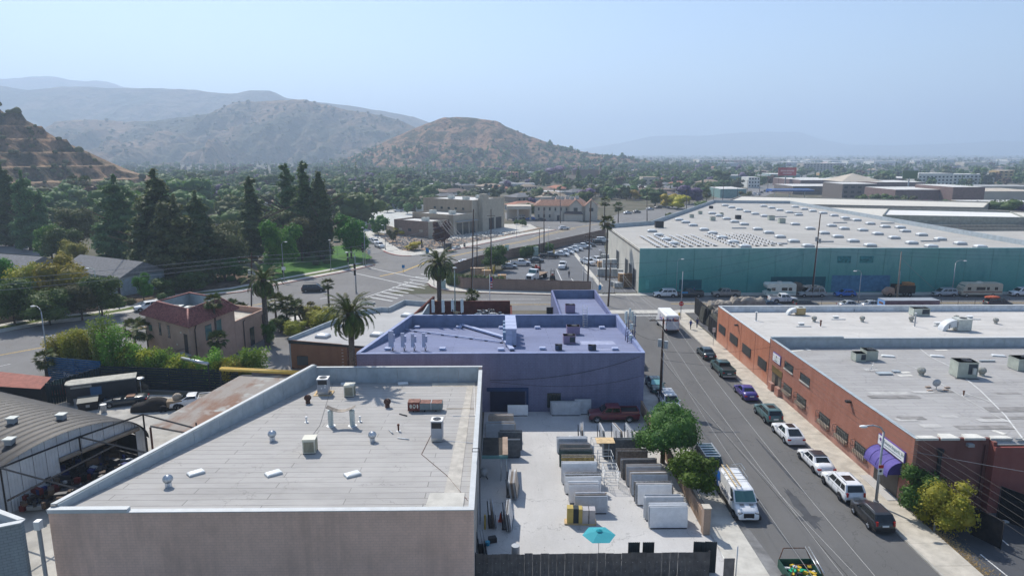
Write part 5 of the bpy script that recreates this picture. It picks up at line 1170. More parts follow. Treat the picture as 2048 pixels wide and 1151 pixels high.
for(px,py,lb,ct,kd,cl,a,dt)in FAR:
 x,y=g(px,py);L_={'pickup':5.6,'suv':4.8,'minivan':5.1,'hatch':4.3}.get(kd,4.7);H_={'pickup':1.8,'suv':1.75,'minivan':1.8}.get(kd,1.45)
 nm={'pickup':'pickup','suv':'suv','minivan':'minivan','hatch':'hatchback'}.get(kd,'sedan')
 place(make_car(nm,lb,ct,kd,cl,L_,1.85,H_,detail=dt),x,y,a,.06)
proto={}
cols=[CW,CSIL,CBK,CDK,CBLU,CRED,CTAN]
for i in range(40):
 if i<16:px=1470+i*6+R.uniform(-3,3);py=402-i*1.6+R.uniform(-2.5,3);a=rad(55);lb='distant car in the busy stretch of the boulevard beyond the warehouse';gp='distant boulevard traffic'
 else:px=R.uniform(1540,1720);py=385-(px-1540)*.16+R.uniform(-4,6);a=rad(50);lb='tiny car parked or driving along the far end of the boulevard';gp='tiny far boulevard cars'
 k=i%7
 if k not in proto:proto[k]=make_car('distant_car',lb,'car',('suv','sedan','sedan','suv','hatch','sedan','hatch')[k],cols[k],4.6,1.82,1.6,detail=0,group=gp);o=proto[k]
 else:o=copy_tree(proto[k]);o['label']=lb;o['group']=gp
 place(o,*g(px,py),a,.04)
# ---------------------------------------------------------------- vegetation
def arr_mesh(name,V,Q,mats,mi=None,T=None):
 """fast mesh from numpy quads"""
 me=bpy.data.meshes.new(name);V=np.asarray(V,dtype=np.float32);Q=np.asarray(Q,dtype=np.int32);k=Q.shape[1]
 me.vertices.add(len(V));me.vertices.foreach_set('co',V.ravel());me.loops.add(Q.size);me.loops.foreach_set('vertex_index',Q.ravel())
 me.polygons.add(len(Q));me.polygons.foreach_set('loop_start',np.arange(0,Q.size,k,dtype=np.int32));me.polygons.foreach_set('loop_total',np.full(len(Q),k,dtype=np.int32))
 for m in mats:me.materials.append(m)
 if mi is not None:me.polygons.foreach_set('material_index',np.asarray(mi,dtype=np.int32))
 me.update(calc_edges=True);return me
def leafcloud(lobes,n,size,rs,shell=.35,droop=0.0):
 """n leaf clumps spread through the lobes; returns verts, quads"""
 lb=np.array(lobes,float);w=(lb[:,3]*lb[:,4]*lb[:,5])**.67;w/=w.sum()
 ix=rs.choice(len(lb),n,p=w);L=lb[ix]
 d=rs.normal(size=(n,3));d/=np.linalg.norm(d,axis=1)[:,None]
 r_=(shell+(1-shell)*rs.rand(n)**.6)[:,None]*rs.uniform(.85,1.12,(n,1))
 P=L[:,:3]+d*r_*L[:,3:6]
 nn=d*.7+rs.normal(size=(n,3))*.55;nn[:,2]+=.25;nn/=np.linalg.norm(nn,axis=1)[:,None]
 u=np.cross(nn,rs.normal(size=(n,3)));u/=np.linalg.norm(u,axis=1)[:,None];v=np.cross(nn,u)
 s=size*rs.uniform(.5,1.25,(n,1));asp=rs.uniform(.45,.9,(n,1))
 a=P-u*s*.5;b=P+v*s*.5*asp+nn*s*.12;c=P+u*s*.5;e=P-v*s*.5*asp+nn*s*.1
 if droop:c[:,2]-=droop*s[:,0]
 V=np.stack([a,b,c,e],1).reshape(-1,3);Q=np.arange(4*n).reshape(n,4);return V,Q
def corecloud(lobes,k,nu=8,nv=5,rs=NR):
 V=[];Q=[];o=0
 for(x,y,z,rx,ry,rz)in lobes:
  for j in range(nv+1):
   for i in range(nu):
    ph=pi*j/nv;t=2*pi*i/nu;q=k*rs.uniform(.82,1.08);V.append((x+rx*q*sin(ph)*cos(t),y+ry*q*sin(ph)*sin(t),z+rz*q*cos(ph)))
  for j in range(nv):
   for i in range(nu):Q.append((o+j*nu+i,o+(j+1)*nu+i,o+(j+1)*nu+(i+1)%nu,o+j*nu+(i+1)%nu))
  o=len(V)
 return np.array(V),np.array(Q)
def crown_mesh(name,lobes,n,size,mat,rs,core=.72,shell=.35,droop=0):
 V,Q=leafcloud(lobes,n,size,rs,shell,droop)
 if core:
  V2,Q2=corecloud(lobes,core,rs=rs);Q2=Q2+len(V);V=np.vstack([V,V2]);Q=np.vstack([Q,Q2])
 return arr_mesh(name,V,Q,[mat])
L_DARK=leafmat('leaf_dark',(.07,.13,.04),(.17,.25,.075),.32);L_CON=leafmat('leaf_conifer',(.08,.14,.055),(.17,.24,.09),.32);L_OLV=leafmat('leaf_olive',(.075,.1,.035),(.17,.18,.07),.32)
L_MID=leafmat('leaf_mid',(.055,.12,.022),(.13,.21,.045),.32);L_BRT=leafmat('leaf_bright',(.05,.14,.015),(.13,.27,.03),.35);L_YEL=leafmat('leaf_golden',(.2,.19,.02),(.4,.34,.04),.3)
L_PUR=leafmat('leaf_jacaranda',(.09,.07,.13),(.17,.12,.22));L_GLD=leafmat('leaf_yellow',(.32,.25,.02),(.5,.38,.04),.3);L_BRN=leafmat('leaf_brown',(.09,.05,.035),(.16,.09,.06));L_SIL=leafmat('leaf_grey_green',(.06,.08,.055),(.12,.14,.09))
L_PALM=leafmat('palm_leaf',(.03,.06,.012),(.14,.15,.035),.15);L_MAG=leafmat('leaf_magenta',(.3,.02,.2),(.45,.05,.3));L_BAM=leafmat('leaf_bamboo',(.26,.3,.03),(.48,.45,.06),.35)
def lobes_broad(h,r,rs,n=9,base=.3,flat=.8):
 L=[(0,0,h*(base+.38),r*.6,r*.6,h*(1-base)*.42)]
 for i in range(n):
  a=rs.uniform(0,6.28);k=rs.uniform(.35,.68)*r;z=h*rs.uniform(base+.12,.86);q=rs.uniform(.3,.5)*r*(1.15-.4*abs(z/h-.6));L.append((k*cos(a),k*sin(a),z,q,q,q*flat))
 return L
def lobes_cone(h,r,rs,lev=11,per=5,base=.1,pw=.8):
 L=[]
 for j in range(lev):
  t=j/(lev-1);z=h*(base+(1-base)*t);rr_=r*((1-t)**pw*.9+.06)*(1 if t>.12 else .75)
  for i in range(max(2,int(per*(1-t*.6)))):
   a=rs.uniform(0,6.28);k=rr_*rs.uniform(.45,.75);q=max(rr_*rs.uniform(.38,.6),.35);L.append((k*cos(a),k*sin(a),z+rs.uniform(-.04,.04)*h,q,q,max(q*.55,h/lev*.6)))
  L.append((0,0,z,rr_*.6,rr_*.6,h/lev*.75))
 return L
def lobes_col(h,r,rs,lev=10):
 L=[]
 for j in range(lev):
  t=j/(lev-1);z=h*(.1+.85*t);rr_=r*(1-t**3*.8)*(.8 if t<.15 else 1);L.append((rs.uniform(-.12,.12)*r,rs.uniform(-.12,.12)*r,z,rr_*.8,rr_*.8,h/lev*.9))
  for i in range(2):a=rs.uniform(0,6.28);L.append((cos(a)*rr_*.45,sin(a)*rr_*.45,z,rr_*.5,rr_*.5,h/lev*.8))
 return L
def trunk_mb(h,r,rs,limbs=5,spread=.4,lean=0):
 m=MB();top=h*.62;m.tube((0,0,-.1),(lean*.5,0,top*.5),r,r*.75,8);m.tube((lean*.5,0,top*.5),(lean,0,top),r*.75,r*.4,8)
 for i in range(limbs):
  a=rs.uniform(0,6.28);z0=top*rs.uniform(.4,.95);L_=h*spread*rs.uniform(.5,1);m.tube((lean*z0/top,0,z0),(cos(a)*L_*.8,sin(a)*L_*.8,z0+L_*.6),r*.4,r*.12,5)
 return m
TREEP={}
def proto_tree(key,kind,h,r,mat,n,size,seed,**kw):
 rs=np.random.RandomState(seed)
 L=lobes_cone(h,r,rs,kw.get('lev',11),kw.get('per',5),kw.get('base',.1),kw.get('pw',.8))if kind=='cone' else lobes_col(h,r,rs)if kind=='col' else lobes_broad(h,r,rs,kw.get('nl',9),kw.get('base',.3),kw.get('flat',.8))
 TREEP[key]=(trunk_mb(h,kw.get('tr',h*.022),rs).mesh('trunk',BARK),crown_mesh('crown',L,n,size,mat,rs,kw.get('core',.7),kw.get('shell',.35),kw.get('droop',0)),h)
def tree(key,x,y,h,name,label,group=None,rz=None,wide=1.0,z=0):
 tm,cm,h0=TREEP[key];s=h/h0;o=thing(name,label,'tree',(x,y,z),R.uniform(0,6.28)if rz is None else rz,group);o.scale=(s*wide,s*wide,s)
 part('trunk',tm,None,o);part('crown',cm,None,o);return o
proto_tree('con1','cone',22,5.2,L_CON,9000,.75,1,lev=11,per=9,pw=.45,droop=.3);proto_tree('con2','cone',22,4.2,L_CON,8000,.7,2,lev=12,per=8,pw=.5,droop=.3);proto_tree('con3','cone',20,5.6,L_OLV,9000,.75,3,lev=9,per=9,pw=.35)
proto_tree('cyp1','col',22,3.2,L_CON,8000,.6,4);proto_tree('cyp2','cone',22,3.4,L_DARK,8000,.6,5,lev=15,per=5,pw=.55)
proto_tree('euc','broad',16,6,L_OLV,8000,.6,6,nl=16,base=.15);proto_tree('euc2','broad',15,5.2,L_SIL,6500,.6,7,nl=14,base=.2)
proto_tree('brt','broad',11,4.2,L_BRT,6000,.5,8,nl=13,base=.12,flat=1);proto_tree('gold','broad',8,4.5,L_YEL,6500,.4,9,nl=14,base=.1);proto_tree('mid','broad',9,4.6,L_MID,6000,.5,10,nl=12,base=.15)
proto_tree('ficus','broad',7.6,4.3,L_MID,14000,.3,11,nl=20,base=.28,flat=.85,tr=.32);proto_tree('citrus','broad',5.2,2.2,L_BRT,5500,.26,12,nl=12,base=.3,tr=.1);proto_tree('shrub_y','broad',4.4,2.3,L_BAM,7000,.22,13,nl=16,base=.05,flat=1);proto_tree('shrub_g','broad',5.0,2.0,L_MID,6000,.22,14,nl=14,base=.05,flat=1)
for k,m_,sd in(('d',L_DARK,20),('m',L_MID,22),('o',L_OLV,24),('s',L_SIL,26),('p',L_PUR,28),('y',L_GLD,29),('b',L_BRN,30)):
 proto_tree('f'+k,'broad',9,4.6,m_,900,.95,sd,nl=9,base=.12,core=.85)
proto_tree('fd2','broad',12,4.8,L_DARK,1000,.95,41,nl=12,base=.08,core=.85);proto_tree('fc','cone',14,2.6,L_CON,700,.8,42,core=.85);proto_tree('fcol','col',13,1.5,L_CON,500,.6,43,core=.9);proto_tree('fm2','broad',7,5,L_MID,900,.9,44,nl=11,base=.05,core=.85)
def T(key,px,base,top,name,label,group=None,wide=1.0,z=0,dx=0):
 x,y=g(px,base,z);h=hat(x,y,top)-z;return tree(key,x,y,h,name,label,group,wide=wide,z=z)
T('con1',246,532,362,'conifer_tree','dense dark conifer left of the tallest group, with open ground at its foot',wide=1.4)
T('con2',326,560,350,'conifer_tree','tallest pointed conifer above the grey-roofed house',wide=1.8)
T('con3',362,572,398,'conifer_tree','broad olive conifer in front of the tallest pointed one',wide=1.3)
T('con2',405,566,392,'conifer_tree','dark conifer right of the broad olive one, by the road bend',wide=1.6)
T('euc',450,560,432,'eucalyptus_tree','loose olive eucalyptus between the conifers and the left palm')
T('cyp2',510,522,356,'cypress_tree','narrow spire cypress standing above the left palm',wide=1.7)
T('euc',556,512,412,'eucalyptus_tree','brownish olive tree behind the bright green left tree')
T('cyp2',581,500,330,'cypress_tree','slim cypress with a leaning tip behind the park',wide=1.5)
T('cyp2',615,512,326,'cypress_tree','tall thin cypress, middle of the park group',wide=1.5)
T('cyp1',645,518,345,'cypress_tree','massive dark column cypress beside the park lawn',wide=1.35)
T('euc',605,522,425,'eucalyptus_tree','rounded olive tree in front of the cypresses',wide=1.0)
T('brt',566,545,438,'sycamore_tree','bright lime green tree behind the street lamp, left of two')
T('brt',703,517,428,'sycamore_tree','bright lime green tree at the lawn corner, right of two',wide=1.1)
T('con1',62,500,352,'conifer_tree','dark conifer over the parked cars at the far left');T('con2',22,492,335,'conifer_tree','dark conifer cut by the left edge of the view',wide=1.3);T('con2',92,497,385,'conifer_tree','shorter dark conifer right of the parked cars')
T('euc',160,512,404,'eucalyptus_tree','rounded brown-olive tree left of the dense dark conifer',wide=1.0);T('brt',105,520,446,'park_tree','fresh green tree below the brown-olive rounded tree',wide=1.2);T('mid',132,524,450,'park_tree','mid green tree joined to the fresh green one');T('gold',145,532,478,'park_tree','small yellow-green tree in front of the dry lot')
T('gold',128,622,508,'acacia_tree','large golden-green tree by the boulevard, left of the house',wide=1.0);T('gold',72,615,520,'acacia_tree','golden-topped tree left of the large golden-green one',wide=1.0);T('mid',30,650,552,'roadside_tree','deep green roadside tree nearest the left edge',wide=1.0);T('mid',100,650,575,'roadside_tree','deep green tree under the golden tree by the low wall',wide=1.3)
T('euc',165,640,560,'roadside_tree','olive tree behind the tall street lamp',wide=1.1);T('mid',205,632,545,'roadside_tree','dark green tree against the gable end of the grey house');T('brt',8,600,512,'park_tree','bright green tree at the left edge above the roadside');T('brt',288,600,545,'street_tree','small bright tree beside the grey house end wall',wide=.9);T('mid',330,590,555,'street_tree','low dark tree right of the small bright tree',wide=1.6);T('mid',385,585,540,'street_tree','dark tree at the road bend behind the tiled roof',wide=1.4);T('mid',470,560,510,'street_tree','dark low tree under the conifers by the road',wide=1.4)
T('ficus',1325,925,806,'ficus_tree','large dense green tree over the stone yard wall',wide=.98);T('citrus',1382,1000,902,'street_tree','small bright green street tree by the yard gate wall',wide=1.2)
T('shrub_g',1836,1028,932,'garden_tree','dark green bush-like tree against the brick wall near the awning',wide=1.25);T('shrub_y',1888,1058,962,'garden_tree','yellow-green rounded tree at the parking lot entrance',wide=1.08);T('shrub_y',1862,1040,972,'garden_tree','small yellow-green tree joined to the left of the rounded one',wide=.8)
T('mid',990,540,488,'street_tree','leafy street tree right of the corner palm',wide=1.0);T('fm',1098,504,484,'street_tree','tiny street tree on the lot side of the boulevard');T('fb',885,492,440,'plum_tree','dark purple-brown tree beside the bus shelter',wide=.8);T('fo',786,484,458,'lot_tree','small olive tree on the dry vacant lot');T('fm',1058,434,405,'street_tree','round street tree before the gabled office',wide=.9);T('fm',1046,452,437,'street_tree','small bushy tree on the station lawn corner',wide=1.1);T('fm',1128,438,422,'street_tree','thin tree before the gabled office porch');T('fm',1033,449,438,'street_tree','tiny tree left of the small bushy tree')
for px,b,t_,lb in((805,470,452,'left yellow-flowering bush on the vacant lot'),(828,500,482,'front yellow-flowering bush on the vacant lot')):T('fy',px,b,t_,'palo_verde_bush',lb,wide=2.0)
for px,b,t_,k,w_,lb in((712,455,420,'fd2',1.3,'dark round tree at the back corner of the station lot'),(735,412,382,'fd2',1.6,'wide dark tree behind the station lot'),(775,425,405,'fd',1.2,'dark bush behind the station wall'),(840,424,398,'fm',1.2,'green tree left of the tall station block'),(815,428,404,'fd',1.0,'dark green tree behind the white cars'),(690,392,372,'fp',1.8,'jacaranda tree at the top of the north street')):T(k,px,b,t_,'background_tree',lb,wide=w_)
# --- palms
def frond_mesh(L,w,n,droop,mat,seed):
 rs=np.random.RandomState(seed);V=[];Fq=[]
 P=[np.array([0.,0,0])];st=L/n
 for i in range(n):a=lerp(1.0,-droop,(i/n)**1.1);P.append(P[-1]+st*np.array([cos(a),0,sin(a)]))
 for i in range(n):
  a,b=P[i],P[i+1];V+=[tuple(a+(0,-.035,0)),tuple(a+(0,.035,0)),tuple(b+(0,.025,0)),tuple(b+(0,-.025,0))];Fq.append(tuple(range(len(V)-4,len(V))))
  if i<1:continue
  d=(b-a)/st;ll=w*sin(pi*min(1,(i+.8)/(n+1)))**.55
  for k in range(2):
   m=a+(b-a)*k*.5
   for s_ in(-1,1):
    tip=m+d*ll*.75+np.array([0,s_*ll*.72,-ll*rs.uniform(.1,.5)]);V+=[tuple(m-d*.05),tuple(m+d*.1),tuple(tip+d*.03),tuple(tip)];Fq.append(tuple(range(len(V)-4,len(V))))
 return arr_mesh('frond',V,Fq,[mat])
FR=[frond_mesh(3.4,.5,14,d,L_PALM,s)for d,s in((.35,1),(.75,2),(1.15,3),(1.5,4))]
def date_palm(x,y,hc,label,s=1.0,nf=64,name='date_palm',r=.42):
 o=thing(name,label,'palm tree',(x,y,0));m=MB();k=16
 for i in range(k):z0=(hc-.8)*i/k;z1=(hc-.8)*(i+1)/k;m.cyl(0,0,z0,z1,r*(1.04-.1*i/k),r*(.95-.1*i/k),10,0,False)
 m.ball((0,0,hc-.7),r*1.5,r*1.5,1.0,12,7);part('trunk',m,PALMT,o)
 for i in range(nf):
  t=(i+.5)/nf;el=lerp(1.25,-.75,t**.9);az=i*2.39996;f=FR[min(3,int(t*4))]
  p=part('frond',f,None,o,loc=(cos(az)*.3,sin(az)*.3,hc-.1-.5*t));p.rotation_euler=(R.uniform(-.2,.2),-(el-.75),az+R.uniform(-.1,.1));p.scale=(s*R.uniform(.85,1.1),)*3
 return o
Y_=121;x=xat(877,Y_,11);date_palm(x,Y_,hat(x,Y_,524),'date palm with thick trunk at the street corner in front of the green hedge',1.12,66)
Y_=75.0;x=xat(700,Y_,12.5);date_palm(x,Y_,hat(x,Y_,622),'tall date palm rising between the flat roof and the brick office',.98,62,r=.36)
Y_=105.2;x=xat(525,Y_,11);date_palm(x,Y_,hat(x,Y_,556),'date palm on the boulevard side of the stucco building',.98,60)
def fan_mesh(r,seed):
 rs=np.random.RandomState(seed);V=[];Fq=[]
 for i in range(14):
  a=lerp(-1.35,1.35,i/13);d=np.array([cos(a),sin(a),0]);n_=np.array([-sin(a),cos(a),0]);b=np.array([.55*r,0,0.]);tip=b+d*r*.62+np.array([0,0,-r*rs.uniform(.05,.22)]);mid=b+d*r*.34
  V+=[tuple(b),tuple(mid+n_*r*.05),tuple(tip),tuple(mid-n_*r*.05)];Fq.append(tuple(range(len(V)-4,len(V))))
 V+=[(0,-.02,0),(.55*r,-.02,0),(.55*r,.02,0),(0,.02,0)];Fq.append(tuple(range(len(V)-4,len(V))))
 return arr_mesh('frond',V,Fq,[L_PALM])
FN=fan_mesh(1.6,3)
DEADF=pl('dead_frond_thatch',(.2,.15,.09),.95,.1,var=.4,sc_=4)
def fan_palm(x,y,hc,label,s=1.0,nf=26,r=.2,name='fan_palm',group=None,lean=0,thatch=True):
 o=thing(name,label,'palm tree',(x,y,0),0,group);m=MB();m.tube((lean,0,0),(0,0,hc),r*1.15,r*.8,8);part('trunk',m,PALMT,o)
 if thatch:part('thatch',MB().cyl(0,0,hc-1.1*s,hc,r*1.1,.6*s,9,0),DEADF,o)
 for i in range(nf):
  t=(i+.5)/nf;p=part('frond',FN,None,o,loc=(0,0,hc));p.rotation_euler=(R.uniform(-.4,.4),-lerp(1.3,-.9,t),i*2.4);p.scale=(s*R.uniform(.8,1.1),)*3
 return o
for px,base,top,lb,s,th in((660,652,564,'slim fan palm with a small tuft between car and brick office',.75,False),(437,724,598,'thin tall fan palm in front of the stucco building',.85,False),(441,742,675,'short dark fan palm close to the stucco wall',.9,False),(575,655,604,'stout fan palm, left of the garden cluster',1.15,False),(592,660,612,'leaning fan palm, right of the garden cluster',1.1,False),(553,650,600,'fan palm beside the big left date palm',1.2,False),
  (468,640,608,'small fan palm behind the stucco terrace, left',.9,False),(484,642,612,'small fan palm behind the stucco terrace, right',.8,False),(1208,470,402,'tall fan palm left of three by the warehouse corner',1.3,True),(1236,452,412,'full fan palm right of three by the warehouse corner',1.5,True),(1212,560,442,'very tall fan palm at the cream end of the warehouse',1.3,True),
  (155,432,360,'left of twin tall fan palms before the terraced hill',2.0,True),(179,434,362,'right of twin tall fan palms before the terraced hill',2.0,True),(1412,418,386,'fan palm standing at the bend of the boulevard',1.8,True),(96,768,712,'ragged fan palm at the pavement beside the blue mural fence',.9,False),(945,636,588,'small bright palm beside the dark hedge planter',.9,False),(900,640,620,'low fan palm behind the roof antennas',.9,False),(272,705,652,'feathery palm left of the stucco building',1.2,False),(300,718,655,'palm hugging the corner of the stucco building',1.3,False)):
 x,y=g(px,base);fan_palm(x,y,hat(x,y,top)-.4,lb,s,thatch=th)

def bush(px,base,top,key,label,wide=1.0,name='garden_bush'):x,y=g(px,base);h=max(.7,hat(x,y,top));o=tree(key,x,y,h,name,label,wide=wide);o['category']='bush';return o
for px,b,t_,k,lb,w_ in((562,664,630,'shrub_g','green bush under the garden fan palms',1.6),(655,664,618,'shrub_y','yellow-green bush right of the branching tree',1.5),(635,655,610,'shrub_y','yellow-green bush behind the white pickup',1.6),(592,672,640,'shrub_y','yellow-flowering bush at the foot of the garden palms',1.5),(540,690,640,'shrub_g','dark green bush at the corner of the stucco annex',.8),(805,650,640,'shrub_y','low bush behind the brick office parapet',1.4),(935,640,618,'shrub_g','green bush by the small bright palm',1.4)):bush(px,b,t_,k,lb,w_)
x,y=g(608,655);o=thing('dragon_tree','open-branched tree with olive tufts in the restaurant garden','tree',(x,y,0));m=MB();ends=[]
rs=np.random.RandomState(3)
for i in range(9):
 a=i*.7;p1=(cos(a)*.5,sin(a)*.5,1.6);p2=(cos(a)*rs.uniform(1,1.9),sin(a)*rs.uniform(1,1.9),rs.uniform(3,4.2));m.tube((0,0,0),p1,.16,.1);m.tube(p1,p2,.1,.05);ends.append((*p2,.75,.75,.4))
part('trunk',m,BARK,o);part('crown',crown_mesh('crown',ends,1300,.3,leafmat('leaf_tuft',(.1,.1,.03),(.24,.18,.06)),rs,.5),None,o)

BST=pl('bamboo_cane',(.4,.36,.12),.7,.2,var=.3)
for i,(px,b,t_,k)in enumerate([(112,752,675,0),(135,755,665,0),(158,758,668,0),(180,760,672,0),(203,765,640,1),(222,768,655,1),(244,768,690,0),(262,770,692,1),(285,772,700,0),(305,774,704,1),(328,776,708,1),(350,778,715,0),(372,778,718,1),(392,780,722,0),(415,782,705,1),(440,782,722,0),(462,784,726,0),(482,780,716,1),(507,775,700,1)]):
 x,y=g(px,b);y+=1.2;h=max(3.0,hat(x,y,t_));rs=np.random.RandomState(60+i)
 o=thing('bamboo_clump',['yellowing bamboo','fresh green bamboo'][k]+' clump in the fence hedge, '+['leftmost at the pavement end','second from the pavement end','third from the pavement end','left of the tallest clump','the tallest clump','right of the tallest clump','behind the parked trailer','above the black dumpster','left of the patio lamp','behind the patio lamp','right of the patio lamp','behind the covered car','left of the grey roof pipe','under the grey roof pipe','tall one before the stucco wall','below the yellow beam end','beside the yellow beam','near the yellow beam middle','last at the roof parapet'][i],'bamboo',(x,y,0))
 m=MB();LBs=[]
 for j in range(12):
  a=rs.uniform(0,6.28);q=rs.uniform(.1,.8);bx,by=cos(a)*q,sin(a)*q;hh=h*rs.uniform(.75,1.02);tx,ty2=bx*2+rs.uniform(-.3,.3),by*2+rs.uniform(-.3,.3);m.tube((bx,by,0),(tx,ty2,hh*.95),.03,.012,4)
  for z in np.linspace(.2,1,6):LBs.append((lerp(bx,tx,z),lerp(by,ty2,z),hh*z,.8,.8,hh*.14))
 part('cane',m,BST,o,kind='stuff');part('foliage',crown_mesh('foliage',LBs,5600,.26,L_BAM if k==0 else leafmat('leaf_bamboo_green',(.14,.26,.03),(.3,.4,.06),.35)if 'leaf_bamboo_green' not in MATS else MATS['leaf_bamboo_green'],rs,0,.1),None,o)

def hedge(name,label,pts,w,h,mat,n,size=.22,cat='hedge'):
 L=[]
 for a,b in zip(pts,pts[1:]):
  d=np.hypot(b[0]-a[0],b[1]-a[1]);k=max(1,int(d/(w*.55)))
  for i in range(k+1):t=i/k;L.append((lerp(a[0],b[0],t),lerp(a[1],b[1],t),h*.5,w*.62,w*.62,h*.55))
 c_=L[len(L)//2];rs=np.random.RandomState(len(label));L2=[(q[0]-c_[0],q[1]-c_[1],*q[2:])for q in L]
 o=thing(name,label,cat,(c_[0],c_[1],0));part('foliage',crown_mesh('foliage',L2,n,size,mat,rs,.88,.7),None,o);return o
hedge('ivy_hedge','thick dark green hedge covering the curved corner of the lot wall',[g(896,549),g(893,562),g(900,570),g(925,575),g(960,577),g(1003,579)],1.7,3.1,L_DARK,9000,.28)
hedge('hedge','green hedge on top of the lot wall beside the pale shed',[g(1045,515),g(1072,511)],1.6,3.2,L_MID,1500,.4)
for i,(px,b,s_)in enumerate(((20,640,1),(40,648,1),(60,645,1),(240,622,1),(262,618,1),(325,606,1),(340,600,1),(440,572,1),(462,570,1),(418,575,1),(632,538,1),(654,535,1),(395,583,1),(372,588,1),(485,574,1),(505,566,1),(542,560,1),(525,562,1))):
 x,y=g(px,b-8);rs=np.random.RandomState(i+100);
 if i==0:bm_=[crown_mesh('foliage',[(0,0,.6,1.1,1.1,.8),(.5,.2,.6,.7,.7,.6)],500,.3,m_,rs,.85)for m_ in(L_MID,L_OLV,L_DARK)]
 o=thing('clipped_shrub','one of the low rounded shrubs along the far roadside planting','bush',(x,y,.08),R.uniform(0,6),'roadside shrubs');part('foliage',bm_[i%3],None,o)
# --- suburb: individual nearer trees, then the far mass
def road_free(x,y,m=3):
 p=np.array([x,y]);
 for e,f in zip(CL,CL[1:]):
  d=f-e;L=np.dot(d,d);t=max(0,min(1,np.dot(p-e,d)/L));
  if np.linalg.norm(p-(e+d*t))<(12 if y>330 else 16)+m:return False
 if-45<x<16 and 225<y<300:return False
 if 5<x<48 and 296<y<345:return False
 if x>15 and y<290:return False
 if-100<x<30 and y<235:return False
 if inpoly((x,y),north)or inpoly((x,y),[g(745,462),g(800,472),g(865,470),g(870,430),g(790,418),g(700,425),g(715,440)]):return False
 return True
CL=[(np.array(a)+np.array(b))/2 for a,b in zip(near_edge,far_edge)]
GRP={'d':('dark green tree in the suburb beyond the intersection','dark suburb trees'),'m':('mid green tree among the suburb houses','mid green suburb trees'),'o':('olive tree among the suburb houses','olive suburb trees'),'s':('grey-green eucalyptus-like tree among the suburb houses','grey-green suburb trees'),'p':('purple-flowering jacaranda among the suburb houses','suburb jacarandas'),'y':('yellow-flowering tree among the suburb houses','yellow suburb trees'),'b':('bare brown-toned tree among the suburb houses','brown suburb trees'),'c':('dark pointed conifer rising above the suburb trees','pointed suburb conifers')}
KEYS=[('fd','d',.12),('fd2','d',.16),('fm','m',.2),('fm2','m',.13),('fo','o',.1),('fs','s',.09),('fp','p',.035),('fy','y',.01),('fb','b',.045),('fc','c',.06),('fcol','c',.05)]
pk=np.array([k[2]for k in KEYS]);pk/=pk.sum();cnt=0;rs=np.random.RandomState(77);used=[]
while cnt<300:
 px=rs.uniform(-30,1330)if cnt<215 else rs.uniform(1150,1480);py=rs.uniform(362,470)if px<760 else rs.uniform(352,415)
 if px>1180:py=rs.uniform(350,404)
 x,y=g(px,py)
 if not road_free(x,y)or min([9]+[math.hypot(x-a,y-b)for a,b in used])<5.5:continue
 k=KEYS[rs.choice(len(KEYS),p=pk)];used.append((x,y));h=rs.uniform(6,11)*(1.25 if px<760 else .85)*(1.2 if k[1]=='c' else 1)
 if px<480 and py>380:h*=1.25
 tree(k[0],x,y,h,'suburb_tree',GRP[k[1]][0],GRP[k[1]][1],wide=rs.uniform(.95,1.35));cnt+=1

def farmass(name,n,sampler,seed,leaves=46):
 rs=np.random.RandomState(seed);protos={}
 mats=[L_DARK,L_MID,L_OLV,L_SIL,L_PUR,L_BRN,L_CON];pp_=[.26,.28,.15,.1,.03,.05,.13]
 for k in range(7):
  protos[k]=[]
  for q in range(3):
   L=lobes_broad(9,4.8,rs,7,.05)if k<6 else lobes_cone(12,2.4,rs,6,3);V,Q=leafcloud(L,leaves,2.2,rs,.6);V2,Q2=corecloud(L[:8 if k<6 else 14],.9,5,4,rs);protos[k].append((np.vstack([V,V2]),np.vstack([Q,Q2+len(V)])))
 VV=[];QQ=[];MI=[];o=0
 for i in range(n):
  x,y,z=sampler(rs);k=rs.choice(7,p=pp_);V,Q=protos[k][rs.randint(3)];a=rs.uniform(0,6.28);s=rs.uniform(.5,1)*(1.5 if rs.rand()<.2 else 1);c_,s_=cos(a),sin(a)
  W=np.empty_like(V);W[:,0]=(V[:,0]*c_-V[:,1]*s_)*s*1.15+x;W[:,1]=(V[:,0]*s_+V[:,1]*c_)*s*1.15+y;W[:,2]=V[:,2]*s+z
  VV.append(W);QQ.append(Q+o);MI.append(np.full(len(Q),k));o+=len(V)
 single(name,arr_mesh(name,np.vstack(VV),np.vstack(QQ),mats,np.concatenate(MI)),None,kind='stuff',loc=(0,0,0))
def samp(rs):
 while 1:
  r_=rs.rand()
  if r_<.45:px=rs.uniform(-60,850);py=312+112*rs.rand()**1.1;
  elif r_<.68:px=rs.uniform(700,1450);py=312+60*rs.rand()**1.3
  else:px=rs.uniform(1200,2100);py=310.5+62*rs.rand()**1.9
  x,y=g(px,max(py,309.5))
  if y>6500 or(y<1400 and not road_free(x,y,-2)):continue
  if px>1450 and y<620 and rs.rand()<.75:continue
  return x,y,0
farmass('far_woodland',6400,samp,5)

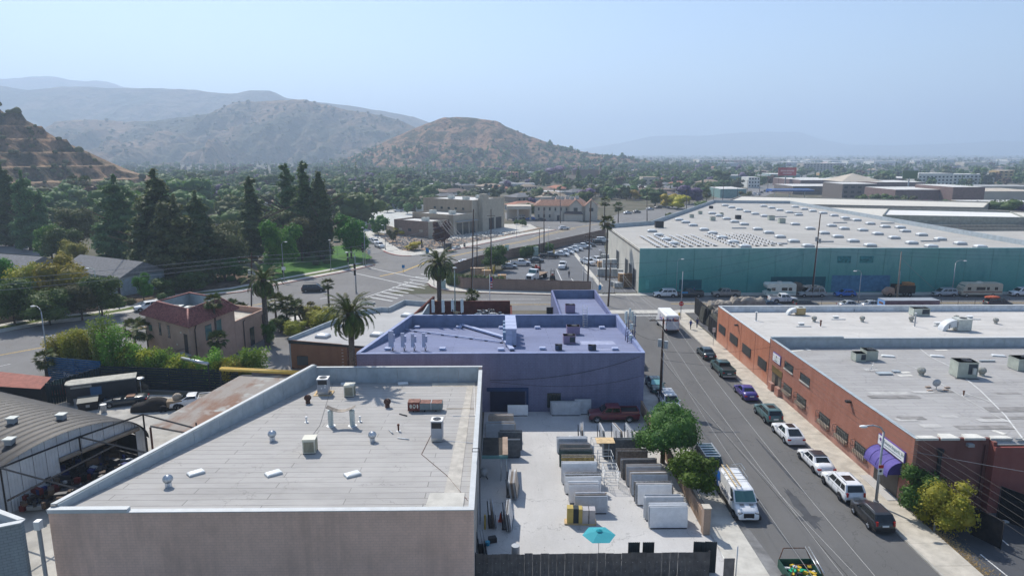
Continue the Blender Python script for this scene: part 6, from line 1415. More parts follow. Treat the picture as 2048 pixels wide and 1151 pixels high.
def hs(Vh,nu,nv,jmin,jmax,seed,dens=None):
 def f(rs):
  j=rs.randint(int(jmin*nv),int(jmax*nv));i=rs.randint(0,nu-1);p=Vh[j*nu+i];return p[0]+rs.uniform(-3,3),p[1]+rs.uniform(-3,3),p[2]-.6
 return f
def lower(rs):
 while 1:
  x,y,z=hs(VB,nuB,nvB,.02,.62,1)(rs);q=pj(x,y,z)
  if q[1]>303-16*rs.rand()**2 or(q[0]>1060 and q[1]>285)or(q[0]>1110):return x,y,z
farmass('foothill_trees',1000,lower,9,30)
def scrubmass(name,n,Vh,nu,nv,s,seed,leaves=9):
 rs=np.random.RandomState(seed);VV=[];QQ=[];o=0;f=hs(Vh,nu,nv,.03,.68,1)
 for i in range(n):
  x,y,z=f(rs)
  if fbm(x,y,.02 if s<5 else .006,3,9)<-.05 and rs.rand()<.75:continue
  q=s*rs.uniform(.4,1.2)*(1.6 if rs.rand()<.12 else 1);V,Q=corecloud([(x,y,z+q*.3,q,q,q*.7)],1,6,4,rs);VV.append(V);QQ.append(Q+o);o+=len(V)
 single(name,arr_mesh(name,np.vstack(VV),np.vstack(QQ),[L_OLV]),None,kind='stuff',loc=(0,0,0))
scrubmass('hill_scrub',520,VB,nuB,nvB,3.6,3);scrubmass('far_hill_scrub',1500,VM,nuM,nvM,6,4)
rs=np.random.RandomState(31);VV=[];QQ=[];o=0
for i in range(nuT):
 col=[VT[j*nuT+i]for j in range(nvT)]
 for j in range(2,int(nvT*.66)):
  steep=(col[j][2]-col[j-1][2])/max(.2,col[j][1]-col[j-1][1])
  if steep>.55 and rs.rand()<.13:x,y,z=col[j];q=rs.uniform(.7,2.0);V,Q=corecloud([(x+rs.uniform(-1,1),y,z+q*.3,q*1.2,q,q*.8)],1,7,4,rs);VV.append(V);QQ.append(Q+o);o+=len(V)
 if rs.rand()<.04:x,y,z=VT[int(nvT*.66)*nuT+i];q=rs.uniform(1.5,3.4);V,Q=corecloud([(x,y,z+q*.4,q,q,q*.8)],1,8,5,rs);VV.append(V);QQ.append(Q+o);o+=len(V)
if VV:single('terrace_scrub',arr_mesh('terrace_scrub',np.vstack(VV),np.vstack(QQ),[L_OLV]),None,kind='stuff',loc=(0,0,0))
# ---------------------------------------------------------------- things on the roofs
def ac_cream(s=1.0):
 t_=thing('air_conditioner','x','air conditioner');c_=pl('ac_cream',(.62,.6,.5),.55,.35,var=.08)
 part('cabinet',MB().box(-.5,.5,-.5,.5,.12,1.25),c_,t_);part('lid',MB().box(-.53,.53,-.53,.53,1.255,1.32),c_,t_)
 gp=pl('louvre_cream_dark',(.42,.4,.3),.6,.3,var=.1);gd=pl('louvre_gap',(.14,.13,.1),.8,.1)
 for sx,sy,nm in((0,-1,'f'),(0,1,'b'),(1,0,'r'),(-1,0,'l')):
  m=MB()
  if sy:m.box(-.42,.42,min(sy*.502,sy*.508),max(sy*.502,sy*.508),.2,1.1)
  else:m.box(min(sx*.502,sx*.508),max(sx*.502,sx*.508),-.42,.42,.2,1.1)
  gg=part('grille',m,gd,t_);m=MB()
  for k in range(9):
   q=-.4+k*.095
   if sy:m.box(q,q+.05,min(sy*.51,sy*.53),max(sy*.51,sy*.53),.2,1.1)
   else:m.box(min(sx*.51,sx*.53),max(sx*.51,sx*.53),q,q+.05,.2,1.1)
  part('louvres',m,gp,gg,kind='stuff')
 part('base_rail',MB().box(-.5,.5,-.5,-.4,0,.115).box(-.5,.5,.4,.5,0,.115),DARKM,t_);return t_
a1=ac_cream();x,y,z=gr(700,791,zA);place(a1,x,y,.02,z-.02);a1['label']='cream slatted air cooler right of the grey fan-topped unit on the workshop roof'
x,y,z=gr(621,903,zA);copy_tree(a1,None,(x,y,z-.02),.05,'cream slatted air cooler nearest the camera on the workshop roof')
def ac_tall(px,py,rz,label,fz,H=1.75,W=1.1,platform=True):
 x,y,z=gr(px,py,fz);t_=thing('air_conditioner',label,'air conditioner',(x,y,z),rz);GB=pl('unit_blue_grey',(.34,.36,.4),.5,.35,var=.12)
 if platform:part('timber_platform',MB().box(-.95,.95,-.8,-.6,0,.09).box(-.95,.95,.6,.8,0,.09).box(-.95,-.75,-.6,.6,0,.09).box(.75,.95,-.6,.6,0,.09),PLY,t_)
 part('plinth',MB().box(-W/2,W/2,-W/2,W/2,.09,.4),METAL,t_);part('cabinet',MB().box(-W/2,W/2,-W/2,W/2,.401,H),GB,t_)
 part('grille',MB().box(-W*.44,W*.44,-W/2-.012,-W/2-.002,H*.68,H*.95),DARKM,t_)
 part('lid',MB().box(-W/2-.03,W/2+.03,-W/2-.03,W/2+.03,H+.002,H+.06),WHITE,t_);part('fan',MB().cyl(0,0,H+.062,H+.1,W*.36,n=20),BLACK,t_)
 gm=MB();[gm.tube((0,0,H+.12),(W*.36*cos(a),W*.36*sin(a),H+.11),.012,n=4)for a in np.linspace(0,6.28,9)[:-1]];gm.path([(W*.2*cos(a),W*.2*sin(a),H+.115)for a in np.linspace(0,6.28,13)],.012,4);part('fan_guard',gm,GREYM,t_)
 for k,(u,zz)in enumerate(((.25,.9),(.3,1.15),(-.1,.8))):part('notice_label',MB().box(u-.07,u+.07,-W/2-.01,-W/2-.002,zz-.07,zz+.07),WHITE,t_)if platform else None
 return t_
ac_tall(648,787,.04,'tall blue-grey unit with round fan on a timber platform, workshop roof',zA)
ac_tall(875,880,-.03,'slim grey unit with round fan beside the rusty duct, workshop roof',zA,1.9,.95,False)
def turbine(px,py,fz,mat,label,r=.34,hb=.35):
 x,y,z=gr(px,py,fz);t_=thing('turbine_vent',label,'roof vent',(x,y,z-.02));m=MB();n=18
 part('collar',MB().cyl(0,0,0,hb,r*.72,r*.66,12),mat,t_)
 rings=[]
 for j in range(7):
  ph=lerp(2.5,.12,j/6);rings.append([(r*sin(ph)*cos(a),r*sin(ph)*sin(a),hb+r*.8+r*.85*cos(ph))for a in np.linspace(0,2*pi,n,endpoint=False)])
 m.loft(rings,cap=True);b=part('head',m,mat,t_);v=MB()
 for i in range(n):
  a=2*pi*i/n;P=[((r*1.05)*sin(ph)*cos(a+(2.5-ph)*.25),(r*1.05)*sin(ph)*sin(a+(2.5-ph)*.25),hb+r*.8+r*.87*cos(ph))for ph in np.linspace(2.4,.3,6)];v.path(P,.014,4)
 part('vanes',v,mat,b,kind='stuff');return t_
TURB=pl('aluminium_vent',(.6,.64,.68),.35,.5,.5,var=.1);TURR=pl('rusted_vent',(.13,.075,.06),.8,.2,.2,var=.4,sc_=5);TURG=pl('dull_vent',(.42,.42,.38),.6,.3,.3,var=.25,sc_=3)
turbine(616,806,zA,TURR,'rusted turbine vent left of the sagging duct');turbine(775,814,zA,TURR,'rusted turbine vent right of the sagging duct');turbine(545,880,zA,TURB,'shiny turbine vent above the left skylight, workshop roof');turbine(745,882,zA,TURB,'shiny turbine vent in the middle of the workshop roof');turbine(337,972,zA,TURB,'shiny turbine vent nearest the left parapet, workshop roof')
sp_=skylight_proto(1.15,.75,.16,.1)
for i,(px,py,lb)in enumerate(((392,947,'left of the three front skylights on the workshop roof'),(547,948,'middle of the three front skylights on the workshop roof'),(705,950,'right of the three front skylights on the workshop roof'),(692,769,'skylight behind the cream cooler at the back of the workshop roof'),(806,768,'skylight under the palm shadow tip at the back of the workshop roof'))):
 x,y,z=gr(px,py,zA)
 if i==0:place(sp_,x,y,.9 if 0 else .0,z);sp_['label']=lb;sp_.rotation_euler=(0,0,.75)
 else:copy_tree(sp_,None,(x,y,z),.75-i*.08 if i<3 else .2,lb)
sp_.rotation_euler=(0,0,.75)
def pipe(px,py,fz,h,r,mat,label,hood=True):
 x,y,z=gr(px,py,fz);t_=thing('vent_pipe',label,'vent pipe',(x,y,z-.02));part('pipe',MB().cyl(0,0,0,h,r,n=10),mat,t_)
 if hood:part('cap',MB().cyl(0,0,h+.002,h+.12,r*1.6,r*1.3,10),WHITE if mat is not RUST else RUST,t_)
 part('flashing',MB().cyl(0,0,0,.03,r*2.4,n=12),WHITE,t_)
pipe(613,843,zA,.42,.08,WHITE,'short white capped pipe left of the sagging duct');pipe(720,842,zA,.42,.08,WHITE,'short white capped pipe right of the sagging duct');pipe(797,861,zA,.55,.08,RUST,'brown capped pipe in front of the fallen pipe, workshop roof')

xa,ya,za=gr(662,851,zA);xb,yb,zb_=gr(705,851,zA);t_=thing('sagging_duct','bent sheet-metal tray slung between two upright spiral ducts on the workshop roof','duct',(xa,ya,za));ddx=xb-xa
SPI=pl('spiral_duct',(.5,.58,.57),.4,.5,.4,var=.15)
for x in(0,ddx):
 m=MB();m.cyl(x,0,-.03,1.5,.24,n=14);q=part('spiral_pipe',m,SPI,t_);m=MB();[m.cyl(x,0,z,z+.02,.252,n=14)for z in np.arange(.1,1.45,.16)];part('seams',m,GREYM,q,kind='stuff');part('flashing',MB().cyl(x,0,-.03,.03,.42,n=14),WHITE,t_)
m=MB();rg=[]
for i in range(9):u=i/8;z=1.85-.42*sin(pi*u);x=lerp(-.3,ddx+.3,u);rg.append([(x,-.35,z),(x,.35,z),(x,.35,z+.03),(x,-.35,z+.03)])
m.loft(rg,sm=False);part('tray',m,pl('weathered_sheet',(.22,.19,.16),.6,.3,.3,var=.35,sc_=3),t_)

x,y,z=gr(853,820,zA);t_=thing('rusty_cooling_duct','long rusty and grey box duct lying on feet on the workshop roof','duct',(x,y,z),0)
part('rust_box',MB().box(-1.75,-.6,-.55,.45,.15,1.0),pl('rust_red',(.2,.07,.055),.8,.2,var=.4,sc_=3),t_);part('duct',MB().box(-.595,1.6,-.5,.4,.25,.9),pl('duct_grey',(.2,.24,.25),.6,.3,var=.2),t_)
for a,b in((-1.75,-.6),(-.55,.45),(.55,1.55)):part('top_sheet',MB().box(a,b,-.56,.46,1.003 if a<-1 else .905,1.03 if a<-1 else .94),pl('rust_sheet',(.25,.13,.1),.8,.2,var=.5,sc_=3),t_)
part('strap',MB().box(.47,.53,-.53,.43,.24,.96),CAP,t_)
m=MB()
for cx,sx_ in((-1.45,.12),(-1.12,.15),(-.8,.08)):m.ball((cx,-.56,.62),sx_,.012,.22,12,8)
part('painted_mark',m,OFFW,t_);m=MB();m.ball((-1.12,-.573,.66),.08,.01,.1,10,6);part('painted_mark',m,BLACK,t_)
for a in(-1.3,-.2,.9):part('foot',MB().box(a,a+.12,-.5,.4,0,.15 if a<-1 else .245),DARKM,t_)
for k,(p0,p1,r_,mt,nm,lb)in enumerate((((799,828),(814,832),.06,DARKM,'fallen_pipe','short dark bent pipe lying left of the rusty duct'),((795,876),(818,879),.05,WHITE,'white_pipe','short white pipe lying in the middle of the workshop roof'),((778,860),(786,868),.05,GREYM,'grey_pipe','short grey pipe lying beside the brown capped pipe'))):
 a=gr(*p0,zA);b=gr(*p1,zA);single(nm,MB().tube((a[0],a[1],a[2]+.06),(b[0],b[1],b[2]+.06),r_,n=8),mt,lb,'pipe')
def cable(name,label,pts,r=.02,mat=DARKM,cat='cable'):return single(name,MB().path(pts,r,4),mat,label,cat)
def rp(pts,fz,off=.03):return[(q[0],q[1],q[2]+off)for q in(gr(*p,fz)for p in pts)]
cable('conduit','white conduit running along the right side of the workshop roof',rp([(948,757),(950,832),(905,832)],zA),.03,WHITE,'conduit');cable('roof_cable','thin brown cable trailing from the slim unit across the workshop roof',rp([(862,870),(843,908),(893,950),(935,1000)],zA),.02,RUST)
cable('conduit','white conduit from the slim unit to the right parapet',rp([(885,881),(946,886)],zA),.035,WHITE,'conduit');cable('roof_cable','long thin cable curving past the sagging duct',rp([(672,747),(655,800),(640,850),(625,870)],zA),.012);cable('conduit','tan pipe from the rusty duct to the parapet',rp([(893,817),(948,817)],zA),.04,PLY,'conduit')

t_=thing('roof_ladder','dark steel ladder with hoop rail on the workshop wall above the yard','ladder',(-1.9,50,0));m=MB()
for y in(49.7,50.3):m.tube((-1.85,y,1),(-1.85,y,7.2),.03)
m.path([(-1.85,49.7,7.2),(-2.4,49.7,7.2),(-2.4,50.3,7.2),(-1.85,50.3,7.2)],.03);part('rail',m,DARKM,t_,True);m=MB()
for z in np.arange(1.2,7,.35):m.tube((-1.85,49.7,z),(-1.85,50.3,z),.02,n=4)
part('rungs',m,DARKM,t_,True)
# --- block building roof
LAVM=pl('unit_lavender_white',(.38,.43,.6),.5,.4,var=.08);LAVP=pl('unit_mauve',(.26,.2,.3),.6,.3,var=.12)
def ac_box(px,py,fz,W,D,H,mat,label,fan=True,grille=True,rz=0):
 x,y,z=gr(px,py,fz);t_=thing('air_conditioner',label,'air conditioner',(x,y,z-.05),rz);part('cabinet',MB().box(-W/2,W/2,-D/2,D/2,.15,H),mat,t_);part('curb',MB().box(-W/2+.08,W/2-.08,-D/2+.08,D/2-.08,0,.149),GREYM,t_)
 if fan:part('fan',MB().cyl(W*.1,0,H+.002,H+.05,min(W,D)*.32,n=16),BLACK,t_)
 if grille:
  g_=part('grille',MB().box(W*.02,W*.46,-D/2-.012,-D/2-.002,H*.3,H*.9),pl('grille_dark',(.06,.07,.08),.7,.2),t_)
 part('lid',MB().box(-W/2-.03,W/2+.03,-D/2-.03,D/2+.03,H-.06,H),mat,t_);return t_
ac_box(1146,668,zB,1.7,1.3,1.25,LAVP,'mauve unit nearer the back parapet of the blue building roof',grille=False);ac_box(1138,686,zB,1.5,1.2,1.15,LAVP,'mauve unit with side grille in the middle right of the blue roof');ac_box(1117,700,zB,.8,.7,.75,pl('condenser_dark_blue',(.06,.08,.14),.6,.3),'small dark condenser left of two at the front edge of the blue roof');ac_box(1184,700,zB,.9,.7,.7,MATS['condenser_dark_blue'],'small dark condenser right of two at the front edge of the blue roof');ac_box(1140,625,zAn,1.5,1.2,1.4,LAVP,'mauve unit on the lower annex roof',grille=False)
for i,(px,py)in enumerate(((834,656),(918,656),(1003,657),(1075,657),(1204,657),(885,700),(1085,699),(1230,700),(776,700),(1002,701))):
 x,y,z=gr(px,py,zB)
 if i==0:rv=thing('roof_vent','x','roof vent',(x,y,z));part('base',MB().box(-.3,.3,-.25,.25,-.05,.2),LAVM,rv);part('hood',MB().loft([[(-.42,-.38,.2),(.42,-.38,.2),(.42,.38,.2),(-.42,.38,.2)],[(-.36,-.3,.34),(.36,-.3,.34),(.36,.3,.34),(-.36,.3,.34)]],sm=False),LAVM,rv);o=rv
 else:o=copy_tree(rv,None,(x,y,z))
 o['label']='low square vent on the blue roof, '+['back row far left','back row between the two pipes','back row just left of the cabinet stack','back row right of the cabinet stack','back row near the pale patches','front row left of the cabinet stack','front row left of the dark condensers','front row by the right corner','front row among the antennas','front row below the cabinet stack'][i]

xs_,ys_,zs_=gr(1022,690,zB);
for k in range(4):
 y=ys_+k*2.6;x=xs_-.0;z=zB(0,y);c_=thing('equipment_cabinet','tall white telecom cabinet, '+['nearest of the row on the blue roof','second of the row on the blue roof','third of the row on the blue roof','farthest of the row at the back parapet'][k],'cabinet',(x,y,z-.05));part('body',MB().box(-.65,.65,-.8,.8,.3,2.3),LAVM,c_);part('lid',MB().box(-.7,.7,-.85,.85,2.305,2.38),LAVM,c_);part('skid',MB().box(-.6,.6,-.8,-.6,0,.299).box(-.6,.6,.6,.8,0,.299),DARKM,c_);part('side_box',MB().box(-1.0,-.66,-.5,.4,.8,1.8),pl('side_box_blue',(.14,.22,.34),.6,.3),c_);part('door',MB().box(.1,.6,-.83,-.803,.5,2.1),pl('cabinet_door',(.3,.35,.5),.5,.3),c_);part('junction_box',MB().box(-.6,-.1,-.93,-.803,1.0,1.6),LAVM,c_)
def cabletray(name,label,p0,p1,w_,hgt):
 a=np.array(gr(*p0,zB));b=np.array(gr(*p1,zB));t_=thing(name,label,'cable tray',tuple(a));d=b-a;L=np.linalg.norm(d);n=max(2,int(L/2.2));m=MB();dd=d/L;nn=np.array([-dd[1],dd[0],0])*w_/2;up=np.array([0,0,hgt])
 z0=up*.5;m.add([z0-nn,z0+nn,d+z0+nn,d+z0-nn,up-nn,up+nn,d+up+nn,d+up-nn],[(0,1,2,3),(4,7,6,5),(0,4,5,1),(3,2,6,7),(0,3,7,4),(1,5,6,2)]);part('tray',m,LAVM,t_)
 for i in range(n+1):p=d*(i/n);part('block',MB().box(p[0]-.2,p[0]+.2,p[1]-.12,p[1]+.12,p[2]-.02,p[2]+hgt*.5-.003),DARKM,t_)
cabletray('cable_tray','wide covered cable tray running diagonally to the cabinet row',(888,642),(1008,678),.55,.4);cabletray('cable_tray','narrow cable tray on blocks crossing the left of the blue roof',(805,660),(1003,686),.18,.25);cabletray('cable_tray','short pale tray at the front of the cabinet row',(1008,680),(1024,702),.6,.35)

def antenna(px,py,fz,label,z0,h,w_=.34,d_=.18,base=True,mat=LAVM):
 x,y,z=gr(px,py,fz);t_=thing('panel_antenna',label,'antenna',(x,y,z));part('mast',MB().tube((.12,.1,0),(.12,.1,z0+h*.9),.05),DARKM,t_);part('panel',MB().box(-w_/2,w_/2,-d_/2-.05,d_/2-.05,z0,z0+h),mat,t_)
 part('radio_unit',MB().box(.05,.4,.08,.35,z0+h*.3,z0+h*.75),mat,t_);m=MB();m.path([(.12,.12,z0+h*.3),(.3,.1,z0-.1),(.15,.1,.05),(.6,.2,0)],.025,4);m.tube((-.35,.1,0),(.45,.1,0),.04);part('cables',m,BLACK,t_)
for i,px in enumerate((783,806,826,848)):antenna(px,702,zB,['leftmost and widest of four white panel antennas at the front parapet','second white panel antenna at the front parapet','third white panel antenna at the front parapet','slim fourth white panel antenna at the front parapet'][i],.55,[1.95,1.7,1.65,1.7][i],[.6,.42,.4,.38][i])
AW=pl('antenna_offwhite',(.55,.6,.58),.5,.3,var=.08)
for i,(px,zt)in enumerate(((866,598),(886,598),(905,598),(924,597))):
 y=95.6;x=xat(px,y,9);zt_=hat(x,y,zt);t_=thing('panel_antenna',['round-edged antenna left of the corner palm trunk, back parapet','antenna right of the corner palm trunk, back parapet','antenna in front of the thin lamp post, back parapet','double antenna right of the thin lamp post, back parapet'][i],'antenna',(x,y,7.2));part('mast',MB().tube((0,0,-1),(0,0,zt_-7.1),.045),DARKM,t_);part('panel',MB().box(-.2,.2,-.2,-.02,.35 if i!=2 else .8,zt_-7.25),AW,t_);part('bracket',MB().box(-.1,.1,-.02,.06,.6,.7),DARKM,t_);part('radio_unit',MB().box(-.22,.22,.05,.3,.5,1.3),AW,t_)
t_=thing('antenna_cluster','cluster of cylinder antennas on steel legs at the right parapet over the street','antenna',(16.0,84.0,6.4))
fr_=MB()
for dx,dy in((0,0),(.9,.2),(0,1.3),(.9,1.5)):fr_.tube((dx-.3,dy-1,0),(dx-.1,dy-.5,3.4),.05)
for z in(.6,1.4,2.2):fr_.path([(-.3,-1,z),(.8,-.8,z),(.8,.6,z+.2),(-.3,.4,z)],.04)
for k in range(5):fr_.tube((-.3,-1+k*.3,.2+k*.3),(.8,-.8+k*.3,1.2+k*.2),.03)
part('steel_frame',fr_,pl('frame_navy',(.04,.06,.14),.6,.3),t_)
for i,(dx,dy,z0,z1_,r_)in enumerate(((-.35,-.2,2.4,4.0,.13),(.1,-.1,2.9,4.3,.14),(.45,.1,2.7,3.9,.14),(-.3,.8,2.6,3.6,.12),(.8,.3,2.2,3.4,.12),(.2,-.9,1.8,2.5,.22),(.1,-1.0,.4,1.1,.22))):
 part('drum_antenna' if i>4 else 'cylinder_antenna',MB().cyl(dx,dy,z0,z1_,r_,n=12),AW,t_)
lm=thing('roof_ladder','lavender ladder leaning over the parapet between blue roof and annex','ladder',(*gr(1170,655,zB)[:2],5.6));m=MB()
for x in(-.3,.3):m.tube((x,0,0),(x,.5,3.2),.04)
part('rail',m,METAL,lm);m=MB();[m.tube((-.3,.08+.42*k/8,.3+k*.33),(.3,.08+.42*k/8,.3+k*.33),.03)for k in range(8)];part('rungs',m,METAL,lm)
cable('wall_wire','sagging black wire along the front wall of the blue building',[(lerp(-1.5,15.9,t),76.05,4.0+2.8*t**2.4)for t in np.linspace(0,1,14)],.025)
cable('wall_wire','second thinner wire below the sagging one on the blue building',[(lerp(-1.4,16.2,t),76.08,3.8-1.0*sin(pi*t*.6)+1.6*t**3)for t in np.linspace(0,1,14)],.015)
# --- right-hand roofs
TAN=pl('tan_unit',(.45,.33,.16),.6,.3,var=.15)
def goose(px,py,fz,label,boxmat,s=1.0,side=-1):
 x,y,z=gr(px,py,fz);t_=thing('ducted_cooler',label,'air conditioner',(x,y,z-.03));part('cabinet',MB().box(-.1*s,1.3*s,-.6*s,.6*s,.15,1.25*s),boxmat,t_);part('lid',MB().box(-.13*s,1.33*s,-.63*s,.63*s,1.253*s,1.31*s),ACGREY,t_)
 rings=[]
 for k in range(9):
  a=pi/2*k/8;cx=-.15*s-1.0*s*sin(a);cz=.05+.75*s*cos(a)**.8 if k<8 else 0;cz=.75*s*cos(a)
  nx,nz=sin(a)*.45*s,cos(a)*.45*s;rings.append([(cx-nx*.2,-.45*s,max(cz-nz*.6,-.02)),(cx-nx*.2,.45*s,max(cz-nz*.6,-.02)),(cx-nx,.45*s,cz+nz),(cx-nx,-.45*s,cz+nz)])
 part('elbow_duct',MB().loft(rings,sm=False),pl('white_duct',(.6,.62,.63),.5,.4,var=.08),t_)
 part('fan',MB().cyl(.7*s,0,1.315*s,1.36*s,.35*s,n=14),BLACK,t_);part('duct_band',MB().box(-.95*s,-.88*s,-.47*s,.47*s,.3*s,.78*s),DARKM,t_)
goose(1592,629,z1,'tan box cooler with curved silver duct at the left of the white roof',TAN,.95);goose(1910,660,z1,'large grey cooler with fat white elbow duct near the front of the white roof',ACGREY,1.35)
ac_box(1838,630,z1,2.6,1.3,1.25,pl('unit_pale_green',(.5,.53,.46),.55,.35,var=.12),'pale green unit with side box at the back of the white roof',fan=True)
for i,(px,py)in enumerate(((1628,643),(1724,643),(1822,643),(1912,641),(1991,647))):turbine(px,py,z1,TURG,['first dull turbine vent from the street, white roof','second dull turbine vent from the street, white roof','third dull turbine vent, beside the pole pipe, white roof','fourth dull turbine vent, behind the elbow duct cooler','fifth dull turbine vent, far right of the white roof'][i],.36,.3)
def curbvent(px,py,fz,label):
 x,y,z=gr(px,py,fz);t_=thing('curb_vent',label,'roof vent',(x,y,z));part('curb',MB().box(-1.1,1.1,-.8,-.55,-.04,.14),CAP,t_);part('box',MB().box(-.35,.35,-.1,.35,0,.35),CAP,t_);part('lid',MB().box(-.42,.42,-.17,.42,.353,.42),WHITE,t_)
for i,(px,py)in enumerate(((1603,651),(1672,637),(1876,650),(1940,637))):curbvent(px,py,z1,'white boxed vent with long curb, '+['nearest the street on the white roof','between two turbine vents on the white roof','left of the elbow duct cooler','near the back right of the white roof'][i])
pipe(1512,641,z1,1.3,.12,GREYM,'grey flue on a white base at the left of the white roof');pipe(1641,652,z1,.8,.11,RUST,'rusty flue beside the first turbine vent');pipe(1829,652,z1,1.9,.1,GREYM,'tall grey flue in front of the pale green unit');pipe(1708,624,z1,.5,.04,DARKM,'thin dark pipe at the back of the white roof',False)
GRN=pl('unit_grey_green',(.4,.43,.37),.55,.35,var=.15)
ac_box(1716,721,z2,1.25,1.2,1.1,GRN,'smaller grey-green unit left of a pair on the patched roof',False,True);ac_box(1737,718,z2,1.4,1.5,1.3,GRN,'taller grey-green unit right of a pair on the patched roof',True,False)
t_=ac_box(1925,752,z2,2.1,1.7,1.9,GRN,'big grey-green package unit in the middle of the patched roof',True,True,-.1);part('control_box',MB().box(.45,.8,-1.05,-.862,.6,1.3),ACGREY,t_);part('skid',MB().box(-1.3,1.2,-1.1,-.9,-.05,.12),DARKM,t_)
ac_box(2045,738,z2,2.4,1.7,1.5,GRN,'grey-green unit cut by the right edge of the picture',True,True)
turbine(1842,750,z2,TURG,'turbine vent left of the big package unit',.42,.25);turbine(1963,750,z2,TURG,'turbine vent right of the big package unit',.42,.25)
s3=skylight_proto(1.5,.6,.14,.08)
for i,(px,py)in enumerate(((1776,713),(1874,713),(1997,712))):
 x,y,z=gr(px,py,z2);lb='narrow white skylight near the back wall of the patched roof, '+['left of three','middle of three','right of three'][i]
 if i==0:place(s3,x,y,-.3,z);s3['label']=lb
 else:copy_tree(s3,None,(x,y,z),-.3,lb)
for(px,py,W,D,lb)in((1768,748,1.6,.7,'long low grey hatch beside the bent antenna'),(1792,744,.8,.4,'small dark hatch right of the long low hatch'),(1974,723,1.8,.2,'long dark timber strip at the back of the patched roof')):
 x,y,z=gr(px,py,z2);t_=thing('roof_hatch',lb,'hatch',(x,y,z));part('frame',MB().box(-W/2,W/2,-D/2,D/2,-.03,.16),GREYM,t_);part('lid',MB().box(-W/2-.03,W/2+.03,-D/2-.03,D/2+.03,.163,.2),PARA,t_)
x,y,z=gr(1740,742,z2);t_=thing('tv_antenna','bent old television antenna fallen over on the patched roof','antenna',(x,y,z));m=MB();m.tube((0,0,0),(.5,.3,1.0),.025);m.tube((-.6,.1,.15),(.9,.2,.3),.02)
for k in range(6):m.tube((-.5+k*.25,-.3,.2),(-.5+k*.25,.5,.2),.012,n=4)
part('mast',m,METAL,t_)
x,y,z=gr(1872,779,z2);t_=thing('satellite_dish','grey satellite dish weighted with blocks on the patched roof','dish',(x,y,z));m=MB()
rg=[[(.45*q*cos(a),-.1+.12*q*q,.75+.4*q*sin(a))for a in np.linspace(0,2*pi,14,endpoint=False)]for q in(.05,.5,1)];m.loft(rg,cap=False);part('dish',m,GREYM,t_);part('stand',MB().tube((0,0,0),(0,0,.75),.04).tube((-.6,0,.05),(.6,0,.05),.03),METAL,t_)
for dx,dy in((-.9,-.4),(.8,-.3),(-.4,.7),(1.5,.5)):part('block',MB().box(dx-.25,dx+.25,dy-.12,dy+.12,0,.14),pl('clay_block',(.35,.27,.22),.9,.1),t_)
pipe(1927,790,z2,.4,.07,RUST,'short rusty pipe at the start of the zigzag sealant line')
# --- teal warehouse roof: skylight grid, units, solar rows
WL='white dome skylight in the long rows on the teal warehouse roof';n_=0
ws=skylight_proto(2.4,1.5,.45,.35);ws['label']=WL;ws['group']='warehouse skylights'
pts_=[(1304,464),(1317,472),(1333,481),(1348,489),(1358,441),(1371,446),(1386,452),(1408,461),(1425,468),(1444,477),(1466,486),(1490,495),(1424,428),(1438,433),(1453,439),(1469,445),(1488,450),(1450,412),(1463,416),(1478,420),(1494,424.5),(1510,429),(1529,433.5),(1527,413.5),(1543,417),(1559,421.5),(1578,426),(1597,431),(1590,415),(1608,419.5),(1625,423.5),(1646,427.5),(1668,432.5),(1690,437.5),(1515,460),(1537,467),(1560,475.5),(1587,484.5),(1616,494),(1590,450),(1663,453),(1688,459),(1620,459),(1648,468),(1675,475),(1706,484),(1740,493),(1713,442),(1740,449),(1770,455),(1725,462),(1755,469.5),(1788,477.5),(1823,488),(1800,456.5),(1810,464),(1843,471.5),(1880,480.5),(1862,495),(1920,489),(1960,496)]
for i,(px,py)in enumerate(pts_):
 x,y=g(px,py,ZT)
 if not(31<x<116 and 146.5<y<283):continue
 if n_==0:place(ws,x,y,.0,ZT)
 else:copy_tree(ws,None,(x,y,ZT),.0)
 n_+=1
for i,(px,py,w_)in enumerate(((1318,455,2.2),(1383,435,1.3),(1400,428,1.3),(1422,417,1.3),(1425,441,1.5),(1443,430,1.1),(1476,438,1.6),(1542,440,1.8),(1563,446,1.8))):ac_box(px,py,lambda a,b:ZT,w_,w_*.8,w_*.8,GRN if i%3 else DARKM,'rooftop unit on the teal warehouse, '+['large one near the cream wall corner','left of three small dark ones','middle of three small dark ones','farthest small dark one','dark one above the solar rows','small one between skylights','pale one amid the back skylights','left of the central pair','right of the central pair'][i],True,False)
SOL=pl('solar_panel',(.05,.06,.09),.25,.5,.2,var=.1);SOLF=pl('solar_rail',(.62,.62,.62),.5,.4,0)
pan=MB().add([(-1,-.5,.08),(1,-.5,.08),(1,.5,.38),(-1,.5,.38),(-1,.52,.36),(1,.52,.36),(1,.52,0),(-1,.52,0)],[(0,1,2,3),(4,5,6,7)]).mesh('panel',SOLF)
sarr=thing('solar_array','two fields of low tilted rack rows on the left part of the teal warehouse roof','solar array',(40,155,ZT))
for fx,fy0,nrow,ncol in((0,1,8,10),(17,2,7,11)):
 for r_ in range(nrow):
  for c_ in range(ncol):
   x=34.5+fx+r_*1.9-c_*.0;y=149+fy0+c_*2.03+r_*.3;o=part('panel',pan,None,sarr);o.location=(x-40,y-155,.05);o.rotation_euler=(0,0,1.45)
for i,(px,py,L_)in enumerate(((1478,457,4),(1593,426,4),(1561,434,4),(1680,446,4.2),(1555,488,4.5),(1700,441,4),(1650,484,4),(1860,483,4.5),(1775,447,4))):x,y=g(px,py,ZT);single('pipe_sleeper',MB().box(x-L_/2,x+L_/2,y-.15,y+.15,ZT-.01,ZT+.3),GREYM,'long low grey support rail on the teal warehouse roof','support','warehouse roof rails')
